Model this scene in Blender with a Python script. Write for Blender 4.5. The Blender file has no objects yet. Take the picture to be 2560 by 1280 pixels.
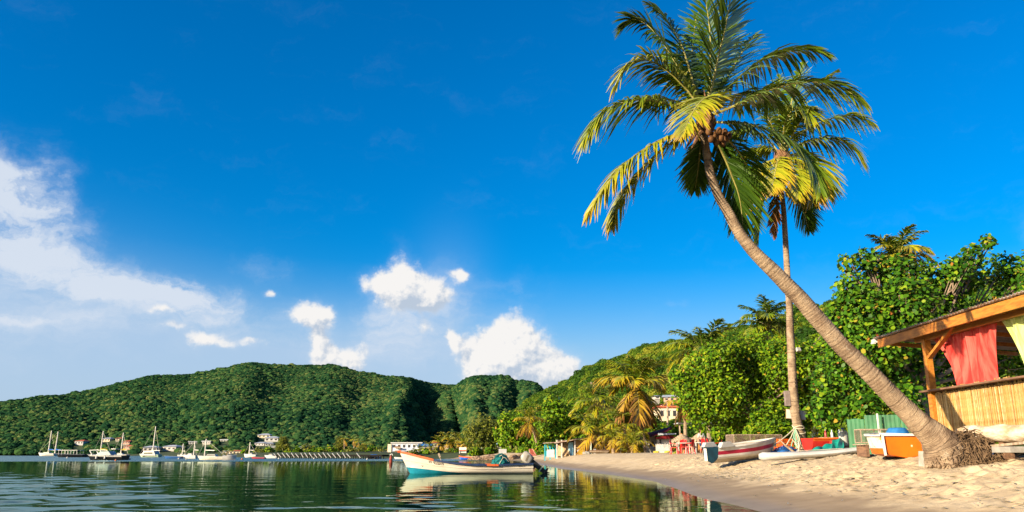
import bpy, bmesh, math, random
import numpy as np
from mathutils import Vector, Matrix, Euler

R = math.radians
random.seed(7)
rng = np.random.default_rng(7)
scene = bpy.context.scene
C = scene.collection

# ------------------------------------------------------------------ camera
CAM_H = 1.1
F = 1990.0                      # focal length in pixels of a 2560 wide picture
PITCH = math.atan(491.0 / F)
CP, SP = math.cos(PITCH), math.sin(PITCH)
cam_d = bpy.data.cameras.new('camera')
cam_d.sensor_width = 36.0
cam_d.lens = 36.0 * F / 2560.0
cam_d.clip_start = 0.1
cam_d.clip_end = 20000
cam = bpy.data.objects.new('camera', cam_d)
C.objects.link(cam)
cam.location = (0, 0, CAM_H)
cam.rotation_euler = (math.pi / 2 + PITCH, 0, 0)
scene.camera = cam

def ray(px, py):
    u = (px - 1280.0) / F
    v = (640.0 - py) / F
    return u, CP - v * SP, SP + v * CP

def at(px, py, Y):
    a, b, c = ray(px, py)
    t = Y / b
    return Vector((a * t, Y, CAM_H + c * t))

def on_level(px, py, z=0.0):
    a, b, c = ray(px, py)
    t = (z - CAM_H) / c
    return Vector((a * t, b * t, z))

def project(p):
    x, y, z = p[0], p[1], p[2] - CAM_H
    d = y * CP + z * SP
    return 1280 + F * x / d, 640 - F * (-y * SP + z * CP) / d

def azel(px, py):
    a, b, c = ray(px, py)
    return math.atan2(a, b), math.atan2(c, math.hypot(a, b))

# ------------------------------------------------------------------ sun and sky
SUN_AZ = R(54)      # the sun stands behind the camera, this far to the left
SUN_EL = R(19)
to_sun = Vector((-math.sin(SUN_AZ) * math.cos(SUN_EL), -math.cos(SUN_AZ) * math.cos(SUN_EL), math.sin(SUN_EL)))
sun_d = bpy.data.lights.new('sun', 'SUN')
sun_d.energy = 5.0
sun_d.angle = R(0.53)
sun_d.color = (1.0, 0.83, 0.58)
sun = bpy.data.objects.new('sun', sun_d)
C.objects.link(sun)
sun.rotation_euler = (-to_sun).to_track_quat('-Z', 'Y').to_euler()
sun.location = (-60, -60, 60)

vs = scene.view_settings
scene.display_settings.display_device = 'sRGB'
vs.view_transform = 'Standard'
vs.look = 'None'
vs.exposure = 1.22
vs.gamma = 1.0
vs.use_curve_mapping = False
cy = scene.cycles
cy.use_denoising = True
try:
    cy.denoiser = 'OPENIMAGEDENOISE'
    cy.denoising_input_passes = 'RGB_ALBEDO_NORMAL'
except Exception:
    pass
cy.max_bounces = 6
cy.diffuse_bounces = 1
cy.glossy_bounces = 3
cy.transmission_bounces = 4
cy.transparent_max_bounces = 8
cy.caustics_reflective = False
cy.caustics_refractive = False
cy.sample_clamp_indirect = 6
cy.use_adaptive_sampling = False

class Nodes:
    """Small helper to write node trees as expressions."""
    def __init__(self, tree):
        self.t = tree
        self.n = tree.nodes
        self.l = tree.links
    def put(self, sock, val):
        if isinstance(val, bpy.types.NodeSocket):
            self.l.new(val, sock)
        elif val is not None:
            if hasattr(sock, 'default_value'):
                dv = sock.default_value
                if hasattr(dv, '__len__') and not hasattr(val, '__len__'):
                    val = (val,) * len(dv)
                elif hasattr(dv, '__len__') and len(dv) == 4 and len(val) == 3:
                    val = tuple(val) + (1.0,)
                sock.default_value = val
    def node(self, kind, out=0, props=None, **ins):
        nd = self.n.new(kind)
        for k, v in (props or {}).items():
            setattr(nd, k, v)
        for k, v in ins.items():
            key = k.replace('_', ' ')
            if key[0] == 'i' and key[1:].isdigit():
                self.put(nd.inputs[int(key[1:])], v)
            else:
                self.put(nd.inputs[key], v)
        nd_out = nd.outputs[out] if out is not None else nd
        return nd_out
    def m(self, op, a, b=None, c=None, clamp=False):
        nd = self.n.new('ShaderNodeMath')
        nd.operation = op
        nd.use_clamp = clamp
        self.put(nd.inputs[0], a)
        if b is not None: self.put(nd.inputs[1], b)
        if c is not None: self.put(nd.inputs[2], c)
        return nd.outputs[0]
    def vm(self, op, a, b=None, out=0):
        nd = self.n.new('ShaderNodeVectorMath')
        nd.operation = op
        self.put(nd.inputs[0], a)
        if b is not None: self.put(nd.inputs[1], b)
        return nd.outputs[out]
    def mix(self, f, a, b, blend='MIX'):
        nd = self.n.new('ShaderNodeMix')
        nd.data_type = 'RGBA'
        nd.blend_type = blend
        self.put(nd.inputs[0], f)
        self.put(nd.inputs[6], a)
        self.put(nd.inputs[7], b)
        return nd.outputs[2]
    def sep(self, v):
        nd = self.n.new('ShaderNodeSeparateXYZ')
        self.put(nd.inputs[0], v)
        return nd.outputs
    def comb(self, x, y, z):
        nd = self.n.new('ShaderNodeCombineXYZ')
        self.put(nd.inputs[0], x); self.put(nd.inputs[1], y); self.put(nd.inputs[2], z)
        return nd.outputs[0]
    def ss(self, x, lo, hi):
        nd = self.n.new('ShaderNodeMapRange')
        nd.interpolation_type = 'SMOOTHSTEP'
        self.put(nd.inputs[0], x); self.put(nd.inputs[1], lo); self.put(nd.inputs[2], hi)
        return nd.outputs[0]
    def noise(self, vec, scale, detail=4, rough=0.55, out=0, dist=0.0):
        nd = self.n.new('ShaderNodeTexNoise')
        if vec is not None: self.put(nd.inputs['Vector'], vec)
        nd.inputs['Scale'].default_value = scale
        nd.inputs['Detail'].default_value = detail
        nd.inputs['Roughness'].default_value = rough
        nd.inputs['Distortion'].default_value = dist
        return nd.outputs[out]

world = bpy.data.worlds.new('World')
scene.world = world
world.use_nodes = True
wt = world.node_tree
wt.nodes.clear()
W = Nodes(wt)
SKY_STRENGTH = 0.08
sky = wt.nodes.new('ShaderNodeTexSky')
sky.sky_type = 'NISHITA'
sky.sun_disc = False
sky.sun_elevation = SUN_EL
# the Nishita sun stands at +Y for rotation 0 and turns towards +X
sky.sun_rotation = math.atan2(to_sun.x, to_sun.y)
sky.air_density = 1.0
sky.dust_density = 1.6
sky.ozone_density = 4.0
hs = wt.nodes.new('ShaderNodeHueSaturation')
hs.inputs['Saturation'].default_value = 1.5
hs.inputs['Hue'].default_value = 0.504
hs.inputs['Value'].default_value = 1.06
wt.links.new(sky.outputs[0], hs.inputs['Color'])
skycol = hs.outputs[0]

gen = wt.nodes.new('ShaderNodeTexCoord').outputs['Generated']
gx, gy, gz = W.sep(gen)
azim = W.m('ARCTAN2', gx, gy)
elev = W.m('ARCSINE', gz)
P = W.comb(azim, elev, 0.0)
# domain warp so that cloud edges billow
warp = W.noise(P, 14.0, 5, 0.6, out=1)
warp = W.vm('SUBTRACT', warp, (0.5, 0.5, 0.5))
Pc = W.vm('ADD', P, W.vm('MULTIPLY', warp, (0.05, 0.035, 0)))
Pw = W.vm('ADD', P, W.vm('MULTIPLY', warp, (0.16, 0.06, 0)))

def blob_sum(blobs, base):
    total = None
    for (px, py, rx, ry, wgt) in blobs:
        a, e = azel(px, py)
        d = W.vm('MULTIPLY', W.vm('SUBTRACT', base, (a, e, 0)), (F / rx, F / ry, 0))
        q = W.vm('DOT_PRODUCT', d, d, out=1)
        g = W.m('MULTIPLY', W.m('EXPONENT', W.m('MULTIPLY', q, -0.9)), wgt)
        total = g if total is None else W.m('ADD', total, g)
    return total

CUMULUS = [(1295, 862, 62, 62, 1.0), (1205, 900, 52, 48, .95), (1300, 935, 110, 50, 1.0), (1385, 935, 40, 40, .8), (1250, 885, 60, 55, .8),
           (1005, 690, 30, 52, .8), (955, 702, 40, 30, .8), (1040, 715, 80, 40, .95), (1085, 750, 40, 30, .85), (1010, 740, 50, 40, .6),
           (1150, 684, 20, 16, .75), (772, 785, 46, 28, .95), (800, 790, 30, 28, .6),
           (795, 842, 20, 22, .9), (812, 880, 34, 26, .95), (862, 905, 44, 26, .95), (1130, 838, 14, 32, .66), (1140, 858, 18, 14, .5),
           (678, 733, 16, 10, .6), (403, 772, 24, 12, .62), (528, 842, 52, 16, .66), (620, 858, 40, 12, .55), (425, 812, 40, 12, .5),
           (1060, 815, 22, 22, .42), (930, 880, 18, 32, .42),
           # beyond the frame the same kind of cloud goes on
           (-700, 760, 120, 60, .9), (-900, 820, 150, 60, .9), (3300, 850, 130, 60, .9), (3600, 700, 160, 60, .8)]
WISP = [(20, 470, 90, 100, .42), (70, 560, 110, 60, .46), (10, 640, 150, 40, .6), (150, 670, 120, 28, .55), (330, 722, 120, 30, .62),
        (450, 745, 90, 36, .55), (560, 790, 90, 50, .35), (30, 800, 100, 12, .5), (-300, 560, 220, 140, .5), (670, 670, 70, 40, .26),
        (1020, 830, 70, 90, .42), (1130, 780, 60, 110, .40), (1280, 720, 90, 40, .24), (960, 780, 60, 60, .3), (760, 830, 80, 60, .3), (1690, 770, 40, 16, .16), (930, 900, 90, 60, .16),
        (250, 790, 330, 60, .25), (-100, 830, 300, 80, .3), (420, 715, 70, 22, .6), (250, 725, 70, 24, .6), (60, 610, 60, 26, .5), (30, 430, 40, 50, .4), (3000, 520, 200, 60, .35)]
VEIL = [(-150, 940, 700, 150, .80), (300, 965, 620, 120, .50), (-400, 760, 500, 160, .5), (1050, 860, 120, 110, .30), (1120, 760, 80, 130, .22), (900, 850, 160, 80, .15), (1500, 960, 900, 130, .30), (2600, 980, 1200, 160, .30), (-2500, 960, 2200, 170, .6)]
f_c = blob_sum(CUMULUS, Pc)
f_up = blob_sum(CUMULUS, W.vm('ADD', Pc, (-0.011, 0.015, 0)))
f_w = blob_sum(WISP, Pw)
f_v = blob_sum(VEIL, P)
n_c = W.noise(P, 44.0, 8, 0.60)
n_c2 = W.noise(W.vm('ADD', P, (-0.004, 0.005, 0.0)), 44.0, 8, 0.60)
n_w = W.noise(W.vm('MULTIPLY', Pw, (1.0, 2.4, 1.0)), 9.0, 8, 0.66)
dens_c = W.m('ADD', f_c, W.m('MULTIPLY', W.m('SUBTRACT', n_c, 0.5), 1.15))
mask_c = W.m('MULTIPLY', W.ss(dens_c, 0.20, 0.66), W.ss(f_c, 0.04, 0.20))
halo_c = W.m('MULTIPLY', W.ss(W.m('ADD', f_c, W.m('MULTIPLY', W.m('SUBTRACT', n_w, 0.5), 0.5)), 0.0, 0.75), 0.40)
dens_w = W.m('ADD', W.m('MULTIPLY', f_w, 1.0), W.m('MULTIPLY', W.m('SUBTRACT', n_w, 0.5), W.m('MULTIPLY', f_w, 4.2)))
mask_w = W.m('MULTIPLY', W.ss(dens_w, 0.02, 1.1), 0.95)
# billows lit by the low sun: lighter where the cloud thickens away from it
relief = W.m('MULTIPLY', W.m('SUBTRACT', n_c, n_c2), 4.0)
form = W.m('MULTIPLY', W.m('SUBTRACT', f_c, f_up), 1.15)
lit = W.m('ADD', W.m('ADD', 0.62, form), relief, clamp=True)
CW = 4.8   # cloud radiance in the units of the sky texture
cl_col = W.mix(lit, (0.56 * CW, 0.66 * CW, 0.80 * CW), (1.04 * CW, 1.02 * CW, 1.0 * CW))
wisp_col = (0.78 * CW, 0.86 * CW, 0.98 * CW)
veil_col = (0.52 * CW, 0.69 * CW, 0.92 * CW)
col = W.mix(W.m('MINIMUM', f_v, 0.85), skycol, veil_col)
col = W.mix(mask_w, col, wisp_col)
col = W.mix(halo_c, col, wisp_col)
col = W.mix(mask_c, col, cl_col)
bg = wt.nodes.new('ShaderNodeBackground')
wt.links.new(col, bg.inputs['Color'])
bg.inputs['Strength'].default_value = SKY_STRENGTH
wo = wt.nodes.new('ShaderNodeOutputWorld')
wt.links.new(bg.outputs[0], wo.inputs['Surface'])

# ------------------------------------------------------------------ helpers: noise, meshes, materials, things
def _hash(ix, iy, seed):
    h = (ix.astype(np.int64) * 374761393 + iy.astype(np.int64) * 668265263 + seed * 1442695041) & 0x7fffffff
    h = ((h ^ (h >> 13)) * 1274126177) & 0x7fffffff
    return ((h ^ (h >> 16)) & 0xffff) / 65535.0

def vnoise(x, y, seed=0):
    x = np.asarray(x, float); y = np.asarray(y, float)
    ix = np.floor(x); iy = np.floor(y)
    fx = x - ix; fy = y - iy
    fx = fx * fx * (3 - 2 * fx); fy = fy * fy * (3 - 2 * fy)
    a = _hash(ix, iy, seed); b = _hash(ix + 1, iy, seed)
    c = _hash(ix, iy + 1, seed); d = _hash(ix + 1, iy + 1, seed)
    return (a * (1 - fx) + b * fx) * (1 - fy) + (c * (1 - fx) + d * fx) * fy

def fbm(x, y, octaves=4, seed=0, gain=0.5):
    s = 0; a = 1; t = 0
    for k in range(octaves):
        s = s + a * vnoise(np.asarray(x) * 2 ** k + 17.3 * k, np.asarray(y) * 2 ** k - 9.1 * k, seed + k)
        t += a
        a *= gain
    return s / t

def sstep(x, a, b):
    t = np.clip((np.asarray(x, float) - a) / (b - a), 0, 1)
    return t * t * (3 - 2 * t)

def link(o, parent=None):
    C.objects.link(o)
    if parent is not None:
        o.parent = parent
    return o

def tag(o, label=None, cat=None, group=None, kind=None):
    if label: o['label'] = label
    if cat: o['category'] = cat
    if group: o['group'] = group
    if kind: o['kind'] = kind
    return o

def thing(name, label, cat, loc=(0, 0, 0), rz=0.0, group=None, rot=None):
    o = bpy.data.objects.new(name, None)
    o.empty_display_size = 0.2
    C.objects.link(o)
    o.location = loc
    o.rotation_euler = rot if rot is not None else (0, 0, rz)
    return tag(o, label, cat, group)

def np_mesh(name, verts, faces, attrs=None, smooth=False):
    """faces: an (n,k) array, every face with k corners."""
    verts = np.asarray(verts, np.float32)
    faces = np.asarray(faces, np.int32)
    n, k = faces.shape
    me = bpy.data.meshes.new(name)
    me.vertices.add(len(verts))
    me.vertices.foreach_set('co', verts.ravel())
    me.loops.add(n * k)
    me.loops.foreach_set('vertex_index', faces.ravel())
    me.polygons.add(n)
    me.polygons.foreach_set('loop_start', np.arange(0, n * k, k, dtype=np.int32))
    if smooth:
        me.polygons.foreach_set('use_smooth', np.ones(n, dtype=bool))
    me.update(calc_edges=True)
    for an, av in (attrs or {}).items():
        at_ = me.attributes.new(an, 'FLOAT', 'POINT')
        at_.data.foreach_set('value', np.asarray(av, np.float32))
    return me

def mesh_obj(name, me, mat=None, parent=None, loc=None):
    o = bpy.data.objects.new(name, me)
    if mat is not None:
        me.materials.append(mat)
    link(o, parent)
    if loc is not None:
        o.location = loc
    return o

class B:
    """Collects shapes into one mesh."""
    def __init__(self):
        self.v = []
        self.f = []
        self.mi = []
        self.cur = 0
    def add(self, vs_, fs_):
        k = len(self.v)
        self.v += [tuple(p) for p in vs_]
        self.f += [tuple(i + k for i in f) for f in fs_]
        self.mi += [self.cur] * len(fs_)
        return self
    def box(self, c, s, rot=None, taper=None):
        hx, hy, hz = s[0] / 2, s[1] / 2, s[2] / 2
        pts = []
        for z in (-hz, hz):
            k = taper if (taper and z > 0) else 1.0
            pts += [(-hx * k, -hy * k, z), (hx * k, -hy * k, z), (hx * k, hy * k, z), (-hx * k, hy * k, z)]
        m = rot.to_matrix() if rot is not None else None
        c = Vector(c)
        pts = [c + (m @ Vector(p) if m else Vector(p)) for p in pts]
        return self.add(pts, [(3, 2, 1, 0), (4, 5, 6, 7), (0, 1, 5, 4), (1, 2, 6, 5), (2, 3, 7, 6), (3, 0, 4, 7)])
    def beam(self, a, b, w, h, up=(0, 0, 1)):
        a = Vector(a); b = Vector(b)
        d = (b - a).normalized()
        s = d.cross(Vector(up))
        if s.length < 1e-4: s = d.cross(Vector((1, 0, 0)))
        s.normalize()
        u = s.cross(d).normalized()
        pts = []
        for p in (a, b):
            for i, j in ((-1, -1), (1, -1), (1, 1), (-1, 1)):
                pts.append(p + s * (i * w / 2) + u * (j * h / 2))
        return self.add(pts, [(3, 2, 1, 0), (4, 5, 6, 7), (0, 1, 5, 4), (1, 2, 6, 5), (2, 3, 7, 6), (3, 0, 4, 7)])
    def tube(self, path, rad, n=8, cap=True):
        path = [Vector(p) for p in path]
        if not hasattr(rad, '__len__'): rad = [rad] * len(path)
        ref = Vector((0.13, 0.31, 0.94))
        rings = []
        for i, p in enumerate(path):
            t = (path[min(i + 1, len(path) - 1)] - path[max(i - 1, 0)]).normalized()
            s = t.cross(ref)
            if s.length < 1e-3: s = t.cross(Vector((1, 0, 0)))
            s.normalize()
            u = s.cross(t)
            rings.append([p + (s * math.cos(k * 2 * math.pi / n) + u * math.sin(k * 2 * math.pi / n)) * rad[i] for k in range(n)])
        pts = [q for r in rings for q in r]
        fs = []
        for i in range(len(path) - 1):
            for k in range(n):
                a = i * n + k; b = i * n + (k + 1) % n
                fs.append((a, b, b + n, a + n))
        if cap:
            fs.append(tuple(range(n - 1, -1, -1)))
            fs.append(tuple(range((len(path) - 1) * n, len(path) * n)))
        return self.add(pts, fs)
    def lathe(self, prof, c=(0, 0, 0), n=16):
        pts = []; fs = []
        for r, z in prof:
            for k in range(n):
                a = 2 * math.pi * k / n
                pts.append((c[0] + r * math.cos(a), c[1] + r * math.sin(a), c[2] + z))
        for i in range(len(prof) - 1):
            for k in range(n):
                a = i * n + k; b = i * n + (k + 1) % n
                fs.append((a, b, b + n, a + n))
        fs.append(tuple(range(n - 1, -1, -1)))
        fs.append(tuple(range((len(prof) - 1) * n, len(prof) * n)))
        return self.add(pts, fs)
    def prism(self, poly, a, b):
        """poly: points in 3D as function of 0/1 end: list of (p0,p1)"""
        n = len(poly)
        pts = [p[0] for p in poly] + [p[1] for p in poly]
        fs = [tuple(range(n - 1, -1, -1)), tuple(range(n, 2 * n))]
        for i in range(n):
            j = (i + 1) % n
            fs.append((i, j, j + n, i + n))
        return self.add(pts, fs)
    def quad(self, a, b, c, d):
        return self.add([a, b, c, d], [(0, 1, 2, 3)])
    def grid(self, rows, close=False):
        n = len(rows[0])
        pts = [p for r in rows for p in r]
        fs = []
        for i in range(len(rows) - 1):
            for k in range(n if close else n - 1):
                a = i * n + k; b = i * n + (k + 1) % n
                fs.append((a, b, b + n, a + n))
        return self.add(pts, fs)
    def ico(self, c, r, sub=2, sq=(1, 1, 1), seed=0, amp=0.0, freq=2.0):
        bm = bmesh.new()
        bmesh.ops.create_icosphere(bm, subdivisions=sub, radius=1.0)
        from mathutils import noise as mn
        pts = []
        for v in bm.verts:
            p = v.co.copy()
            k = 1 + amp * mn.fractal(p * freq + Vector((seed * 3.1, seed * 1.7, 0)), 1.0, 2.0, 3)
            pts.append((c[0] + p.x * r * sq[0] * k, c[1] + p.y * r * sq[1] * k, c[2] + p.z * r * sq[2] * k))
        fs = [tuple(v.index for v in f.verts) for f in bm.faces]
        bm.free()
        return self.add(pts, fs)
    def mesh(self, name, smooth=False):
        me = bpy.data.meshes.new(name)
        me.from_pydata(self.v, [], self.f)
        me.update()
        bm = bmesh.new(); bm.from_mesh(me)
        bmesh.ops.recalc_face_normals(bm, faces=bm.faces)
        bm.to_mesh(me); bm.free()
        if smooth:
            me.polygons.foreach_set('use_smooth', [True] * len(me.polygons))
            try:
                me.set_sharp_from_angle(angle=R(40))
            except Exception:
                pass
        return me
    def build(self, name, mat, parent=None, smooth=False, world=False, bevel=0.0):
        """world=True: the points are world positions and the parent is an unrotated Empty."""
        if world and parent is not None:
            l = parent.location
            self.v = [(p[0] - l.x, p[1] - l.y, p[2] - l.z) for p in self.v]
        me = self.mesh(name, smooth)
        if getattr(self, 'along', None):
            a_ = me.attributes.new('along', 'FLOAT', 'POINT'); a_.data.foreach_set('value', np.asarray(self.along, np.float32))
        if bevel:
            bm = bmesh.new(); bm.from_mesh(me)
            bmesh.ops.bevel(bm, geom=[e for e in bm.edges if e.calc_face_angle(0) > 0.5], offset=bevel, segments=2, profile=0.7, affect='EDGES')
            bm.to_mesh(me); bm.free()
        return mesh_obj(name, me, mat, parent)

def copy_tree(o, parent=None, keep=True):
    c = o.copy()
    C.objects.link(c)
    c.parent = parent
    for ch in o.children:
        copy_tree(ch, c)
    return c

MATS = {}
def M(name, c1, c2=None, scale=6.0, rough=0.7, bump=0.0, bscale=None, spec=0.3, metal=0.0, detail=5, stretch=None, coord='Object', spots=None, sheen=0.0, lo=0.35, hi=0.65):
    """A plain material whose colour wanders between c1 and c2, with a fine relief; spots = (colour, scale, amount) adds worn patches."""
    if name in MATS: return MATS[name]
    mt = bpy.data.materials.new(name)
    mt.use_nodes = True
    t = mt.node_tree; t.nodes.clear()
    N = Nodes(t)
    tc = t.nodes.new('ShaderNodeTexCoord').outputs[coord]
    vec = tc
    if stretch: vec = N.vm('MULTIPLY', tc, stretch)
    if c2 is None: c2 = tuple(x * 0.72 for x in c1)
    nz = N.noise(vec, scale, detail, 0.6)
    colr = N.mix(N.ss(nz, lo, hi), c2, c1)
    if spots:
        sn = N.noise(N.vm('ADD', vec, (3.7, 1.2, 8.1)), spots[1], 6, 0.65)
        colr = N.mix(N.ss(sn, 1 - spots[2], 1 - spots[2] + 0.05), colr, spots[0])
    bs = t.nodes.new('ShaderNodeBsdfPrincipled')
    t.links.new(colr, bs.inputs['Base Color'])
    bs.inputs['Roughness'].default_value = rough
    bs.inputs['Specular IOR Level'].default_value = spec
    bs.inputs['Metallic'].default_value = metal
    if bump:
        bn = t.nodes.new('ShaderNodeBump')
        bn.inputs['Strength'].default_value = bump
        bn.inputs['Distance'].default_value = 0.02
        t.links.new(N.noise(vec, bscale or scale * 4, 6, 0.65), bn.inputs['Height'])
        t.links.new(bn.outputs[0], bs.inputs['Normal'])
    o = t.nodes.new('ShaderNodeOutputMaterial')
    t.links.new(bs.outputs[0], o.inputs['Surface'])
    MATS[name] = mt
    return mt

def leaf_mat(name, cols, attr='v', trans=0.35, rough=0.45, gloss=0.12, instance=False, big=None):
    """Foliage: colour ramp over a per-leaf value, part of the light passes through."""
    if name in MATS: return MATS[name]
    mt = bpy.data.materials.new(name)
    mt.use_nodes = True
    t = mt.node_tree; t.nodes.clear()
    N = Nodes(t)
    if instance:
        val = t.nodes.new('ShaderNodeObjectInfo').outputs['Random']
        geo = t.nodes.new('ShaderNodeNewGeometry').outputs['Position']
        nz = N.noise(geo, instance, 3, 0.6)
        val = N.m('ADD', N.m('MULTIPLY', N.m('POWER', val, 1.4), 0.75), N.m('MULTIPLY', N.m('SUBTRACT', nz, 0.34), 1.1), clamp=True)
    else:
        a = t.nodes.new('ShaderNodeAttribute'); a.attribute_name = attr
        val = a.outputs['Fac']
    rp = t.nodes.new('ShaderNodeValToRGB')
    cr = rp.color_ramp
    while len(cr.elements) < len(cols): cr.elements.new(0.5)
    for e, (p, c) in zip(cr.elements, cols):
        e.position = p; e.color = tuple(c) + (1,)
    t.links.new(val, rp.inputs[0])
    d = t.nodes.new('ShaderNodeBsdfDiffuse')
    t.links.new(rp.outputs[0], d.inputs['Color'])
    tr = t.nodes.new('ShaderNodeBsdfTranslucent')
    t.links.new(N.mix(0.35, rp.outputs[0], (0.30, 0.36, 0.02), 'MIX'), tr.inputs['Color'])
    g = t.nodes.new('ShaderNodeBsdfGlossy')
    g.inputs['Roughness'].default_value = rough
    g.inputs['Color'].default_value = (0.9, 0.95, 0.85, 1)
    s1 = t.nodes.new('ShaderNodeMixShader'); s1.inputs[0].default_value = trans
    t.links.new(d.outputs[0], s1.inputs[1]); t.links.new(tr.outputs[0], s1.inputs[2])
    fr = t.nodes.new('ShaderNodeFresnel'); fr.inputs['IOR'].default_value = 1.4
    s2 = t.nodes.new('ShaderNodeMixShader')
    t.links.new(N.m('MULTIPLY', fr.outputs[0], gloss * 8, clamp=True), s2.inputs[0])
    t.links.new(s1.outputs[0], s2.inputs[1]); t.links.new(g.outputs[0], s2.inputs[2])
    o = t.nodes.new('ShaderNodeOutputMaterial')
    t.links.new(s2.outputs[0], o.inputs['Surface'])
    MATS[name] = mt
    return mt

# ------------------------------------------------------------------ shoreline and ground height
_near = [(6.0, -80), (5.0, -20), (4.7, 6)]
_mid = [(1900, 1280), (1835, 1262), (1760, 1245), (1700, 1223), (1640, 1205), (1550, 1190), (1462, 1178.5), (1400, 1172), (1340, 1160), (1310, 1153),
        (1273, 1151), (1190, 1149), (1100, 1147.5), (1000, 1146.5), (900, 1146.3), (800, 1145.8), (700, 1145.3), (560, 1142.4), (400, 1140.2), (200, 1138.8), (0, 1137.8), (-300, 1137.2)]
SHORE = [Vector((a, b)) for a, b in _near] + [on_level(a, b).xy for a, b in _mid] + [Vector((-520, 470)), Vector((-900, 640))]
LAND = SHORE + [Vector((-900, 3000)), Vector((3000, 3000)), Vector((3000, -80))]
_sh = np.array([tuple(p) for p in SHORE]); _ld = np.array([tuple(p) for p in LAND])

def shore_dist(x, y):
    x = np.asarray(x, float); y = np.asarray(y, float)
    d = np.full(x.shape, 1e9)
    for i in range(len(_sh) - 1):
        a = _sh[i]; b = _sh[i + 1]
        ab = b - a
        t = np.clip(((x - a[0]) * ab[0] + (y - a[1]) * ab[1]) / (ab @ ab), 0, 1)
        d = np.minimum(d, np.hypot(x - a[0] - t * ab[0], y - a[1] - t * ab[1]))
    ins = np.zeros(x.shape, bool)
    n = len(_ld)
    for i in range(n):
        x1, y1 = _ld[i]; x2, y2 = _ld[(i + 1) % n]
        if y1 == y2: continue
        c = ((y1 > y) != (y2 > y)) & (x < (x2 - x1) * (y - y1) / (y2 - y1) + x1)
        ins ^= c
    return np.where(ins, d, -d)

_prof_d = [-400, -60, -20, -6, 0, 1.4, 2.6, 4.2, 6.0, 9, 16, 40, 400]
_prof_z = [-6, -3.0, -1.6, -0.6, 0, 0.15, 0.36, 0.72, 0.96, 1.04, 1.10, 1.4, 2.5]
def ground_z(x, y):
    d = shore_dist(x, y)
    return np.interp(d, _prof_d, _prof_z)
def gz1(x, y):
    return float(ground_z(np.array([x]), np.array([y]))[0])
def on_ground(px, Y, dz=0.0):
    """world point on the ground, seen in column px at depth Y"""
    p = at(px, 1131, Y)
    return Vector((p.x, Y, gz1(p.x, Y) + dz))

# ------------------------------------------------------------------ ground materials
def sand_material():
    mt = bpy.data.materials.new('sand'); mt.use_nodes = True
    t = mt.node_tree; t.nodes.clear(); N = Nodes(t)
    geo = t.nodes.new('ShaderNodeNewGeometry').outputs['Position']
    n1 = N.noise(geo, 1.3, 6, 0.6)
    n2 = N.noise(geo, 14.0, 6, 0.7)
    n3 = N.noise(geo, 160.0, 3, 0.7)
    dry = N.mix(N.ss(n1, 0.3, 0.7), (0.42, 0.315, 0.190), (0.53, 0.420, 0.270))
    dry = N.mix(N.m('MULTIPLY', N.ss(n2, 0.45, 0.75), 0.35), dry, (0.40, 0.29, 0.17))
    dry = N.mix(N.m('MULTIPLY', N.ss(n3, 0.55, 0.75), 0.30), dry, (0.26, 0.18, 0.10))
    wet = N.mix(N.ss(n1, 0.3, 0.7), (0.22, 0.160, 0.098), (0.29, 0.215, 0.138))
    z = N.sep(geo)[2]
    edge = N.m('ADD', z, N.m('MULTIPLY', N.m('SUBTRACT', N.noise(geo, 0.55, 5, 0.6), 0.5), 0.50))
    w = N.ss(edge, 0.19, 0.30)
    colr = N.mix(w, wet, dry)
    bs = t.nodes.new('ShaderNodeBsdfPrincipled')
    t.links.new(colr, bs.inputs['Base Color'])
    soaked = N.ss(z, 0.02, 0.16)
    t.links.new(N.m('ADD', 0.35, N.m('MULTIPLY', soaked, 0.55)), bs.inputs['Roughness'])
    bs.inputs['Specular IOR Level'].default_value = 0.3
    bn = t.nodes.new('ShaderNodeBump'); bn.inputs['Distance'].default_value = 0.035
    t.links.new(N.m('ADD', 0.12, N.m('MULTIPLY', w, 0.75)), bn.inputs['Strength'])
    t.links.new(N.m('ADD', N.noise(geo, 7.0, 6, 0.65), N.m('MULTIPLY', N.noise(geo, 60, 4, 0.7), 0.25)), bn.inputs['Height'])
    t.links.new(bn.outputs[0], bs.inputs['Normal'])
    o = t.nodes.new('ShaderNodeOutputMaterial'); t.links.new(bs.outputs[0], o.inputs['Surface'])
    return mt
SAND = sand_material()
EARTH = M('earth', (0.045, 0.060, 0.018), (0.025, 0.040, 0.010), scale=0.25, rough=0.95)
SEABED = M('seabed', (0.10, 0.11, 0.05), (0.03, 0.05, 0.025), scale=0.12, rough=0.95)

def axis(parts):
    out = [parts[0][0]]
    for a, b, st in parts:
        n = max(1, int(round((b - a) / st)))
        out += [a + (b - a) * (i + 1) / n for i in range(n)]
    return np.array(out)

def sheet(name, xs, ys, fz, mat, smooth=True):
    X, Y = np.meshgrid(xs, ys)
    Z = fz(X, Y)
    v = np.stack([X, Y, Z], -1).reshape(-1, 3)
    nx = len(xs); ny = len(ys)
    i = np.arange(nx * ny).reshape(ny, nx)
    f = np.stack([i[:-1, :-1], i[:-1, 1:], i[1:, 1:], i[1:, :-1]], -1).reshape(-1, 4)
    o = mesh_obj(name, np_mesh(name, v, f, smooth=smooth), mat)
    return tag(o, kind='structure')

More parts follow.
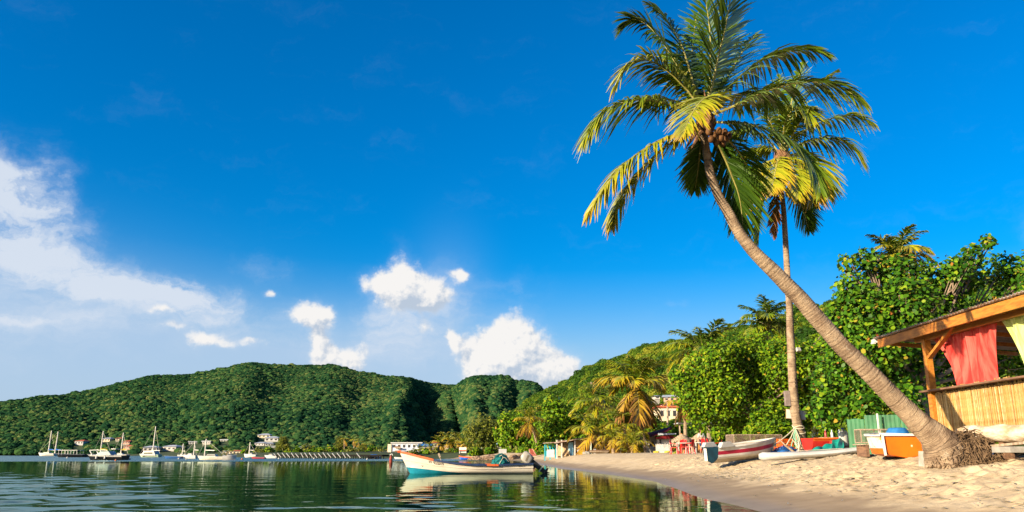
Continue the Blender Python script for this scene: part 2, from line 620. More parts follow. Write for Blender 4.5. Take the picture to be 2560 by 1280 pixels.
# footprints: shallow dents with a raised rim, pressed into the dry sand
_fp = []
for _ in range(2600):
    y_ = 7 + 38 * random.random() ** 1.5
    x_ = 5.2 + random.random() * 15
    a_ = random.gauss(1.25, 0.7)
    s_ = random.uniform(0.8, 1.5)
    _fp.append((x_, y_, a_, 0.15 * s_, 0.075 * s_, random.uniform(0.03, 0.075)))
def beach_height(X, Y):
    d = shore_dist(X, Y)
    Z = np.interp(d, _prof_d, _prof_z)
    dry = sstep(d, 1.6, 3.4)
    Z = Z + dry * ((fbm(X * 0.9, Y * 0.9, 4, 3) - 0.5) * 0.07 + (fbm(X * 3.1, Y * 3.1, 3, 9) - 0.5) * 0.03)
    Z = Z + (1 - dry) * (fbm(X * 0.35, Y * 0.18, 3, 5) - 0.5) * 0.035 * sstep(d, -4, 1)
    xs = X[0]; ys = Y[:, 0]
    for (x, y, a, l, w, h) in _fp:
        i0, i1 = np.searchsorted(ys, (y - 0.5, y + 0.5)); j0, j1 = np.searchsorted(xs, (x - 0.5, x + 0.5))
        if i1 <= i0 or j1 <= j0: continue
        dx = X[i0:i1, j0:j1] - x; dy = Y[i0:i1, j0:j1] - y
        u = (dx * math.cos(a) + dy * math.sin(a)) / l; v = (-dx * math.sin(a) + dy * math.cos(a)) / w
        q = u * u + v * v
        Z[i0:i1, j0:j1] += dry[i0:i1, j0:j1] * h * (-np.exp(-q * 0.9) + 0.55 * np.exp(-(np.sqrt(q) - 1.7) ** 2 * 2.2))
    return Z

bx_ = axis([(-30, 2, 2.0), (2, 4, 0.2), (4, 18, 0.06), (18, 26, 0.16), (26, 70, 1.5)])
by_ = axis([(-40, 4, 2.0), (4, 8, 0.2), (8, 26, 0.06), (26, 48, 0.12), (48, 80, 0.4), (80, 140, 1.5)])
beach = sheet('beach_sand', bx_, by_, beach_height, SAND)

def coast_height(X, Y):
    Z = ground_z(X, Y)
    inside = (X > -27) & (X < 66) & (Y > -37) & (Y < 137)
    Z = Z + (fbm(X * 0.06, Y * 0.06, 3, 21) - 0.5) * 0.8 * sstep(shore_dist(X, Y), 6, 30)
    return Z - np.where(inside, 0.6, 0.04)
sheet('coast_ground', axis([(-900, -150, 15), (-150, 160, 3), (160, 900, 25)]), axis([(-40, 40, 8), (40, 300, 3), (300, 900, 20)]), coast_height, EARTH)
sheet('sea_floor', axis([(-6000, 6000, 400)]), axis([(-400, 9000, 400)]), lambda X, Y: X * 0 - 7.0, SEABED)

# driftwood twigs, leaves and seaweed bits on the sand
def sand_litter():
    v = []; f = []; val = []
    for k in range(760):
        y = 8 + 26 * random.random() ** 1.3
        dd = random.choice([random.gauss(2.6, 0.35), random.gauss(3.2, 0.9), random.uniform(2, 9)])
        # march to the wanted distance from the water
        x = 5.0 + dd
        z = gz1(x, y) + 0.012
        a = random.uniform(0, math.pi); l = random.uniform(0.03, 0.13) * (1 if random.random() < .85 else 2.2); w = random.uniform(0.012, 0.03)
        c, s = math.cos(a), math.sin(a)
        k0 = len(v)
        v += [(x - c * l, y - s * l, z + .015), (x - s * w, y + c * w, z + 0.03), (x + c * l, y + s * l, z + .015), (x + s * w, y - c * w, z + 0.03)]
        f.append((k0, k0 + 1, k0 + 2, k0 + 3))
        val += [random.random()] * 4
    o = mesh_obj('leaf_litter', np_mesh('leaf_litter', v, f, {'v': val}), leaf_mat('dry_litter', [(0, (0.05, 0.03, 0.015)), (0.6, (0.16, 0.09, 0.04)), (1, (0.30, 0.20, 0.10))], trans=0.05))
    tag(o, 'scattered dry leaves and twigs lying on the sand', 'litter', kind='stuff')
sand_litter()

# ------------------------------------------------------------------ water
def water_material():
    mt = bpy.data.materials.new('sea_water'); mt.use_nodes = True
    t = mt.node_tree; t.nodes.clear(); N = Nodes(t)
    geo = t.nodes.new('ShaderNodeNewGeometry').outputs['Position']
    x, y, z = N.sep(geo)
    # calm and ruffled patches of the bay
    patch = N.noise(N.vm('MULTIPLY', geo, (0.035, 0.02, 0)), 1.0, 3, 0.5)
    wedge = N.m('ADD', N.m('ADD', x, N.m('MULTIPLY', y, 0.36)), N.m('MULTIPLY', N.m('SUBTRACT', patch, 0.5), 10))
    left = N.m('MULTIPLY', N.ss(wedge, 3.0, -6.0), N.ss(y, 85.0, 24.0))
    near = N.ss(N.m('ADD', y, N.m('MULTIPLY', N.m('SUBTRACT', patch, 0.5), 16)), 25.0, 11.0)
    far = N.ss(N.m('ADD', y, N.m('MULTIPLY', N.m('SUBTRACT', N.noise(N.vm('MULTIPLY', geo, (0.02, 0.05, 0)), 1.0, 3), 0.5), 30)), 96.0, 112.0)
    leftfar = N.ss(x, 4.0, -12.0)
    far = N.m('MULTIPLY', far, leftfar)
    gain = N.m('ADD', N.m('ADD', 0.03, N.m('MULTIPLY', left, 0.13)), N.m('MULTIPLY', near, 0.07))
    wv = N.noise(N.vm('MULTIPLY', geo, (0.75, 1.15, 1)), 1.0, 2, 0.45, dist=0.4)
    wv2 = N.noise(N.vm('MULTIPLY', geo, (2.2, 3.4, 1)), 1.0, 3, 0.5)
    wv3 = N.noise(N.vm('MULTIPLY', geo, (8, 11, 1)), 1.0, 2, 0.5)
    h = N.m('ADD', N.m('MULTIPLY', wv, 0.07), N.m('ADD', N.m('MULTIPLY', wv2, 0.010), N.m('MULTIPLY', wv3, 0.0006)))
    h = N.m('ADD', N.m('MULTIPLY', h, gain), N.m('MULTIPLY', wv2, 0.0013))
    chop = N.noise(N.vm('MULTIPLY', geo, (0.7, 0.7, 1)), 1.0, 3, 0.6)
    h = N.m('ADD', h, N.m('MULTIPLY', N.m('MULTIPLY', chop, 0.22), far))
    bn = t.nodes.new('ShaderNodeBump'); bn.inputs['Strength'].default_value = 1.0; bn.inputs['Distance'].default_value = 1.0
    t.links.new(h, bn.inputs['Height'])
    gl = t.nodes.new('ShaderNodeBsdfGlossy')
    t.links.new(N.m('ADD', 0.004, N.m('MULTIPLY', far, 0.26)), gl.inputs['Roughness'])
    gl.inputs['Color'].default_value = (0.62, 0.76, 0.69, 1)
    t.links.new(bn.outputs[0], gl.inputs['Normal'])
    df = t.nodes.new('ShaderNodeBsdfDiffuse'); df.inputs['Color'].default_value = (0.004, 0.030, 0.018, 1)
    tp = t.nodes.new('ShaderNodeBsdfTransparent'); tp.inputs['Color'].default_value = (0.62, 0.74, 0.52, 1)
    body = t.nodes.new('ShaderNodeMixShader'); body.inputs[0].default_value = 0.55
    t.links.new(df.outputs[0], body.inputs[1]); t.links.new(tp.outputs[0], body.inputs[2])
    fr = t.nodes.new('ShaderNodeFresnel'); fr.inputs['IOR'].default_value = 1.33
    t.links.new(bn.outputs[0], fr.inputs['Normal'])
    sh = t.nodes.new('ShaderNodeMixShader')
    t.links.new(fr.outputs[0], sh.inputs[0])
    t.links.new(body.outputs[0], sh.inputs[1]); t.links.new(gl.outputs[0], sh.inputs[2])
    o = t.nodes.new('ShaderNodeOutputMaterial'); t.links.new(sh.outputs[0], o.inputs['Surface'])
    return mt
WATER = water_material()
_wr = random.Random(2)
_WAVES = []
for _k in range(26):
    lam = 0.6 * 1.075 ** _k * _wr.uniform(.9, 1.1)
    lam = min(lam, 3.4)
    th = _wr.gauss(0.15, 0.62)
    _WAVES.append((2 * math.pi / lam * math.sin(th), 2 * math.pi / lam * math.cos(th), _wr.uniform(0, 6.28), 0.0040 * lam ** 0.9))
def sea_height(X, Y):
    pt = fbm(X * 0.05, Y * 0.03, 3, 41) - 0.5
    wedge = X + 0.36 * Y + pt * 12
    left = sstep(-wedge, -2.0, 7.0) * sstep(-Y, -62, -20)
    near = sstep(-(Y + pt * 22), -26, -12)
    gain = 0.045 + 0.42 * left + 0.24 * near
    gain = np.minimum(gain, 1.0) * sstep(-Y, -100, -70) * sstep(Y, 6, 9) * sstep(-shore_dist(X, Y), 0.2, 5.0) * sstep(X, -62, -50)
    gr = 0.55 + 0.9 * fbm(X * 0.22, Y * 0.16, 3, 43)
    h = X * 0.0
    for kx, ky, ph, a in _WAVES:
        h = h + a * np.sin(kx * X + ky * Y + ph)
    return h * gain * gr
_wx = axis([(-6000, -62, 1500), (-62, -30, 0.32), (-30, 9, 0.13), (9, 6000, 1500)])
_wy = [-400.0, 0.0, 6.0, 9.0]
while _wy[-1] < 100: _wy.append(_wy[-1] + max(0.06, 0.0055 * _wy[-1]))
_wy += [400, 1500, 4000, 9000]
sheet('sea_water', _wx, np.array(_wy), sea_height, WATER)

# ------------------------------------------------------------------ hills
RIDGE_A = [(-700, 1060), (-400, 1035), (-150, 1010), (0, 997), (60, 989), (101, 982), (164, 980), (219, 969), (293, 952), (383, 932), (478, 930), (506, 924), (560, 914),
           (615, 901), (640, 900), (670, 905), (744, 907), (803, 908), (826, 905), (850, 910), (890, 922), (920, 926), (964, 934), (1013, 936), (1037, 943), (1066, 950), (1104, 957), (1140, 958), (1220, 975), (1300, 1000)]
RIDGE_B = [(1060, 1040), (1105, 985), (1139, 958), (1155, 946), (1169, 938), (1183, 933), (1213, 932), (1251, 931), (1271, 936), (1286, 943), (1315, 944), (1339, 950), (1353, 961), (1362, 972), (1420, 1010), (1470, 1050)]
RIDGE_C = [(1140, 1100), (1200, 1075), (1260, 1045), (1310, 1008), (1362, 972), (1403, 953), (1438, 936), (1475, 908), (1541, 900), (1566, 881), (1603, 862), (1637, 856), (1681, 848), (1775, 833), (1837, 817), (1962, 788), (1990, 778),
           (2056, 754), (2087, 748), (2200, 715), (2400, 690), (2700, 680), (3000, 700), (3300, 760)]

def hill(name, ridge, dr, db, power, n_u, n_s, mat, crown, amp, seed, gully=None, zb=0.6):
    """A hill side from its foot (distance db) to its ridge (distance dr), then down behind; returns the object and sampled tree places."""
    rx = np.array([p[0] for p in ridge], float); ry = np.array([p[1] for p in ridge], float)
    px = np.linspace(rx[0], rx[-1], n_u)
    py = np.interp(px, rx, ry)
    Dr = np.interp(px, [p[0] for p in dr], [p[1] for p in dr])
    Db = np.interp(px, [p[0] for p in db], [p[1] for p in db])
    s = np.concatenate([np.linspace(0, 1, n_s), 1 + np.linspace(0.06, 0.6, 8)])
    X = np.zeros((len(s), n_u)); Y = X * 0; Z = X * 0
    for j in range(n_u):
        a, b, c = ray(px[j], py[j])
        nrm = math.hypot(a, b)
        ux, uy, el = a / nrm, b / nrm, c / nrm
        zr = CAM_H + Dr[j] * el - crown
        sc = np.clip(s, 0, 1)
        D = Db[j] + (Dr[j] - Db[j]) * s
        z = zb + (zr - zb) * sc ** power
        back = np.clip(s - 1, 0, 1)
        z = z - back * (zr * 0.9)
        X[:, j] = ux * D; Y[:, j] = uy * D; Z[:, j] = z
    S = np.repeat(s[:, None], n_u, 1); PX = np.repeat(px[None, :], len(s), 0)
    env = np.clip(np.sin(np.pi * np.clip(S, 0, 1)), 0, 1)
    Z = Z + env * amp * (fbm(X / 70.0, Y / 70.0, 4, seed) - 0.5) * 2
    if gully is not None:
        Z = Z - env * gully(PX, S)
    v = np.stack([X, Y, Z], -1).reshape(-1, 3)
    ns = len(s)
    i = np.arange(ns * n_u).reshape(ns, n_u)
    f = np.stack([i[:-1, :-1], i[:-1, 1:], i[1:, 1:], i[1:, :-1]], -1).reshape(-1, 4)
    o = mesh_obj(name, np_mesh(name, v, f, smooth=True), mat)
    tag(o, kind='structure')
    return o, v.reshape(ns, n_u, 3), S

HILLSIDE = M('hillside', (0.05, 0.075, 0.02), (0.025, 0.045, 0.012), scale=0.05, rough=0.95, coord='Object')

def scatter(grid, n, smax_row, r):
    """points on the hill grid, spread by area"""
    g = grid[:smax_row]
    a = g[:-1, :-1]; b = g[:-1, 1:]; c = g[1:, 1:]; d = g[1:, :-1]
    area = 0.5 * np.linalg.norm(np.cross(c - a, d - b), axis=-1)
    p = (area / area.sum()).ravel()
    idx = r.choice(len(p), n, p=p)
    u = r.random((n, 1)); w = r.random((n, 1))
    A = a.reshape(-1, 3)[idx]; Bq = b.reshape(-1, 3)[idx]; Cq = c.reshape(-1, 3)[idx]; Dq = d.reshape(-1, 3)[idx]
    return (A * (1 - u) + Bq * u) * (1 - w) + (Dq * (1 - u) + Cq * u) * w

def forest(name, pts, size, mat, label, leafy=0, leaf=0.3, sub=3, variants=4, squash=0.8):
    """A wood that reads as one mass: crowns grown by geometry nodes on the given points."""
    me = bpy.data.meshes.new(name)
    me.vertices.add(len(pts)); me.vertices.foreach_set('co', np.asarray(pts, np.float32).ravel())
    a = me.attributes.new('size', 'FLOAT', 'POINT'); a.data.foreach_set('value', np.asarray(size, np.float32))
    ob = mesh_obj(name, me, mat)
    tag(ob, label, 'forest', kind='stuff')
    ng = bpy.data.node_groups.new(name + '_nodes', 'GeometryNodeTree')
    ng.interface.new_socket('Geometry', in_out='INPUT', socket_type='NodeSocketGeometry')
    ng.interface.new_socket('Geometry', in_out='OUTPUT', socket_type='NodeSocketGeometry')
    nn = ng.nodes; ll = ng.links
    gi = nn.new('NodeGroupInput'); go = nn.new('NodeGroupOutput')
    g2i = nn.new('GeometryNodeGeometryToInstance')
    for k in range(variants):
        ico = nn.new('GeometryNodeMeshIcoSphere'); ico.inputs['Radius'].default_value = 1.0; ico.inputs['Subdivisions'].default_value = sub
        pos = nn.new('GeometryNodeInputPosition')
        n1 = nn.new('ShaderNodeTexNoise'); n1.noise_dimensions = '4D'; n1.inputs['W'].default_value = 3.7 * k + 1; n1.inputs['Scale'].default_value = 1.25; n1.inputs['Detail'].default_value = 5.0; n1.inputs['Roughness'].default_value = 0.72
        ll.new(pos.outputs[0], n1.inputs['Vector'])
        mm = nn.new('ShaderNodeMath'); mm.operation = 'MULTIPLY_ADD'; mm.inputs[1].default_value = 1.6; mm.inputs[2].default_value = 0.18
        ll.new(n1.outputs[0], mm.inputs[0])
        sc = nn.new('ShaderNodeVectorMath'); sc.operation = 'SCALE'
        ll.new(pos.outputs[0], sc.inputs[0]); ll.new(mm.outputs[0], sc.inputs['Scale'])
        sq = nn.new('ShaderNodeVectorMath'); sq.operation = 'MULTIPLY'; sq.inputs[1].default_value = (1, 1, squash)
        ll.new(sc.outputs[0], sq.inputs[0])
        sp = nn.new('GeometryNodeSetPosition')
        ll.new(ico.outputs[0], sp.inputs[0]); ll.new(sq.outputs[0], sp.inputs['Position'])
        geo = sp.outputs[0]
        if leafy:
            dp = nn.new('GeometryNodeDistributePointsOnFaces'); dp.inputs['Density'].default_value = leafy; dp.inputs['Seed'].default_value = k + 3
            ll.new(geo, dp.inputs[0])
            cir = nn.new('GeometryNodeMeshCircle'); cir.fill_type = 'NGON'; cir.inputs['Vertices'].default_value = 5; cir.inputs['Radius'].default_value = leaf
            rv = nn.new('FunctionNodeRandomValue'); rv.data_type = 'FLOAT_VECTOR'
            rv.inputs[0].default_value = (-0.9, -0.9, 0); rv.inputs[1].default_value = (0.9, 0.9, 6.28)
            rr = nn.new('FunctionNodeRotateRotation'); rr.rotation_space = 'LOCAL'
            ll.new(dp.outputs['Rotation'], rr.inputs[0]); ll.new(rv.outputs[0], rr.inputs[1])
            ip = nn.new('GeometryNodeInstanceOnPoints')
            ll.new(dp.outputs[0], ip.inputs['Points']); ll.new(cir.outputs[0], ip.inputs['Instance']); ll.new(rr.outputs[0], ip.inputs['Rotation'])
            rsc = nn.new('FunctionNodeRandomValue'); rsc.data_type = 'FLOAT'
            for s_ in rsc.inputs:
                if s_.name == 'Min' and s_.type == 'VALUE': s_.default_value = 0.6
                if s_.name == 'Max' and s_.type == 'VALUE': s_.default_value = 1.3
            ll.new([o_ for o_ in rsc.outputs if o_.type == 'VALUE'][0], ip.inputs['Scale'])
            rl = nn.new('GeometryNodeRealizeInstances'); ll.new(ip.outputs[0], rl.inputs[0])
            # an inner body so that the crown is not see-through
            tr = nn.new('GeometryNodeTransform'); tr.inputs['Scale'].default_value = (0.84, 0.84, 0.84); ll.new(geo, tr.inputs[0])
            jn = nn.new('GeometryNodeJoinGeometry'); ll.new(rl.outputs[0], jn.inputs[0]); ll.new(tr.outputs[0], jn.inputs[0])
            geo = jn.outputs[0]
        sm = nn.new('GeometryNodeSetMaterial'); sm.inputs['Material'].default_value = mat
        ll.new(geo, sm.inputs[0])
        ll.new(sm.outputs[0], g2i.inputs[0])
    inst = nn.new('GeometryNodeInstanceOnPoints'); inst.inputs['Pick Instance'].default_value = True
    ll.new(gi.outputs[0], inst.inputs['Points']); ll.new(g2i.outputs[0], inst.inputs['Instance'])
    rot = nn.new('FunctionNodeRandomValue'); rot.data_type = 'FLOAT_VECTOR'; rot.inputs[1].default_value = (0.3, 0.3, 6.28)
    e2r = nn.new('FunctionNodeEulerToRotation'); ll.new(rot.outputs[0], e2r.inputs[0]); ll.new(e2r.outputs[0], inst.inputs['Rotation'])
    na = nn.new('GeometryNodeInputNamedAttribute'); na.data_type = 'FLOAT'; na.inputs['Name'].default_value = 'size'
    ll.new(na.outputs[0], inst.inputs['Scale'])
    ll.new(inst.outputs[0], go.inputs[0])
    md = ob.modifiers.new('crowns', 'NODES'); md.node_group = ng
    return ob

FAR_LEAF = leaf_mat('far_foliage', [(0.0, (0.005, 0.022, 0.012)), (0.35, (0.015, 0.050, 0.020)), (0.65, (0.036, 0.082, 0.024)), (1.0, (0.105, 0.128, 0.040))], trans=0.10, gloss=0.0, instance=0.012)  # bluish greens put a hint of distant haze into the leaf colour
MID_LEAF = leaf_mat('near_hill_foliage', [(0.0, (0.012, 0.036, 0.005)), (0.35, (0.036, 0.086, 0.007)), (0.7, (0.088, 0.140, 0.009)), (1.0, (0.19, 0.20, 0.018))], trans=0.12, gloss=0.02, instance=0.03)

def gully_a(PX, S):
    g = 15 * np.exp(-((PX - 1085 + 60 * (S - .5)) / 30.0) ** 2) + 12 * (fbm(PX / 26.0, S * 7.0, 3, 77) - .5) * np.exp(-((PX - 1060) / 80.0) ** 2)
    for c, w, h in ((250, 60, 3), (430, 80, 4), (700, 60, 4), (905, 40, 3), (1012, 22, -5)):
        g = g + h * np.exp(-((PX - c - 90 * (S - .5) * math.copysign(1, c - 640)) / w) ** 2)
    return g
def gully_b(PX, S):
    return 12 * np.exp(-((PX - 1148 + 30 * (S - .5)) / 14.0) ** 2) - 5 * np.exp(-((PX - 1185) / 24.0) ** 2) + 6 * (fbm(PX / 20.0, S * 6.0, 3, 78) - .5) + 5 * np.exp(-((PX - 1290) / 16.0) ** 2)

hill_a, ga, _ = hill('hill_far', RIDGE_A, [(-700, 620), (0, 660), (400, 760), (820, 840), (1000, 790), (1060, 860), (1140, 930), (1300, 980)],
                     [(-700, 400), (-300, 380), (0, 352), (200, 318), (400, 300), (560, 280), (700, 268), (800, 262), (930, 265), (1015, 272), (1075, 318), (1150, 360), (1300, 400)],
                     1.12, 300, 64, HILLSIDE, 3.4, 9, 31, gully_a)
hill_b, gb, _ = hill('hill_behind_cove', RIDGE_B, [(1060, 640), (1142, 640), (1200, 610), (1360, 600), (1470, 600)],
                     [(1060, 400), (1142, 380), (1200, 320), (1360, 300), (1470, 300)], 1.05, 110, 60, HILLSIDE, 3.0, 6, 47, gully_b)
hill_c, gc, _ = hill('hill_above_beach', RIDGE_C, [(1140, 260), (1300, 330), (1380, 350), (1500, 330), (1700, 290), (2000, 250), (2300, 210), (3300, 180)],
                     [(1140, 200), (1250, 175), (1400, 150), (1560, 125), (1800, 100), (2100, 80), (2500, 70), (3300, 60)], 1.1, 200, 60, HILLSIDE, 3.0, 7, 63, zb=1.4)
r1 = np.random.default_rng(3)
pa = scatter(ga, 140000, 67, r1); pb = scatter(gb, 20000, 63, r1); pc = scatter(gc, 13000, 63, r1)
def crown_sizes(n, lo, hi, r): return (lo + (hi - lo) * r.random(n) ** 2.2) * np.where(r.random(n) < 0.03, r.uniform(1.2, 1.7, n), 1.0)
sa = crown_sizes(len(pa), 0.7, 2.3, r1) * (0.55 + 0.45 * np.hypot(pa[:, 0], pa[:, 1]) / 750); pa[:, 2] += sa * 0.2
sb = crown_sizes(len(pb), 0.75, 2.1, r1); pb[:, 2] += sb * 0.2
sc_ = crown_sizes(len(pc), 1.1, 2.7, r1); pc[:, 2] += sc_ * 0.45
def hill_spot(grid, px_, py_):
    """the place on a hill's front seen at a pixel"""
    pr = [project(p) for p in grid[0]]
    j = int(np.argmin([abs(q[0] - px_) for q in pr]))
    colm = grid[:, j]
    best = min(range(62), key=lambda i: abs(project(colm[i])[1] - py_))
    return Vector(colm[best])
FAR_HOUSES = [  # x0, x1, eaves row, foot row, roof, roof rows, wall, roof colour, label
    (186, 207, 1103, 1112, 'hip', 3, 'w', 'o', 'white house with pink roof low on the far hill above the ketch'),
    (254, 274, 1097, 1104, 'hip', 3, 'c', 'w', 'cream house on the far hill above the motor yacht arch'),
    (289, 302, 1096, 1101, 'hip', 2, 'c', 'o', 'small cream house highest above the yellow covered sailboats'),
    (306, 323, 1104, 1110, 'hip', 3, 'p', 'o', 'red roofed house above the sailboat mast by the yacht stern'),
    (308, 325, 1116, 1124, 'hip', 3, 'p', 'o', 'red roofed house just above the water by the yacht stern'),
    (358, 390, 1119, 1129, 'hip', 4, 'g', 'w', 'long grey roofed house behind the catamaran'),
    (405, 440, 1117, 1127, 'hip', 4, 'g', 'w', 'pale roofed house at the shore right of the catamaran mast'),
    (472, 492, 1105, 1111, 'flat', 2, 'w', 'w', 'flat roofed house above the white sailboat mast'),
    (505, 526, 1104, 1109, 'flat', 2, 'g', 'w', 'flat grey roofed house right of the long cream sailboat mast'),
    (551, 571, 1100, 1105, 'flat', 2, 'w', 'w', 'flat pale house alone above the bow-on launch'),
    (644, 674, 1088, 1094, 'hip', 4, 'c', 'w', 'highest pale roofed villa on the far hill'),
    (662, 694, 1095, 1104, 'hip', 4, 'w', 'w', 'big white villa with verandas second highest on the far hill'),
    (636, 660, 1108, 1114, 'hip', 3, 'w', 'w', 'low white house below the big villa'),
    (663, 682, 1109, 1115, 'hip', 3, 'w', 'w', 'small pale roofed house directly under the big villa'),
    (671, 687, 1117, 1127, 'flat', 2, 'w', 'w', 'white cube house beside the casuarina'),
    (745, 758, 1118, 1125, 'hip', 2, 'w', 'w', 'small pale house behind the yellow bushes'),
]
_q = np.array([project(p) for p in pa])
_keep = np.ones(len(pa), bool)
for (x0, x1, ye, yb, *_r) in FAR_HOUSES:
    hy = hill_spot(ga, (x0 + x1) / 2, yb).y
    _keep &= ~((_q[:, 0] > x0 - 7) & (_q[:, 0] < x1 + 7) & (_q[:, 1] > ye - 4) & (_q[:, 1] < yb + 15) & (pa[:, 1] < hy + 7))
pa = pa[_keep]; sa = sa[_keep]
forest('forest_far', pa, sa, FAR_LEAF, 'dense dark green forest covering the long hill across the bay', sub=3, squash=0.66)
forest('forest_behind_cove', pb, sb, FAR_LEAF, 'green forest on the flat topped hill behind the cove', sub=3, squash=0.66)
forest('forest_above_beach', pc, sc_, MID_LEAF, 'sunlit green forest on the steep hill above the beach', leafy=70, leaf=0.085, sub=3)

# ------------------------------------------------------------------ palms
PALM_RAMP = [(0.0, (0.018, 0.045, 0.006)), (0.25, (0.045, 0.095, 0.008)), (0.45, (0.11, 0.17, 0.010)), (0.65, (0.30, 0.29, 0.012)), (0.82, (0.42, 0.26, 0.02)), (1.0, (0.20, 0.085, 0.03))]
PALM_LEAF = leaf_mat('palm_frond', PALM_RAMP, trans=0.26, rough=0.45, gloss=0.02)
RACHIS = M('frond_rib', (0.34, 0.30, 0.08), (0.20, 0.17, 0.05), scale=5, rough=0.5)
def bark_material():
    mt = bpy.data.materials.new('palm_bark'); mt.use_nodes = True
    t = mt.node_tree; t.nodes.clear(); N = Nodes(t)
    tc = t.nodes.new('ShaderNodeTexCoord').outputs['Object']
    at_ = t.nodes.new('ShaderNodeAttribute'); at_.attribute_name = 'along'
    al = at_.outputs['Fac']
    wob = N.noise(tc, 5.0, 4, 0.6)
    ring = N.noise(N.comb(N.m('ADD', N.m('MULTIPLY', al, 16.0), N.m('MULTIPLY', wob, 1.6)), 0, 0), 1.0, 3, 0.65)
    blot = N.noise(tc, 2.2, 6, 0.65)
    fine = N.noise(tc, 26.0, 6, 0.72)
    c = N.mix(N.ss(blot, 0.32, 0.68), (0.18, 0.120, 0.078), (0.38, 0.280, 0.185))
    c = N.mix(N.m('MULTIPLY', N.ss(ring, 0.50, 0.64), 0.75), c, (0.075, 0.048, 0.032))
    c = N.mix(N.m('MULTIPLY', N.ss(fine, 0.52, 0.70), 0.55), c, (0.055, 0.035, 0.024))
    c = N.mix(N.m('MULTIPLY', N.ss(N.noise(tc, 4.1, 5, 0.7), 0.60, 0.70), 0.5), c, (0.40, 0.35, 0.27))
    bs = t.nodes.new('ShaderNodeBsdfPrincipled')
    t.links.new(c, bs.inputs['Base Color']); bs.inputs['Roughness'].default_value = 0.95; bs.inputs['Specular IOR Level'].default_value = 0.15
    bn = t.nodes.new('ShaderNodeBump'); bn.inputs['Strength'].default_value = 0.9; bn.inputs['Distance'].default_value = 0.03
    t.links.new(N.m('SUBTRACT', N.m('MULTIPLY', fine, 0.9), N.m('MULTIPLY', ring, 0.7)), bn.inputs['Height'])
    t.links.new(bn.outputs[0], bs.inputs['Normal'])
    o = t.nodes.new('ShaderNodeOutputMaterial'); t.links.new(bs.outputs[0], o.inputs['Surface'])
    MATS['palm_bark'] = mt
    return mt
PALM_BARK = bark_material()
NUT = M('coconut_husk', (0.16, 0.07, 0.02), (0.07, 0.03, 0.01), scale=9, rough=0.7)
FIBRE = M('palm_fibre', (0.22, 0.11, 0.05), (0.10, 0.05, 0.025), scale=14, rough=0.9, bump=0.5)

def catmull(pts, n):
    pts = [Vector(p) for p in pts]
    q = [pts[0] * 2 - pts[1]] + pts + [pts[-1] * 2 - pts[-2]]
    out = []
    m = len(pts) - 1
    for k in range(n):
        t = k / (n - 1) * m
        i = min(int(t), m - 1); u = t - i
        a, b, c, d = q[i], q[i + 1], q[i + 2], q[i + 3]
        out.append(0.5 * ((2 * b) + (c - a) * u + (2 * a - 5 * b + 4 * c - d) * u * u + (3 * b - a - 3 * c + d) * u ** 3))
    return out

def frond_geo(curve, leaflets, llen, width, droop, tone, seed, up=Vector((0, 0, 1)), flat=0.0, tipgold=0.27, start=0.12, wind=Vector((0, 0, 0))):
    """blades of one pinnate frond along a curve: returns verts, quads, tone values"""
    rd = random.Random(seed)
    pts = catmull(curve, leaflets)
    L = sum((pts[i + 1] - pts[i]).length for i in range(len(pts) - 1))
    V = []; Q = []; T = []
    for i, p in enumerate(pts):
        s = i / (leaflets - 1)
        if s < start: continue
        t = (pts[min(i + 1, leaflets - 1)] - pts[max(i - 1, 0)]).normalized()
        side = t.cross(up)
        if side.length < 0.15: side = t.cross(Vector((0.3, -1, 0.2)))
        side.normalize()
        nrm = side.cross(t).normalized()
        e = (s - start) / (1 - start)
        prof = (0.45 + 1.7 * e) if e < 0.3 else (0.96 + 0.04 * math.cos((e - 0.3) * 5)) * (1 - max(0, e - 0.55) ** 1.5 * 2.3)
        prof = max(0.12, min(1, prof))
        ang = R(28 + 44 * e ** 1.5)
        for sd in (-1, 1):
            l = llen * prof * rd.uniform(0.82, 1.12)
            if rd.random() < 0.05: l *= 0.45
            a = ang + rd.gauss(0, 0.09)
            d = (side * (sd * math.cos(a)) + t * math.sin(a) + nrm * (0.22 - flat + rd.gauss(0, 0.10))).normalized()
            w = width * rd.uniform(0.8, 1.2)
            g = droop * rd.uniform(0.65, 1.35)
            wd = (t - d * t.dot(d))
            if wd.length < 1e-3: wd = nrm
            wd = (wd.normalized() + nrm * rd.gauss(0, 0.35)).normalized()
            k = len(V)
            tb = tone + rd.gauss(0, 0.05)
            for u, ww in ((0.0, 0.5), (0.35, 1.0), (0.72, 0.75), (1.0, 0.10)):
                c = p + d * (l * u) + Vector((0, 0, -1)) * (g * l * u * u) + wind * (l * u * u)
                V.append(c - wd * (w * ww / 2)); V.append(c + wd * (w * ww / 2))
                T += [min(1, max(0, tb + tipgold * u ** 3 + 0.10 * e * e))] * 2
            Q += [(k, k + 1, k + 3, k + 2), (k + 2, k + 3, k + 5, k + 4), (k + 4, k + 5, k + 7, k + 6)]
    return V, Q, T, pts

def frond_obj(name, parent, curve, leaflets, llen, width, droop, tone, seed, rib=0.03, **kw):
    """one frond: a mesh of blades and a rib as its sub-part; the curve is in world positions"""
    off = parent.location
    V, Q, T, pts = frond_geo(curve, leaflets, llen, width, droop, tone, seed, **kw)
    o = mesh_obj(name, np_mesh(name, [v - off for v in V], Q, {'v': T}), PALM_LEAF, parent)
    b = B()
    sub = pts[::max(1, len(pts) // 14)] + [pts[-1]]
    b.tube(sub, [rib * (1 - 0.85 * i / (len(sub) - 1)) for i in range(len(sub))], 5)
    b.v = [(p[0] - off.x, p[1] - off.y, p[2] - off.z) for p in b.v]
    r = mesh_obj('rib', b.mesh('rib', True), RACHIS if tone < 0.9 else FIBRE, o)
    return o

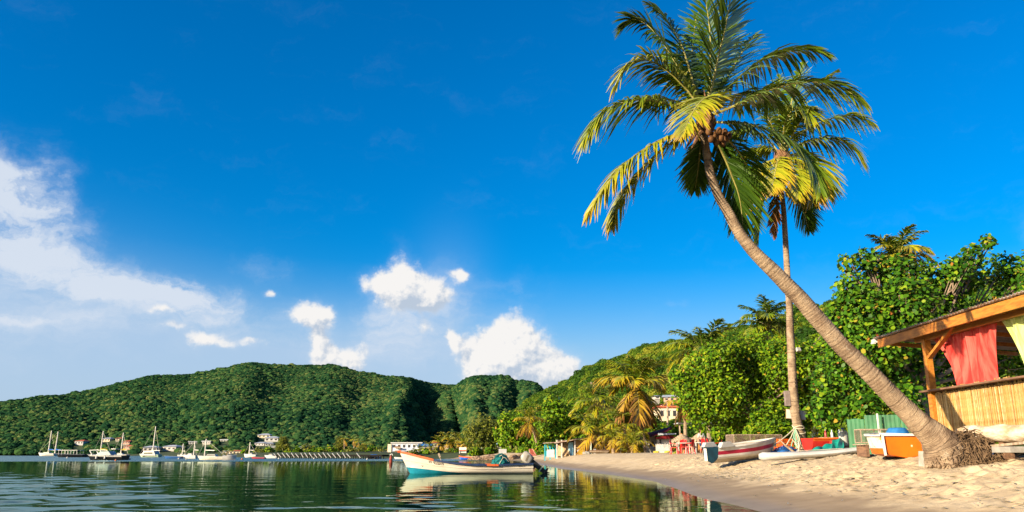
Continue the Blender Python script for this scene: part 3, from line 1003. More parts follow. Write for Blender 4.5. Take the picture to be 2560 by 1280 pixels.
def ring_trunk(path, rad, rings, seed, n=14, rough=0.05):
    """trunk with leaf-scar rings"""
    m = rings * 4
    pts = catmull(path, m)
    rp = np.interp(np.linspace(0, len(rad) - 1, m), np.arange(len(rad)), rad)
    b = B(); rows = []
    rd = random.Random(seed)
    ref = Vector((0.1, -1, 0.2))
    ph = [rd.uniform(0, 6) for _ in range(3)]
    for i, p in enumerate(pts):
        t = (pts[min(i + 1, m - 1)] - pts[max(i - 1, 0)]).normalized()
        s = t.cross(ref).normalized(); u = s.cross(t)
        k = (i % 4)
        step = (0.032, 0.0, -0.012, -0.02)[k] * rd.uniform(0.1, 1.3) * (1 - 0.6 * i / m)
        row = []
        for j in range(n):
            a = 2 * math.pi * j / n
            wob = 1 + step + rough * (math.sin(3 * a + ph[0] + i * 0.11) * 0.5 + math.sin(5 * a + ph[1] - i * 0.07) * 0.4 + rd.uniform(-0.35, 0.35))
            row.append(p + (s * math.cos(a) + u * math.sin(a)) * (rp[i] * wob))
        rows.append(row)
    b.grid(rows, close=True)
    b.f.append(tuple(range(n))); b.mi.append(0)
    cum = [0.0]
    for i in range(1, m): cum.append(cum[-1] + (pts[i] - pts[i - 1]).length)
    b.along = [c_ for c_ in cum for _ in range(n)]
    return b

def pix_curve(pts, Y0, Yt):
    """pixels along a frond; depth runs from Y0 at its foot to Yt at its tip"""
    n = len(pts)
    return [at(a, b_, Y0 + (Yt - Y0) * (i / (n - 1))) for i, (a, b_) in enumerate(pts)]

# --- the leaning palm
PY = 18.0
base1 = on_ground(2375, PY)
palm1 = thing('coconut_palm', 'big leaning coconut palm with long curved trunk beside the bamboo hut', 'palm tree', base1)
tr_px = [(1760, 330, 21), (1762, 355, 20), (1774, 426, 22), (1790, 475, 23), (1820, 531, 26), (1861, 601, 29), (1927, 672, 36), (1990, 735, 40), (2048, 802, 42), (2108, 868, 43), (2201, 960, 46),
         (2240, 1000, 47), (2281, 1041, 52), (2325, 1082, 66), (2352, 1112, 88), (2376, 1150, 116)]
n_t = len(tr_px)
tpath = [at(a, b_, PY - 1.0 * (1 - i / (n_t - 1)) ** 1.5) for i, (a, b_, w) in enumerate(tr_px)]
tpath = [(p + Vector((0, 0, -0.15)) if i == n_t - 1 else p) for i, p in enumerate(tpath)]
trad = [w / F * PY / 2 * 0.99 for (a, b_, w) in tr_px]
ring_trunk(tpath, trad, 190, 5, 20).build('trunk', PALM_BARK, palm1, smooth=True, world=True)

def root_mass():
    rd = random.Random(3)
    b = B()
    lo = palm1.location
    # swollen foot
    for k, (dx, dy, dz, r_) in enumerate(((0.15, -0.05, 0.1, 0.46), (0.5, -0.1, 0.08, 0.46), (0.9, 0.0, 0.0, 0.38), (0.25, -0.3, 0.0, 0.3), (0.05, 0.1, 0.2, 0.4), (0.55, 0.2, 0.15, 0.35))):
        b.ico((dx, dy, dz), r_, 3, (1, 1, 0.85), seed=k, amp=0.35, freq=3.0)
    # hundreds of short wiry roots
    for k in range(1500):
        a = rd.uniform(0, 6.28); rr = rd.random() ** 0.5
        cx = 0.40 + 0.85 * rr * math.cos(a); cy = -0.12 + 0.5 * rr * math.sin(a)
        z0 = 0.74 * (1 - rr ** 1.5) * (1 - 0.35 * rr * math.cos(a)) + rd.uniform(-.06, .06)
        p0 = Vector((cx, cy, z0))
        d = Vector((0.5 * math.cos(a) + rd.gauss(0, .5), 0.4 * math.sin(a) + rd.gauss(0, .5), rd.gauss(-0.35, 0.35))).normalized()
        l = rd.uniform(0.08, 0.24)
        b.tube([p0, p0 + d * l * 0.5 + Vector((0, 0, 0.02)), p0 + d * l + Vector((0, 0, -0.03))], [0.013, 0.011, 0.005], 4, cap=False)
    for k in range(60):
        p0 = Vector((rd.uniform(0.6, 1.0), rd.uniform(-0.35, 0.1), rd.uniform(0.02, 0.15)))
        l = rd.uniform(0.4, 1.3)
        b.tube([p0, p0 + Vector((l * 0.5, rd.gauss(-.05, .1), -0.03)), p0 + Vector((l, rd.gauss(-0.1, .2), -0.10))], [0.016, 0.013, 0.006], 4, cap=False)
    o = b.build('root_mass', M('root_wood', (0.19, 0.12, 0.065), (0.09, 0.055, 0.03), scale=6, rough=0.95, bump=0.8, bscale=30), palm1, smooth=False)
    o['kind'] = 'stuff'
root_mass()
YC = PY - 1.0
FR1 = [  # pixels from crown to tip, tip depth, blade length, droop, tone
    ([(1752, 290), (1704, 272), (1640, 252), (1585, 250), (1527, 268), (1490, 300), (1462, 345)], -0.8, 0.80, 0.75, 0.36),
    ([(1752, 320), (1702, 332), (1655, 348), (1610, 373), (1567, 405), (1537, 436), (1500, 485), (1470, 535)], -1.2, 0.62, 0.75, 0.56),
    ([(1750, 322), (1716, 338), (1660, 368), (1600, 426), (1565, 470), (1540, 520), (1527, 560)], -0.6, 0.55, 0.75, 0.54),
    ([(1755, 285), (1740, 247), (1712, 195), (1682, 145), (1652, 98), (1618, 62), (1585, 48), (1560, 62)], 0.5, 0.85, 0.45, 0.18),
    ([(1758, 280), (1735, 218), (1722, 170), (1705, 118), (1680, 70), (1655, 35), (1622, 12)], 0.9, 0.85, 0.4, 0.14),
    ([(1752, 285), (1730, 240), (1700, 205), (1672, 180), (1635, 156), (1600, 150), (1565, 168), (1540, 212)], -0.5, 0.80, 0.6, 0.46),
    ([(1764, 280), (1777, 228), (1788, 180), (1798, 132), (1810, 85), (1820, 35), (1830, -30), (1842, -80)], -0.7, 1.05, 0.10, 0.10),
    ([(1764, 275), (1774, 218), (1776, 160), (1776, 97), (1770, 40), (1760, -20)], 1.2, 0.95, 0.2, 0.16),
    ([(1770, 285), (1800, 245), (1835, 205), (1876, 170), (1915, 145), (1955, 132), (2010, 124), (2062, 134)], 0.3, 0.80, 0.65, 0.24),
    ([(1775, 290), (1842, 262), (1885, 240), (1924, 224), (1985, 208), (2045, 205), (2105, 218), (2155, 255)], -0.7, 0.85, 0.72, 0.27),
    ([(1768, 300), (1778, 268), (1782, 248), (1770, 242), (1745, 262), (1722, 300), (1708, 335)], -2.6, 0.75, 0.35, 0.52),
    ([(1772, 305), (1808, 306), (1845, 306), (1880, 313), (1930, 328), (1973, 350), (2010, 384), (2036, 425), (2050, 470)], -1.6, 0.72, 0.70, 0.27),
    ([(1768, 320), (1798, 368), (1815, 402), (1830, 440), (1845, 480), (1853, 520), (1858, 572)], 0.6, 0.78, 0.35, 0.10),
    ([(1762, 320), (1752, 360), (1748, 395), (1744, 430), (1738, 472)], 0.8, 0.55, 0.3, 0.20),
    ([(1755, 290), (1715, 262), (1680, 250), (1645, 248), (1615, 256)], 1.6, 0.7, 0.6, 0.45),
    ([(1768, 280), (1800, 225), (1835, 165), (1865, 115), (1890, 85)], 1.8, 0.8, 0.4, 0.20),
    ([(1768, 285), (1810, 250), (1850, 235), (1900, 240), (1945, 262)], 2.2, 0.75, 0.7, 0.22),
    ([(1760, 280), (1740, 215), (1730, 150), (1735, 90), (1740, 40)], 2.0, 0.85, 0.3, 0.22),
    ([(1770, 315), (1815, 345), (1850, 385), (1875, 435), (1885, 490)], 1.8, 0.7, 0.5, 0.24),
    ([(1756, 282), (1735, 235), (1705, 190), (1690, 150), (1668, 125)], 2.4, 0.8, 0.4, 0.33),
]
for k, (px_, dY, ll_, dr_, tn_) in enumerate(FR1):
    cv = pix_curve(px_, YC, YC + dY)
    frond_obj('frond', palm1, cv, 96 if len(px_) > 5 else 76, ll_ * 1.15, 0.052, dr_ * 0.85, tn_, 100 + k, rib=0.034, flat=(0.12 if k != 6 else 0.2))
# coconuts and the fibrous heart
heart = at(1764, 305, YC)
b = B(); b.ico(heart, 0.22, 3, (1, 1, 1.3), 2, 0.3); b.build('crown_heart', FIBRE, palm1, world=True)
for k, (a, c, dY) in enumerate(((1785, 338, -.25), (1803, 345, -.22), (1812, 330, -.1), (1798, 327, -.28), (1790, 356, -.2), (1806, 358, -.12), (1778, 348, -.3), (1815, 346, 0), (1822, 338, .1), (1772, 330, -.3), (1800, 342, .1))):
    q = at(a, c, YC + dY)
    b = B(); b.ico(q, 0.082, 2, (0.9, 0.9, 1.12), k, 0.12, 1.0); b.build('coconut', NUT, palm1, world=True, smooth=True)
for k, (x0, y0, x1, y1) in enumerate(((1745, 322, 1712, 375), (1752, 328, 1728, 372), (1745, 310, 1715, 335), (1775, 300, 1760, 225), (1752, 300, 1720, 262))):
    b = B(); q0 = at(x0, y0, YC - .2); q1 = at(x1, y1, YC - .35)
    b.tube([q0, (q0 + q1) / 2, q1], [0.05, 0.045, 0.008], 6); b.build('flower_sheath', FIBRE, palm1, world=True, smooth=True)

# --- the straight palm behind it
PY2 = 36.0
base2 = on_ground(2008, PY2)
palm2 = thing('coconut_palm', 'tall straight coconut palm with white boards nailed to its trunk', 'palm tree', base2)
tr2 = [(1952, 440, 12), (1953, 470, 12), (1960, 540, 13), (1968, 680, 15), (1974, 780, 17), (1979, 900, 20), (1985, 1000, 22), (1992, 1053, 23), (2001, 1088, 24), (2008, 1150, 30)]
t2 = [at(a, c, PY2 - 0.8 * (1 - i / (len(tr2) - 1))) for i, (a, c, w) in enumerate(tr2)]
ring_trunk(t2, [w / F * PY2 / 2 for a, c, w in tr2], 120, 9, 12).build('trunk', PALM_BARK, palm2, smooth=True, world=True)
YD = PY2 - 0.8
FR2 = [
    ([(1955, 385), (1958, 340), (1965, 300), (1985, 272), (2010, 275), (2025, 300)], -2.5, 1.2, 0.6, 0.40),
    ([(1960, 385), (1992, 342), (2030, 315), (2070, 299), (2110, 290), (2145, 292), (2180, 308)], -0.5, 1.0, 0.85, 0.36),
    ([(1962, 390), (1997, 362), (2035, 350), (2070, 347), (2105, 352), (2132, 370), (2152, 398)], -1.0, 1.1, 0.85, 0.40),
    ([(1958, 380), (1970, 310), (1980, 250), (1992, 205), (2008, 160)], 1.0, 1.2, 0.3, 0.26),
    ([(1958, 380), (1990, 290), (2030, 225), (2060, 198), (2090, 178)], 1.8, 1.0, 0.5, 0.40),
    ([(1950, 385), (1930, 372), (1900, 372), (1870, 385), (1845, 410)], 0.8, 1.1, 0.7, 0.44),
    ([(1950, 395), (1925, 402), (1900, 425), (1880, 460), (1866, 495), (1858, 520)], -1.2, 1.1, 0.6, 0.56),
    ([(1953, 395), (1945, 400), (1938, 430), (1932, 460), (1930, 480)], -2.6, 1.1, 0.5, 0.60),
    ([(1960, 395), (1990, 400), (2015, 425), (2028, 462), (2032, 500)], -1.6, 1.1, 0.6, 0.60),
    ([(1958, 405), (1975, 440), (1995, 485), (2010, 530), (2022, 572)], 1.0, 1.0, 0.25, 0.14),
    ([(1952, 405), (1930, 445), (1910, 500), (1900, 550), (1895, 600)], 0.4, 1.0, 0.25, 0.22),
    ([(1953, 410), (1946, 455), (1941, 510), (1939, 550), (1938, 590)], -0.3, 0.55, 0.2, 0.97),
    ([(1955, 380), (1935, 330), (1915, 280), (1900, 240), (1880, 215)], 1.2, 1.2, 0.4, 0.22),
    ([(1955, 380), (1948, 300), (1945, 240), (1950, 190)], 2.0, 1.2, 0.4, 0.24),
    ([(1950, 385), (1915, 345), (1880, 325), (1845, 330), (1820, 355)], 1.6, 1.1, 0.7, 0.28),
    ([(1960, 390), (2000, 385), (2035, 405), (2058, 440), (2068, 480)], 0.8, 1.1, 0.6, 0.42),
    ([(1953, 400), (1970, 395), (1985, 420), (1992, 455), (1995, 490)], -2.2, 1.0, 0.5, 0.5),
    ([(1958, 385), (1985, 330), (2010, 290), (2030, 270)], -2.0, 1.1, 0.6, 0.34),
]
for k, (px_, dY, ll_, dr_, tn_) in enumerate(FR2):
    frond_obj('frond', palm2, pix_curve(px_, YD, YD + dY), 72, ll_ * 1.15, 0.085, dr_, tn_, 300 + k, rib=0.05)
b = B(); b.ico(at(1955, 400, YD), 0.4, 3, (1, 1, 1.2), 2, 0.3); b.build('crown_heart', FIBRE, palm2, world=True)

# --- palms further along the shore share a few frond shapes
FV = {}
def frond_variant(el, droop_shape, tone, leaflets, seed):
    """a frond of length 1 along +X, rising at el and arching over"""
    key = (el, droop_shape, tone, leaflets, seed)
    if key in FV: return FV[key]
    pts = []; p = Vector((0, 0, 0)); a = R(el)
    n = 9
    for i in range(n):
        pts.append(p.copy())
        p = p + Vector((math.cos(a), 0, math.sin(a))) * (1 / (n - 1))
        a -= R(droop_shape) / (n - 1) * (0.6 + 0.8 * i / n)
    V, Q, T, cp = frond_geo(pts, leaflets, 0.35, 0.040 if leaflets > 24 else 0.06, 0.55, tone, seed, start=0.1)
    me = np_mesh('frond', V, Q, {'v': T}); me.materials.append(PALM_LEAF)
    b = B(); b.tube(cp[::max(1, len(cp) // 8)], [0.012 * (1 - .8 * i / 8) for i in range(len(cp[::max(1, len(cp) // 8)]))], 4)
    rb = b.mesh('rib'); rb.materials.append(RACHIS)
    FV[key] = (me, rb)
    return FV[key]

def shore_palm(name, label, crown_px, base_px, Y, R_px, tone, seed, leaflets=30, nf=18, group=None, hang=0.5, windy=0.0, ground=None):
    rd = random.Random(seed)
    base = on_ground(base_px[0], Y) if ground is None else Vector(ground)
    top = at(crown_px[0], crown_px[1], Y)
    t = thing(name, label, 'palm tree', base, group=group)
    L = R_px / F * Y
    mid = base.lerp(top, 0.5) + Vector(((base.x - top.x) * 0.12, 0, 0))
    h = max(0.5, (top - base).length)
    ring_trunk([base + Vector((0, 0, -0.3)), mid, top], [0.18 + 0.004 * h, 0.13, 0.10], 20, seed, 8).build('trunk', PALM_BARK, t, smooth=True, world=True)
    for k in range(nf):
        u = (k + 0.5) / nf
        az = k * 2.399 + rd.uniform(-.2, .2)
        if u < 0.38: el, ds, tn = 66, 75, tone - 0.10
        elif u < 0.72: el, ds, tn = 30, 85, tone + 0.04
        elif u < 1 - hang * 0.2: el, ds, tn = 0, 75, tone + 0.12
        else: el, ds, tn = -45, 40, tone + 0.26
        tn = round(min(0.95, max(0.05, tn)) * 10) / 10
        me, rb = frond_variant(el, ds, tn, leaflets, k % 2)
        o = bpy.data.objects.new('frond', me); link(o, t)
        o.location = top - base
        o.rotation_euler = (rd.uniform(-.25, .25), rd.uniform(-.12, .12), az)
        s = L * rd.uniform(0.82, 1.12)
        o.scale = (s, s, s)
        if leaflets > 22:
            r_ = bpy.data.objects.new('rib', rb); link(r_, o)
    return t

SP_ = [
    ('tall palm whose feathery head rises above the round-leaved sea grape tree', (2240, 640), (2290, 0), 36, 92, 0.50, 40, 18, .2),
    ('palm with golden lower fronds half hidden inside the sea grape tree', (2160, 760), (2190, 0), 40, 78, 0.60, 40, 14, .6),
    ('palm with brown and gold skirt of hanging fronds beside the red roof', (1590, 965), (1614, 0), 86, 104, 0.55, 34, 26, 1.4),
    ('windblown green palm behind the big bushy tree at its seaward shoulder', (1757, 885), (1775, 0), 74, 104, 0.42, 34, 18, .4),
    ('green palm head against the ridge just behind the straight trunk', (1918, 815), (1930, 0), 84, 92, 0.28, 34, 18, .3),
    ('palm with one hanging gold frond at the seaward edge of the bushy tree', (1712, 1010), (1715, 0), 63, 52, 0.66, 28, 12, 1.6),
    ('green palm between the round tree and the gold skirted palm', (1492, 1010), (1500, 0), 100, 74, 0.40, 30, 16, .4),
    ('yellow green palm whose fronds hang over the plywood shack roof', (1482, 1078), (1505, 0), 88, 66, 0.52, 30, 16, 1.0),
    ('low palm with broad arching fronds behind the two young gold palms', (1560, 1070), (1572, 0), 85, 66, 0.44, 30, 16, .5),
    ('young gold palm on the sand beside the picture boards', (1532, 1098), (1533, 0), 80, 46, 0.60, 28, 14, .6),
    ('young gold palm on the sand nearest the white picket fence', (1583, 1112), (1581, 0), 78, 48, 0.60, 28, 14, .6),
    ('leaning slender palm with gold skirt on the beach near the ladder', (1322, 1052), (1347, 0), 122, 48, 0.60, 26, 18, 1.6),
    ('small green palm sprouting behind the red beach chairs', (1702, 1124), (1702, 0), 58, 30, 0.44, 24, 10, .2),
]
for k, (lab, cpx, bpx, Y, Rp, tn, lf, nf, hg) in enumerate(SP_):
    shore_palm('coconut_palm', lab, cpx, bpx, Y, Rp, tn - .02, 50 + k, lf, nf + 6, hang=hg)
TOWN = [((1100, 1107), 'gold palm at the town end of the beach, beside the small red roofed house'), ((1122, 1100), 'gold palm second from the small red roofed house'), ((1143, 1098), 'tallest of the gold palms above the red kiosk'),
        ((1160, 1108), 'gold palm directly behind the red kiosk'), ((1133, 1114), 'short gold palm in front of the taller town palms'), ((1052, 1127), 'short bushy palm in front of the blue roofed house'),
        ((1077, 1122), 'short yellow palm in front of the small red roofed house')]
for k, (cpx, lab) in enumerate(TOWN):
    shore_palm('coconut_palm', lab, cpx, (cpx[0] + 2, 0), 178 + 5 * (k % 3), 30 if k < 5 else 24, 0.58, 80 + k, 16, 14, group='palms along the town shore', hang=1.4)
QUAY = [((860, 1098), 'tall thin palm behind the middle of the jetty'), ((884, 1100), 'palm beside the tall thin one behind the jetty'), ((896, 1106), 'gold palm third along behind the jetty'),
        ((916, 1112), 'gold palm near the shore end of the jetty'), ((955, 1126), 'low palm beside the white town building'), ((568, 1130), 'small palm on the far shore behind the long white sailboat')]
for k, (cpx, lab) in enumerate(QUAY):
    shore_palm('coconut_palm', lab, cpx, (cpx[0] + 1, 0), 205 + 4 * (k % 3), 17, 0.52, 95 + k, 10, 12, group='palms behind the jetty', hang=1.0)

# ------------------------------------------------------------------ leafy trees
BARK = M('grey_bark', (0.26, 0.19, 0.13), (0.13, 0.09, 0.06), scale=4, rough=0.9, bump=0.6, bscale=16)
GRAPE_LEAF = leaf_mat('sea_grape_leaf', [(0.0, (0.010, 0.040, 0.004)), (0.35, (0.028, 0.092, 0.006)), (0.7, (0.085, 0.185, 0.008)), (0.92, (0.19, 0.26, 0.012)), (0.97, (0.34, 0.24, 0.03)), (1.0, (0.26, 0.06, 0.02))], trans=0.15, rough=0.38, gloss=0.03)
BUSH_LEAF = leaf_mat('broad_leaf', [(0.0, (0.018, 0.055, 0.004)), (0.35, (0.050, 0.125, 0.006)), (0.75, (0.155, 0.240, 0.008)), (0.97, (0.26, 0.29, 0.015)), (1.0, (0.34, 0.18, 0.03))], trans=0.16, rough=0.4, gloss=0.02)
OLIVE_LEAF = leaf_mat('olive_leaf', [(0.0, (0.04, 0.055, 0.008)), (0.5, (0.12, 0.14, 0.015)), (1.0, (0.24, 0.23, 0.03))], trans=0.3, gloss=0.04)

def leaf_cloud(blobs, count, leaf, corners, seed, shape=(1, 1), inner=0.35, up=0.5):
    """leaves spread through the crown's lobes; blobs: (centre, radius)"""
    r = np.random.default_rng(seed)
    vol = np.array([b_[1] ** 2 for b_ in blobs]); vol = vol / vol.sum()
    which = r.choice(len(blobs), count, p=vol)
    cen = np.array([tuple(b_[0]) for b_ in blobs])[which]; rad = np.array([b_[1] for b_ in blobs])[which]
    d = r.normal(size=(count, 3)); d /= np.linalg.norm(d, axis=1)[:, None]
    # lumps: twigs end in bunches
    nb = max(40, count // 16)
    bd = r.normal(size=(nb, 3)); bd /= np.linalg.norm(bd, axis=1)[:, None]
    pick = r.integers(0, nb, count)
    d = d * 0.30 + bd[pick]
    d /= np.linalg.norm(d, axis=1)[:, None]
    shell = np.where(r.random(count) < inner, r.uniform(0.3, 0.85, count), r.uniform(0.80, 1.12, count))
    lump = 0.86 + 0.28 * r.random(nb)[pick]
    p = cen + d * (rad * shell * lump)[:, None]
    nrm = d * 0.55 + r.normal(size=(count, 3)) * 0.45 + np.array([-0.18, -0.22, up])
    nrm /= np.linalg.norm(nrm, axis=1)[:, None]
    a = np.cross(nrm, r.normal(size=(count, 3))); a /= np.linalg.norm(a, axis=1)[:, None]
    bb = np.cross(nrm, a)
    sz = leaf * r.uniform(0.65, 1.25, count)
    ang = np.arange(corners) * 2 * np.pi / corners
    V = p[:, None, :] + sz[:, None, None] * 0.5 * (np.cos(ang)[None, :, None] * a[:, None, :] * shape[0] + np.sin(ang)[None, :, None] * bb[:, None, :] * shape[1])
    # a slight cup in every leaf
    V += (nrm[:, None, :] * (sz[:, None, None] * 0.10 * np.cos(2 * ang)[None, :, None]))
    Fq = np.arange(count * corners).reshape(count, corners)
    val = np.clip(r.beta(2.2, 2.4, count) + 0.18 * (r.random(nb)[pick] - 0.5), 0, 1)
    val = np.where(r.random(count) < 0.035, r.uniform(0.93, 1.0, count), np.minimum(val, 0.92))
    return V.reshape(-1, 3), Fq, np.repeat(val, corners)

def leafy_tree(name, label, blobs_px, Y, leaf, count, mat, seed, corners=6, shape=(1, 1), base_px=None, dY=1.0, trunk_r=0.16, cat='tree', group=None, limbs=True, trunks=1, depth_jit=1.0, inner=0.35, base=None):
    rd = random.Random(seed)
    blobs = []
    for bl in blobs_px:
        px_, py_, rp = bl[:3]
        yy = Y + (bl[3] if len(bl) > 3 else rd.uniform(-1, 1) * depth_jit)
        blobs.append((at(px_, py_, yy), rp / F * yy))
    bx = base_px if base_px is not None else sum(b_[0] for b_ in blobs_px) / len(blobs_px)
    base = on_ground(bx, Y) if base is None else Vector(base)
    t = thing(name, label, cat, base, group=group)
    V, Fq, val = leaf_cloud(blobs, count, leaf, corners, seed, shape, inner)
    V = V - np.array(tuple(base))
    zmin = 0.05
    V[:, 2] = np.maximum(V[:, 2], zmin)
    cr = mesh_obj('crown', np_mesh('crown', V, Fq, {'v': val}), mat, t)
    if limbs:
        b = B()
        fork = base + Vector((rd.uniform(-.3, .3), rd.uniform(-.3, .3), max(0.5, 0.30 * (max(bb[0].z for bb in blobs) - base.z))))
        b.tube([base + Vector((0, 0, -0.2)), base.lerp(fork, 0.5) + Vector((rd.uniform(-.1, .1), 0, 0)), fork], [trunk_r * 1.25, trunk_r, trunk_r * 0.85], 9)
        tr = b.build('trunk', BARK, t, world=True, smooth=True)
        b = B()
        for (c, r_) in blobs:
            if c.z < fork.z + 0.3: continue
            m = fork.lerp(c, 0.5) + Vector((rd.uniform(-.3, .3) * r_, rd.uniform(0, .8) * r_, -0.25 * r_))
            b.tube([fork, m, c], [trunk_r * 0.45, trunk_r * 0.28, trunk_r * 0.12], 6)
            for q in range(4):
                e = c + Vector((rd.gauss(0, 1), rd.gauss(-.2, 1), rd.gauss(.3, .8))).normalized() * r_ * rd.uniform(0.5, 0.85)
                b.tube([m.lerp(c, rd.uniform(.2, .9)), m.lerp(e, 0.6), e], [trunk_r * 0.16, trunk_r * 0.11, trunk_r * 0.04], 5)
        b.build('limbs', BARK, t, world=True, smooth=True)
    return t

leafy_tree('sea_grape_tree', 'large round-leaved sea grape tree spreading behind the bamboo hut', [
    (2118, 658, 24), (2165, 650, 30), (2205, 690, 50), (2135, 725, 46), (2262, 690, 56), (2335, 700, 50), (2395, 670, 36), (2432, 635, 26), (2468, 606, 20), (2420, 690, 40), (2500, 680, 44, 1.5), (2570, 690, 55, 1.5), (2650, 730, 95),
    (2172, 785, 66), (2275, 770, 76), (2370, 765, 50), (2108, 800, 50), (2205, 865, 66), (2125, 880, 66), (2092, 960, 60), (2185, 960, 66), (2270, 930, 66), (2345, 880, 60, 1.0), (2420, 850, 50, 2.5),
    (2160, 1025, 46), (2262, 1000, 44), (2066, 1020, 44), (2400, 930, 50, 3), (2480, 900, 50, 3), (2560, 880, 60, 3), (2480, 770, 50, 4), (2540, 800, 60, 4), (2310, 990, 40, 1.5)],
    31.0, 0.18, 24000, GRAPE_LEAF, 11, 6, (1.0, 0.80), base_px=2330, trunk_r=0.22, depth_jit=1.2)
leafy_tree('bushy_tree', 'big bright green bushy tree on the beach behind the fish trap', [
    (1830, 880, 46), (1762, 925, 56), (1900, 885, 58), (1962, 905, 58), (2022, 905, 50), (1738, 985, 50), (1800, 980, 66), (1880, 972, 72), (1960, 985, 66), (2040, 965, 56), (1752, 1040, 36), (1832, 1050, 48), (1920, 1048, 48),
    (1702, 945, 28), (1800, 892, 42), (1996, 1045, 40), (2060, 900, 40), (2085, 840, 46, 4), (2040, 1030, 40), (1795, 1085, 18)],
    49.0, 0.22, 26000, BUSH_LEAF, 12, 5, (1.0, 0.62), base_px=1880, trunk_r=0.2, depth_jit=2.0)
leafy_tree('round_tree', 'dense round bright green tree behind the painted beach shack', [
    (1390, 1045, 42), (1362, 1078, 28), (1425, 1040, 36), (1446, 1078, 34), (1402, 1090, 38), (1380, 1015, 24), (1350, 1100, 22), (1432, 1105, 30)],
    128.0, 0.55, 3600, BUSH_LEAF, 13, 5, (1, .7), depth_jit=2)
leafy_tree('yellow_green_tree', 'yellow green tree with a bare pale trunk at the end of the beach', [
    (1280, 1070, 34), (1312, 1056, 28), (1278, 1102, 30), (1252, 1082, 20), (1330, 1092, 22), (1305, 1110, 20), (1262, 1048, 18)],
    140.0, 0.6, 2600, BUSH_LEAF, 14, 5, (1, .6), base_px=1275, trunk_r=0.4)
leafy_tree('olive_tree', 'olive coloured tree above the rocks beside the red kiosk', [
    (1208, 1068, 32), (1192, 1100, 26), (1226, 1100, 28), (1176, 1078, 18), (1232, 1068, 20), (1210, 1120, 20)],
    150.0, 0.6, 2400, OLIVE_LEAF, 15, 5, (1, .5), trunk_r=0.3)
leafy_tree('casuarina_tree', 'feathery grey green casuarina on the far shore behind the jetty start', [
    (707, 1112, 14), (712, 1100, 9), (698, 1122, 12), (718, 1122, 13), (704, 1096, 5)], 222.0, 0.7, 1500, OLIVE_LEAF, 16, 4, (1.3, .25), trunk_r=0.25)
leafy_tree('casuarina_tree', 'feathery casuarina beside the tall thin palm behind the jetty', [
    (850, 1112, 12), (846, 1098, 7), (856, 1120, 14), (842, 1122, 10)], 216.0, 0.7, 1200, OLIVE_LEAF, 17, 4, (1.3, .25), trunk_r=0.25)
SHRUB = [(648, 1128, 9, 'left of the feathery casuarina'), (672, 1126, 10, 'touching the feathery casuarina'), (742, 1129, 11, 'between the casuarina and the tall yellow bush'), (768, 1122, 14, 'tallest of those behind the jetty'), (800, 1128, 11, 'behind the middle of the jetty'),
         (826, 1127, 12, 'left of the palms behind the jetty'), (905, 1124, 12, 'below the gold palms behind the jetty'), (930, 1122, 12, 'beside the white town building'), (612, 1130, 8, 'behind the white launch'), (876, 1128, 10, 'under the tall thin palm'),
         (785, 1127, 10, 'just right of the tallest yellow bush'), (720, 1131, 8, 'at the foot of the casuarina'), (945, 1128, 9, 'nearest the white town building'), (1175, 1128, 10, 'beside the red kiosk'), (1125, 1130, 9, 'beside the pink parasol'), (1020, 1136, 7, 'in front of the white town building')]
_o = 'first second third fourth fifth sixth seventh eighth ninth tenth eleventh twelfth'.split()
for k_ in range(12):
    SHRUB.append((699 + 23 * k_, 1134, 7 + (k_ * 5) % 4, 'of the low row on the jetty shore, ' + _o[k_] + ' from the casuarina'))
for k, (a, c, r_, where) in enumerate(SHRUB):
    leafy_tree('shore_bush', 'yellow green shore bush ' + where, [(a, c, r_), (a - r_ * .8, c + 3, r_ * .7), (a + r_ * .8, c + 3, r_ * .7)], 205.0 if a < 1000 else 170.0, 0.6, 320, BUSH_LEAF if k % 3 else OLIVE_LEAF, 30 + k, 4, (1, .6), limbs=False, cat='bush', group='bushes along the far shore')
BACK = [(1032, 1131, 9, 'in front of the white town building end'), (1062, 1131, 9, 'under the blue roof'), (1088, 1130, 10, 'under the small orange roofed house'), (1100, 1134, 8, 'left of the pink parasol'), (1120, 1133, 9, 'right of the pink parasol'),
        (1140, 1131, 9, 'left of the red kiosk'), (1172, 1132, 9, 'right of the red kiosk'), (1188, 1129, 11, 'above the first boulders'), (1205, 1130, 10, 'above the middle boulders'), (1224, 1129, 11, 'above the last boulders'), (1240, 1131, 10, 'left of the white board'), (1272, 1129, 10, 'right of the white board'), (1290, 1128, 10, 'behind the pair of boulders')]
for k, (a, c, r_, where) in enumerate(BACK):
    leafy_tree('shore_bush', 'dense green bush at the beach end ' + where, [(a, c, r_), (a - r_ * .8, c + 3, r_ * .7), (a + r_ * .8, c + 3, r_ * .7)], 152.0 if a < 1180 else 136.0, 0.5, 420, BUSH_LEAF if k % 2 else OLIVE_LEAF, 160 + k, 4, (1, .6), limbs=False, cat='bush', group='bushes at the beach end')
UNDER = [((1470, 1105, 22), 112, 'dark green bush behind the plywood shack'), ((1345, 1125, 16), 118, 'low bush beside the leaning slender palm'), ((1372, 1122, 14), 112, 'low bush beside the turquoise rack'), ((1640, 1064, 15), 110, 'green bush under the pale house on the slope'),
         ((1684, 1066, 14), 108, 'green bush between the pale house and the red roof'), ((1618, 1052, 26), 112, 'green bush behind the trunk of the gold skirted palm'), ((1310, 1126, 14), 128, 'yellow bush behind the ladder'), ((1540, 1050, 34), 115, 'tall green bush behind the low palms'),
         ((1450, 1020, 40), 150, 'tree crown on the slope right of the round tree'), ((1660, 1070, 12), 104, 'low green bush just above the dark red roof')]
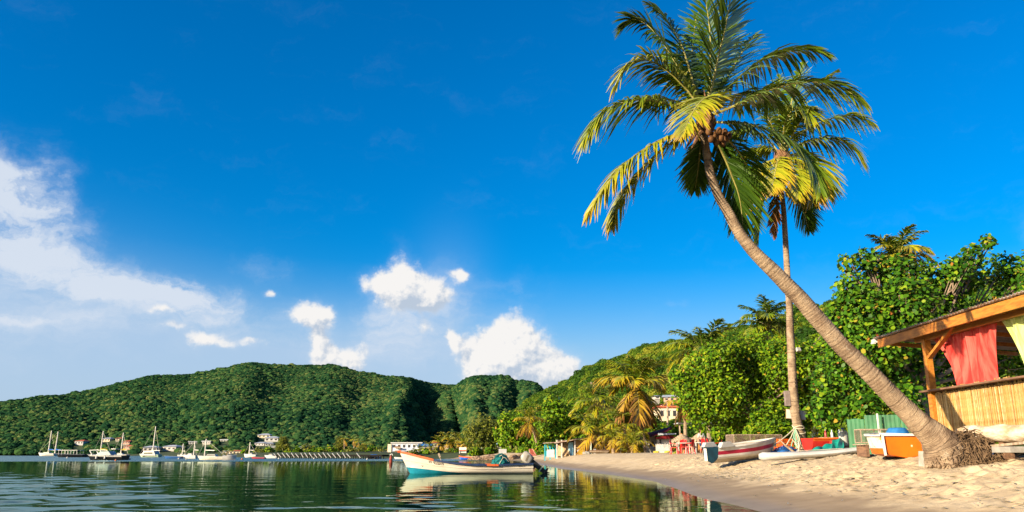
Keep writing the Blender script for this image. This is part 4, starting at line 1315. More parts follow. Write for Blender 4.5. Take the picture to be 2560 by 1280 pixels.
for k, ((a, c, r_), Y, lab) in enumerate(UNDER):
    g0 = at(a, 1131, Y)
    leafy_tree('green_bush', lab, [(a, c, r_), (a - r_ * .7, c + r_ * .35, r_ * .75), (a + r_ * .7, c + r_ * .35, r_ * .75), (a, c + r_ * .8, r_ * .7)], Y, 0.42, 1100, BUSH_LEAF, 60 + k, 4, (1, .62), limbs=False, cat='bush')

# ------------------------------------------------------------------ common materials
WOOD_O = M('oiled_timber', (0.50, 0.20, 0.030), (0.34, 0.12, 0.018), scale=3, rough=0.5, stretch=(6, 1, 6), bump=0.25, bscale=20, spots=((0.20, 0.07, 0.012), 5, 0.34))
WOOD_D = M('dark_timber', (0.22, 0.12, 0.07), (0.12, 0.065, 0.04), scale=3, rough=0.7, stretch=(5, 1, 5), bump=0.3, bscale=20)
WOOD_G = M('weathered_timber', (0.42, 0.33, 0.24), (0.25, 0.18, 0.12), scale=3, rough=0.85, stretch=(4, 4, 1), bump=0.5, bscale=18)
PLY = M('plywood', (0.46, 0.30, 0.15), (0.36, 0.21, 0.10), scale=3, rough=0.8, stretch=(1, 1, 5))
TIN = M('corrugated_tin', (0.40, 0.33, 0.28), (0.26, 0.16, 0.11), scale=2.5, rough=0.55, spots=((0.22, 0.09, 0.04), 3.5, 0.42))
WHITE = M('white_paint', (0.66, 0.64, 0.60), (0.55, 0.53, 0.48), scale=2.5, rough=0.5, spots=((0.50, 0.45, 0.36), 3, 0.33))
WHITE_CL = M('white_gelcoat', (0.45, 0.44, 0.42), (0.37, 0.36, 0.34), scale=2, rough=0.3)
BLACK = M('black_plastic', (0.012, 0.012, 0.014), (0.02, 0.02, 0.022), rough=0.4)
RED_P = M('red_plastic', (0.55, 0.012, 0.012), (0.42, 0.008, 0.010), scale=2, rough=0.35, spec=0.5)
ORANGE = M('orange_paint', (0.66, 0.125, 0.004), (0.56, 0.095, 0.004), scale=2, rough=0.45, spots=((0.80, 0.60, 0.38), 4.0, 0.36))
TEAL_P = M('teal_paint', (0.015, 0.30, 0.42), (0.010, 0.22, 0.33), scale=3, rough=0.45)
BLUE_P = M('blue_paint', (0.02, 0.10, 0.45), (0.015, 0.07, 0.33), scale=3, rough=0.5)
TARP_G = M('green_tarp', (0.012, 0.34, 0.25), (0.008, 0.22, 0.17), scale=2.5, rough=0.5, spots=((0.12, 0.40, 0.24), 3, 0.36), bump=0.4, bscale=6)
TARP_B = M('blue_tarp', (0.02, 0.12, 0.36), (0.01, 0.05, 0.18), scale=4, rough=0.5, bump=0.5, bscale=7)
ROPE = M('pale_rope', (0.62, 0.55, 0.40), (0.45, 0.40, 0.28), scale=30, rough=0.9)
ROPE_G = M('mint_rope', (0.28, 0.50, 0.34), (0.20, 0.38, 0.25), scale=30, rough=0.9)
WIRE = M('rusty_wire', (0.26, 0.20, 0.15), (0.15, 0.10, 0.07), scale=20, rough=0.7)
CONC = M('concrete', (0.32, 0.30, 0.26), (0.24, 0.22, 0.19), scale=5, rough=0.9, bump=0.3)

# ------------------------------------------------------------------ bamboo hut on stilts
HX = 11.30                      # the seaward wall stands at this x and runs along y
def wall_pt(px, py, x=HX):
    a, b_, c = ray(px, py); t = x / a
    return Vector((x, b_ * t, CAM_H + c * t))
yp = wall_pt(2328, 960).y       # corner post
Y_END = 15.2
EAVE_X = 10.92
ze = wall_pt(2380, 803, EAVE_X).z
zc = wall_pt(2440, 962).z       # counter top
zf = wall_pt(2360, 1086).z      # bottom of the canes
y_eave = wall_pt(2196, 853, EAVE_X).y
hut = thing('beach_hut', 'raised wooden beach bar with bamboo cane front and corrugated roof', 'hut', (HX, yp, gz1(HX, yp)))
def hb(name, a, b_, w, h, mat, up=(0, 0, 1), par=hut):
    q = B(); q.beam(a, b_, w, h, up); return q.build(name, mat, par, world=True, bevel=0.006)
corner = hb('post', (HX, yp, gz1(HX, yp) - 0.1), (HX, yp, ze - 0.16), 0.17, 0.17, WOOD_O, (0, 1, 0))
hb('post', (HX, Y_END + .2, 0.8), (HX, Y_END + .2, ze - 0.16), 0.15, 0.15, WOOD_O, (0, 1, 0))
for yy in (yp, Y_END + .2):
    hb('post', (14.4, yy, 0.8), (14.4, yy, ze - 0.45), 0.15, 0.15, WOOD_O, (0, 1, 0))
hb('fascia_beam', (EAVE_X, y_eave, ze - 0.02), (EAVE_X, Y_END - 1, ze - 0.02), 0.06, 0.24, WOOD_O)
hb('wall_plate', (HX, yp + 0.5, ze - 0.12), (HX, Y_END - 1, ze - 0.12), 0.12, 0.16, WOOD_O)
hb('wall_plate', (14.4, yp + 0.5, ze - 0.42), (14.4, Y_END - 1, ze - 0.42), 0.12, 0.16, WOOD_O)
br0 = wall_pt(2324, 894, HX - 0.09); br1 = wall_pt(2385, 815, HX - 0.09)
hb('brace', br0, br1, 0.075, 0.13, WOOD_O, (1, 0, 0))
# rafters
for k in range(7):
    yy = y_eave - 0.15 - k * 1.4
    hb('rafter', (EAVE_X + 0.04, yy, ze - 0.02), (14.9, yy, ze - 0.34), 0.05, 0.11, WOOD_O)
# corrugated roof
b = B(); rows = []
ny = int((y_eave + 0.12 - (Y_END - 1.2)) / 0.024)
for (x, dz) in ((EAVE_X - 0.10, 0.155), (12.9, -0.02), (15.0, -0.20)):
    rows.append([(x, y_eave + 0.12 - i * 0.024, ze + dz + 0.022 * math.cos(i * 0.024 / 0.135 * 2 * math.pi) + 0.006 * math.sin(i * .13)) for i in range(ny)])
b.grid(rows)
rows2 = [[(p[0], p[1], p[2] - 0.006) for p in r_] for r_ in rows]
b.grid(rows2)
b.grid([rows[0], rows2[0]])
b.build('roof', TIN, hut, world=True)
hb('counter_top', (HX - 0.05, yp + 0.28, zc), (HX - 0.05, Y_END, zc), 0.34, 0.045, WOOD_D)
hb('floor_beam', (HX - 0.02, yp + 0.08, zf - 0.07), (HX - 0.02, Y_END, zf - 0.07), 0.16, 0.13, WOOD_D)
b = B(); b.box((12.9, (yp + Y_END) / 2, zf - 0.03), (3.0, yp - Y_END, 0.05)); b.build('floor_deck', WOOD_D, hut, world=True)
b = B(); b.box((HX + 0.055, (yp + Y_END) / 2, (zf + zc) / 2), (0.02, yp - Y_END - 0.1, zc - zf - 0.06)); b.build('backing_board', WOOD_D, hut, world=True)
hb('corner_board', (HX - 0.02, yp + 0.14, zf - 0.02), (HX - 0.02, yp + 0.14, zc - 0.03), 0.10, 0.03, WOOD_G, (1, 0, 0))
for yy in (19.5, 17.2):
    hb('stilt', (HX + 0.1, yy, 0.7), (HX + 0.1, yy, zf - 0.14), 0.14, 0.14, WOOD_D, (0, 1, 0))
# bamboo canes, each its own piece
CANE = []
for k, (c1, c2) in enumerate((((0.38, 0.225, 0.065), (0.27, 0.145, 0.036)), ((0.44, 0.28, 0.095), (0.33, 0.19, 0.055)), ((0.30, 0.14, 0.025), (0.18, 0.08, 0.012)), ((0.50, 0.35, 0.15), (0.38, 0.24, 0.09)))):
    CANE.append(M('bamboo_cane_%s' % 'abcd'[k], c1, c2, scale=3, rough=0.45, stretch=(1, 1, 2)))
rd = random.Random(5)
cane_me = []
for k in range(6):
    b = B(); h = zc - zf - 0.05
    zs = [0]
    while zs[-1] < h - 0.2: zs.append(zs[-1] + rd.uniform(0.18, 0.34))
    prof = []
    for z in zs:
        prof += [(0.0185, max(0, z - 0.012)), (0.0215, z + 0.001), (0.0180, z + 0.014)]
    prof.append((0.018, h))
    b.lathe(prof, n=6)
    cane_me.append(b.mesh('cane', True))
y = yp - 0.12; k = 0
lo = hut.location
mes = {}
while y > Y_END + 0.1 and k < 250:
    key = (rd.randrange(6), rd.choice((0, 0, 1, 1, 2, 3)))
    if key not in mes:
        me = cane_me[key[0]].copy(); me.materials.clear(); me.materials.append(CANE[key[1]]); mes[key] = me
    o = bpy.data.objects.new('cane', mes[key]); link(o, hut)
    o.location = (HX + 0.005 + rd.uniform(-.008, .008) - lo.x, y - lo.y, zf + 0.01 + rd.uniform(-.02, .01) - lo.z)
    o.rotation_euler = (rd.gauss(0, 0.009), rd.gauss(0, .004), rd.uniform(0, 6))
    s = rd.uniform(0.72, 1.18)
    o.scale = (s, s, rd.uniform(0.97, 1.0))
    y -= 0.034 * s + 0.002; k += 1
# curtain rods
rod_a = wall_pt(2326, 846, HX + 0.10); rod_b = wall_pt(2500, 800, HX + 0.10)
b = B(); b.tube([rod_a + Vector((0, .1, 0)), rod_b], 0.022, 6); b.build('curtain_rod', CANE[2], hut, world=True)
rod_c = wall_pt(2500, 800, HX + 0.10); rod_d = wall_pt(2640, 762, HX + 0.10)
b = B(); b.tube([rod_c, rod_d], 0.022, 6); b.build('curtain_rod', CANE[2], hut, world=True)
b = B(); b.box(wall_pt(2187, 853, EAVE_X), (0.14, 0.16, 0.10)); b.box(wall_pt(2187, 853, EAVE_X) + Vector((-.05, 0, -.06)), (0.10, 0.13, 0.05))
b.build('eave_lamp', WHITE, hut, world=True, bevel=0.01)

def cloth_mat(name, c1, c2):
    mt = bpy.data.materials.new(name); mt.use_nodes = True
    t = mt.node_tree; t.nodes.clear(); N = Nodes(t)
    tc = t.nodes.new('ShaderNodeTexCoord').outputs['Object']
    nz = N.noise(N.vm('MULTIPLY', tc, (1, 6, 0.6)), 1.6, 4, 0.6)
    colr = N.mix(N.ss(nz, 0.35, 0.65), c1, c2)
    d = t.nodes.new('ShaderNodeBsdfDiffuse'); t.links.new(colr, d.inputs['Color'])
    tr = t.nodes.new('ShaderNodeBsdfTranslucent'); t.links.new(colr, tr.inputs['Color'])
    s = t.nodes.new('ShaderNodeMixShader'); s.inputs[0].default_value = 0.3
    t.links.new(d.outputs[0], s.inputs[1]); t.links.new(tr.outputs[0], s.inputs[2])
    o = t.nodes.new('ShaderNodeOutputMaterial'); t.links.new(s.outputs[0], o.inputs['Surface'])
    return mt
def curtain(name, label, top0, top1, bot0, bot1, mat, folds, seed):
    """a hanging cloth between two points of the rod and two lower corners, with folds"""
    rd = random.Random(seed)
    t = thing(name, label, 'curtain', (top0 + top1) / 2)
    rows = []
    nu, nv = 90, 26
    ph = [rd.uniform(0, 6) for _ in range(3)]
    for j in range(nv):
        v = j / (nv - 1)
        row = []
        for i in range(nu):
            u = i / (nu - 1)
            a = top0.lerp(top1, u); c = bot0.lerp(bot1, u)
            # edges swing inwards as the cloth is gathered
            sw = v ** 0.75
            p = a.lerp(c, sw); p.z = a.z + (c.z - a.z) * v
            amp = 0.035 + 0.055 * v
            p.x += amp * math.sin(u * folds * 6.283 + ph[0] + 0.5 * math.sin(v * 3 + ph[1])) + 0.02 * math.sin(u * folds * 2.6 * 6.28 + ph[2]) + 0.18 * math.sin(v * 3.1) * (0.2 - u * 0.3)
            if j == 0: p.z += 0.012 * math.sin(u * folds * 6.283)
            row.append(p)
        rows.append(row)
    b = B(); b.grid(rows)
    b.build('cloth', mat, t, world=True, smooth=True)
    # loops over the rod
    b = B()
    for i in range(7):
        q = top0.lerp(top1, (i + .5) / 7)
        b.tube([q + Vector((0, 0, -0.03)), q + Vector((-0.03, 0, 0.02)), q + Vector((0.0, 0, 0.045)), q + Vector((0.03, 0, 0.02)), q + Vector((0, 0, -0.03))], 0.012, 4)
    b.build('loops', mat, t, world=True)
RED_C = cloth_mat('red_curtain', (0.80, 0.15, 0.12), (0.64, 0.045, 0.04))
YEL_C = cloth_mat('lime_curtain', (0.80, 0.82, 0.34), (0.62, 0.70, 0.16))
curtain('curtain', 'red gathered curtain hanging in the hut opening above the canes', wall_pt(2334, 850, HX + .1), wall_pt(2494, 806, HX + .1), wall_pt(2392, 964, HX + .12), wall_pt(2490, 950, HX + .12), RED_C, 5, 1)
curtain('curtain', 'pale lime green curtain at the edge of the hut opening', wall_pt(2503, 800, HX + .1), wall_pt(2640, 764, HX + .1), wall_pt(2572, 948, HX + .12), wall_pt(2650, 930, HX + .12), YEL_C, 4, 2)

# ------------------------------------------------------------------ driftwood log and what lies under it
LX = 10.55
l0 = wall_pt(2402, 1086, LX); l1 = wall_pt(2600, 1083, LX)
lg = thing('driftwood_log', 'bleached driftwood log lying in front of the bamboo wall', 'log', Vector((LX, (l0.y + l1.y) / 2, gz1(LX, 17))))
b = B()
pth = [l0.lerp(l1, i / 13) + Vector((0.02 * math.sin(i * 1.7), 0, 0.015 * math.sin(i * 1.1))) for i in range(14)]
DRIFT = M('driftwood', (0.62, 0.52, 0.40), (0.40, 0.27, 0.15), scale=2.2, rough=0.85, stretch=(3, 1, 3), bump=0.9, bscale=9, spots=((0.26, 0.15, 0.07), 4.5, 0.36))
rows = []
rd = random.Random(8)
for i, p in enumerate(pth):
    rr = 0.185 * (0.8 if i == 0 else 1) * rd.uniform(0.94, 1.06)
    rows.append([p + Vector((math.cos(a), 0, math.sin(a))) * rr * (1 + 0.07 * math.sin(3 * a + i) + rd.uniform(-.05, .05)) for a in [2 * math.pi * k / 14 for k in range(14)]])
b.grid(rows, close=True); b.f.append(tuple(range(13, -1, -1))); b.mi.append(0)
b.build('log', DRIFT, lg, world=True, smooth=True)
for yy in (17.6, 16.2):
    q = wall_pt(2440, 1120, LX); b = B()
    b.box((LX + 0.08, yy, (gz1(LX, yy) + l0.z - 0.19) / 2), (0.22, 0.16, l0.z - 0.17 - gz1(LX, yy) + 0.05)); b.build('chock', WOOD_D, lg, world=True, bevel=0.01)
tp_ = thing('tarpaulin', 'dark blue tarpaulin stuffed under the driftwood log', 'tarpaulin', (LX - 0.05, 17.9, gz1(LX, 17.9)))
b = B(); rows = []
for i in range(14):
    rows.append([(LX - 0.22 + 0.12 * math.sin(j * 1.3 + i * .7) + 0.02 * j, 18.6 - i * 0.085, gz1(LX, 17.9) + 0.05 + 0.045 * j + 0.03 * math.sin(i * 1.9 + j)) for j in range(6)])
b.grid(rows); b.build('sheet', TARP_B, tp_, world=True, smooth=True)
sl = thing('concrete_slab', 'grey concrete slab lying on the sand at the picture edge below the log', 'slab', wall_pt(2523, 1125, LX - 0.5))
c_ = wall_pt(2523, 1124, LX - 0.5)
b = B(); b.box(c_, (0.35, 0.62, 0.12)); b.build('block', CONC, sl, world=True, bevel=0.012)
sl = thing('wooden_plank', 'pale wooden plank propped under the driftwood log', 'plank', wall_pt(2520, 1110, LX - 0.1))
b = B(); b.beam(wall_pt(2468, 1117, LX - 0.1), wall_pt(2580, 1106, LX - 0.1), 0.2, 0.05); b.build('board', WOOD_G, sl, world=True)

# ------------------------------------------------------------------ boat builder
def boat_pt(L, W, zg, zk, s, q, bow_rake, full, yscale=1.0, stern_w=0.85, chine=0.62):
    """a point of a hull's outer skin: s from stern 0 to bow 1, q from keel 0 to gunwale 1; port side is +y"""
    x = -L / 2 + (L - bow_rake) * s
    bw = W / 2 * (stern_w + (1 - stern_w) * min(1, s / 0.4)) * max(0.0, 1 - max(0.0, (s - 0.45) / 0.55) ** full)
    z0 = zk(s); z1 = zg(s)
    z = z0 + (z1 - z0) * q
    x += bow_rake * q ** 0.9 * s ** 5
    prof = (min(1.0, q / (0.35 if chine < .8 else 0.16)) ** 0.55 * chine + (1 - chine) * max(0, (q - 0.1) / 0.9) ** 0.9)
    nar = (1 - s ** 6)
    y = bw * (prof * (1 - 0.25 * s ** 3 * (1 - q))) * yscale
    if s >= 1: y = 0
    return Vector((x, y, z))

def hull_parts(t, L, W, zg, zk, bow_rake, full, bands, rim_mat, in_mat, transom_mat, depth_in=0.75, stations=28, stern_w=0.85, thwarts=(), rim=0.05, rim_h=0.05, rim_name='gunwale', chine=0.62):
    """bands: (name, material, q0(s), q1(s)) from keel up"""
    ss_ = [i / (stations - 1) for i in range(stations)]
    kw = dict(bow_rake=bow_rake, full=full, stern_w=stern_w, chine=chine)
    for (nm, mt, q0, q1) in bands:
        b = B()
        for side in (1, -1):
            rows = []
            for s in ss_:
                a, c = q0(s), q1(s)
                row = []
                for j in range(6):
                    q = a + (c - a) * j / 5
                    p = boat_pt(L, W, zg, zk, s, q, yscale=side, **kw)
                    row.append(p)
                rows.append(row)
            b.grid(rows)
        b.build(nm, mt, t, smooth=True)
    # inside
    b = B()
    for side in (1, -1):
        rows = []
        for s in ss_:
            row = []
            for j in range(5):
                q = 1 - (depth_in) * j / 4
                p = boat_pt(L, W, zg, zk, min(s, 0.985), q, yscale=side, **kw)
                k = 0.94 if j else 0.97
                p.y *= k; p.x = max(p.x, -L / 2 + 0.03); p.z -= 0.0
                row.append(p)
            pp = row[-1].copy(); pp.y = 0
            row.append(pp)
            rows.append(row)
        b.grid(rows)
    b.build('interior', in_mat, t, smooth=True)
    # transom
    ring = [boat_pt(L, W, zg, zk, 0, j / 8, yscale=1, **kw) for j in range(9)]
    ring2 = [Vector((p.x, -p.y, p.z)) for p in reversed(ring)]
    b = B(); pl = ring + ring2
    b.prism([(p, p + Vector((0.05, 0, 0))) for p in pl], 0, 1)
    tr = b.build('transom', transom_mat, t)
    # gunwale rim
    b = B()
    for side in (1, -1):
        rows = [[], [], [], [], []]
        for s in ss_:
            p = boat_pt(L, W, zg, zk, s, 1.0, yscale=side, **kw)
            o_ = Vector((0, side, 0))
            a0 = p + o_ * rim * 0.5 + Vector((0, 0, -rim_h)); a1 = p + o_ * rim * 0.5 + Vector((0, 0, 0.012)); a2 = p - o_ * rim * 0.6 + Vector((0, 0, 0.012)); a3 = p - o_ * rim * 0.6 + Vector((0, 0, -rim_h))
            for k_, a_ in enumerate((a0, a1, a2, a3, a0)): rows[k_].append(a_)
        b.grid(rows)
    b.build(rim_name, rim_mat, t)
    for (s, wd, zz) in thwarts:
        p = boat_pt(L, W, zg, zk, s, 0.8, **kw)
        b = B(); b.box((p.x, 0, p.z + zz), (wd, p.y * 1.86, 0.035)); b.build('thwart', WOOD_G, t, bevel=0.006)
    return kw

# ------------------------------------------------------------------ beached boats
def beached(name, label, cat, px, Y, rz, pitch=0.0, roll=0.0, dz=0.0):
    p = on_ground(px, Y, dz)
    return thing(name, label, cat, p, rot=Euler((roll, pitch, rz)))
# red striped dinghy: stern to the left, bow to the right
t = beached('fishing_dinghy', 'white dinghy with crimson stripe and dark blue transom on the sand', 'boat', 1862, 34.0, R(22), pitch=R(-4), dz=0.04)
DL, DW = 3.35, 1.35
zg = lambda s: 0.66 + 0.16 * s ** 2
zk = lambda s: 0.02 + 0.30 * max(0, s - 0.6) ** 1.5
CRIM = M('crimson_paint', (0.42, 0.012, 0.05), (0.33, 0.010, 0.04), scale=3, rough=0.4)
GREYB = M('worn_bottom', (0.46, 0.42, 0.36), (0.33, 0.28, 0.22), scale=3, rough=0.8)
hull_parts(t, DL, DW, zg, zk, 0.35, 2.4, [('bottom', GREYB, lambda s: 0, lambda s: 0.26), ('lower_side', WHITE, lambda s: .26, lambda s: .52), ('stripe', CRIM, lambda s: .52, lambda s: .74), ('upper_side', WHITE, lambda s: .74, lambda s: 1.0)],
           WHITE, GREYB, M('navy_paint', (0.003, 0.012, 0.020), (0.004, 0.022, 0.034), scale=3, rough=0.6, spec=0.12), thwarts=((0.35, 0.22, 0.0), (0.68, 0.2, 0.0)), chine=0.74)
b = B(); b.prism([(Vector((-DL / 2 + x, 0.45 * y_, z)), Vector((-DL / 2 + x, 0.69 * y_, z))) for y_ in (1,) for x, z in ((0.02, .62), (0.72, .64), (0.56, .84), (0.16, .84))], 0, 1); b.build('stern_quarter', WHITE_CL, t, bevel=0.02)
b = B(); b.prism([(Vector((-DL / 2 + x, -0.45, z)), Vector((-DL / 2 + x, -0.69, z))) for x, z in ((0.02, .62), (0.72, .64), (0.56, .84), (0.16, .84))], 0, 1); b.build('stern_quarter', WHITE_CL, t, bevel=0.02)
b = B(); b.box((-DL / 2 - 0.03, 0.30, 0.36), (0.03, 0.18, 0.5)); b.build('transom_pad', WHITE, t, bevel=0.008)
# white board hull
t = beached('rowing_shell', 'long slim white hull with pointed raised end lying on the sand', 'boat', 2042, 28.5, R(-5), pitch=R(-3.0), dz=0.16)
b = B(); rows = []
KL = 3.95
for i in range(31):
    s = i / 30
    w = 0.36 * (1 - abs(2 * s - 0.9) ** 3.2 * 0.9 if s < 0.95 else 0.12) * (1 if s > 0.03 else 0.55)
    w = max(w, 0.03); th = 0.15 * (1 - 0.35 * s) * (0.6 if i == 0 else 1) * (1 if s < .85 else 1 - (s - .85) * 5)
    zc_ = 0.02 + 0.20 * max(0, s - 0.45) ** 2 * 2.2 + 0.05 * max(0, .15 - s) * 3
    rows.append([Vector((-KL / 2 + KL * s, math.cos(a) * w, zc_ + math.sin(a) * th)) for a in [2 * math.pi * k / 14 for k in range(14)]])
b.grid(rows, close=True); b.f.append(tuple(range(13, -1, -1))); b.mi.append(0); b.f.append(tuple(range(30 * 14, 31 * 14))); b.mi.append(0)
b.build('hull', WHITE_CL, t, smooth=True)
b = B(); b.box((0.1, 0, 0.165), (1.5, 0.30, 0.02)); b.build('deck_well', GREYB, t, bevel=0.008)
# orange boat: stern towards the water, bow away
t = beached('fishing_boat', 'orange and white fibreglass boat beached behind the leaning palm trunk', 'boat', 2232, 23.2, R(80), dz=0.03)
OL, OW = 2.7, 1.36
zg = lambda s: 0.60 + 0.10 * s ** 2
zk = lambda s: 0.0 + 0.2 * max(0, s - .6) ** 2
INW = M('boat_interior', (0.60, 0.57, 0.52), (0.36, 0.33, 0.32), scale=2.5, rough=0.7, stretch=(1, 7, 1))
hull_parts(t, OL, OW, zg, zk, 0.4, 2.6, [('bottom', ORANGE, lambda s: 0, lambda s: 0.42), ('side', M('white_orange_wear', (0.80, 0.76, 0.68), (0.66, 0.58, 0.45), scale=3, rough=0.5, spots=((0.75, 0.26, 0.02), 3.0, 0.42)), lambda s: .42, lambda s: 1.0)],
           WHITE, INW, ORANGE, thwarts=((0.45, 0.3, 0.05), (0.7, 0.25, 0.05)), rim=0.11, rim_h=0.035, chine=0.86)
b = B()
for side in (1, -1):
    b.beam((-OL / 2 - 0.03, side * OW * 0.41, 0.06), (-OL / 2 - 0.03, side * OW * 0.43, 0.60), 0.06, 0.05, (0, 1, 0))
b.beam((-OL / 2 - 0.03, -OW * 0.43, 0.60), (-OL / 2 - 0.03, OW * 0.43, 0.60), 0.06, 0.06)
b.build('transom_frame', WHITE, t)
for k in range(5):
    b = B(); b.beam((-OL / 2 + 0.35, -0.5 + k * 0.25, 0.50), (OL / 2 - 0.7, -0.35 + k * 0.17, 0.54), 0.10, 0.025); b.build('floor_slat', WOOD_G, t)
sl = thing('concrete_block', 'pale grey block leaning between the orange boat and the palm foot', 'block', on_ground(2318, 18.6))
p = on_ground(2316, 18.7)
b = B(); b.box(p + Vector((0, 0, 0.15)), (0.30, 0.22, 0.36), Euler((0, R(8), R(20)))); b.build('block', CONC, sl, world=True, bevel=0.015)
# red boat under nets
t = beached('fishing_boat', 'red boat under a tangled brown net behind the white hull', 'boat', 2108, 33.0, R(8), dz=0.02)
REDB = M('red_boat_paint', (0.48, 0.025, 0.015), (0.34, 0.015, 0.012), scale=2, rough=0.5)
ORB = M('faded_orange_paint', (0.62, 0.13, 0.02), (0.50, 0.08, 0.015), scale=2, rough=0.55)
hull_parts(t, 3.0, 1.2, lambda s: 0.62 + .1 * s * s, lambda s: 0.05 + 0.2 * max(0, s - .6) ** 2, 0.4, 2.4, [('hull', REDB, lambda s: 0, lambda s: 0.8), ('top_strake', ORB, lambda s: .8, lambda s: 1.0)], ORB, GREYB, REDB, thwarts=((0.4, 0.2, 0),))
def net_heap(name, label, c, sx, sy, sz, mat, seed, strands=260, r_=0.012):
    rd = random.Random(seed)
    t = thing(name, label, 'net', c)
    b = B(); b.ico((0, 0, sz * 0.35), 1.0, 4, (sx * .92, sy * .92, sz * .62), seed, 0.30, 2.2)
    for i, v in enumerate(b.v): b.v[i] = (v[0], v[1], max(0.0, v[2]))
    b.build('folds', mat, t, smooth=True)
    b = B()
    for k in range(strands):
        a = rd.uniform(0, 6.28); e = rd.uniform(0.1, 1.5)
        p = Vector((sx * math.cos(a) * math.cos(e), sy * math.sin(a) * math.cos(e), sz * math.sin(e)))
        d = Vector((rd.gauss(0, 1), rd.gauss(0, 1), rd.gauss(-.3, .6))).normalized()
        l = rd.uniform(.3, .8) * sx
        q = p + d * l * 0.5; m2 = p.lerp(q, .5) * 1.05
        q = Vector((q.x, q.y, max(0.02, q.z)))
        n = math.sqrt((q.x / sx) ** 2 + (q.y / sy) ** 2 + (q.z / sz) ** 2)
        if n > 1.08: q /= n / 1.04
        b.tube([p, m2, q], r_, 4, cap=False)
    o = b.build('strands', mat, t); o['kind'] = 'stuff'
    return t
NET_B = M('brown_net', (0.16, 0.10, 0.06), (0.08, 0.045, 0.03), scale=12, rough=0.95, bump=0.8, bscale=40)
NET_R = M('red_net', (0.36, 0.03, 0.02), (0.20, 0.02, 0.015), scale=12, rough=0.95, bump=0.8, bscale=40)
p = on_ground(2130, 32.2, 0.0)
net_heap('fishing_net', 'dark red fishing net heaped beside the green tarpaulin', p, 0.95, 0.5, 0.62, NET_R, 21, 500, .010)
net_heap('fishing_net', 'brown tangled net piled at the foot of the straight palm', on_ground(2022, 34.6), 0.55, 0.4, 0.45, NET_B, 22, 320, .014)
# green tarpaulin draped from the red boat over the white hull
t = thing('tarpaulin', 'bright green tarpaulin draped over the white hull and the nets', 'tarpaulin', on_ground(2060, 30.0))
top = [(2016, 1131, 29.2), (2036, 1119, 29.8), (2060, 1114, 30.4), (2078, 1106, 31.0), (2092, 1096, 31.4), (2108, 1095, 31.5)]
bot = [(2016, 1137, 28.4), (2042, 1133, 28.35), (2062, 1131, 28.35), (2084, 1128, 28.4), (2098, 1126, 28.4), (2106, 1125, 28.4)]
rows = []
for k in range(16):
    v = k / 15
    row = []
    for i in range(26):
        u = i / 25 * 5; a = min(4, int(u)); f_ = u - a
        tt = [top[a][j] * (1 - f_) + top[a + 1][j] * f_ for j in range(3)]; bb = [bot[a][j] * (1 - f_) + bot[a + 1][j] * f_ for j in range(3)]
        p = at(*tt).lerp(at(*bb), v)
        p.z -= 0.12 * math.sin(v * math.pi) * (0.4 + 0.6 * math.sin(u * 2.2) ** 2)
        p += Vector((0.03 * math.sin(u * 5 + v * 4), 0.05 * math.sin(u * 4 - v * 3), 0.03 * math.sin(u * 6 + v * 5)))
        row.append(p)
    rows.append(row)
b = B(); b.grid(rows); b.build('sheet', TARP_G, t, world=True, smooth=True)

# ------------------------------------------------------------------ fish traps of wire netting
def fish_trap(label, c, rz, sx, sy, sz, seed, step=0.085, wire=0.006):
    t = thing('fish_trap', label, 'fish trap', c, rz)
    b = B()
    for z in (0.02, sz):
        for s in (-1, 1):
            b.beam((-sx / 2, s * sy / 2, z), (sx / 2, s * sy / 2, z), 0.03, 0.03)
            b.beam((s * sx / 2, -sy / 2, z), (s * sx / 2, sy / 2, z), 0.03, 0.03)
    for x in (-1, -.33, .33, 1):
        for s in (-1, 1):
            b.beam((x * sx / 2, s * sy / 2, 0), (x * sx / 2, s * sy / 2, sz), 0.03, 0.03, (0, 1, 0))
    b.build('frame', WOOD_G, t)
    rd = random.Random(seed)
    b = B()
    def lattice(fn, w, h):
        n = int((w + h) / step)
        for k in range(n):
            u = k * step - h
            for sgn in (1, -1):
                a0, b0 = max(0, u), min(w, u + h)
                if b0 <= a0: continue
                v0, v1 = a0 - u, b0 - u
                if sgn < 0: v0, v1 = h - v0, h - v1
                b.tube([fn(a0, v0), fn((a0 + b0) / 2, (v0 + v1) / 2), fn(b0, v1)], wire, 3, cap=False)
    lattice(lambda u, v: Vector((-sx / 2 + u, -sy / 2 - 0.012, v + 0.015 * math.sin(u * 5))), sx, sz)
    lattice(lambda u, v: Vector((-sx / 2 + u, sy / 2 + 0.012, v)), sx, sz)
    lattice(lambda u, v: Vector((-sx / 2 - 0.012, -sy / 2 + u, v)), sy, sz)
    lattice(lambda u, v: Vector((sx / 2 + 0.012, -sy / 2 + u, v)), sy, sz)
    lattice(lambda u, v: Vector((-sx / 2 + u, -sy / 2 + v, sz + 0.012)), sx, sy)
    o = b.build('wire_netting', WIRE, t); o['kind'] = 'stuff'
    return t
fish_trap('long grey wire fish trap standing behind the red striped dinghy', on_ground(1887, 39.0, 0.34), R(6), 2.35, 1.0, 0.60, 3, wire=0.011)
fish_trap('tan wire fish trap propped against the green fence', on_ground(2222, 25.6, 0.40), R(-6), 1.75, 0.6, 0.42, 4, step=0.06, wire=0.004)
t = thing('timber_stack', 'brown timbers stacked under the long grey fish trap', 'timber', on_ground(1887, 39.0))
for k in range(5):
    q = B(); c0 = on_ground(1887, 38.7 + .15 * k); q.beam(c0 + Vector((-1.25, -.25, .06 + .13 * (k // 2))), c0 + Vector((1.3, .1, .08 + .13 * (k // 2))), .13, .11); q.build('beam', WOOD_O if k % 2 else WOOD_G, t, world=True)
b = B(); sp_ = on_ground(2222, 25.6)
t = thing('pallet', 'rough timber pallet carrying the tan fish trap', 'pallet', sp_)
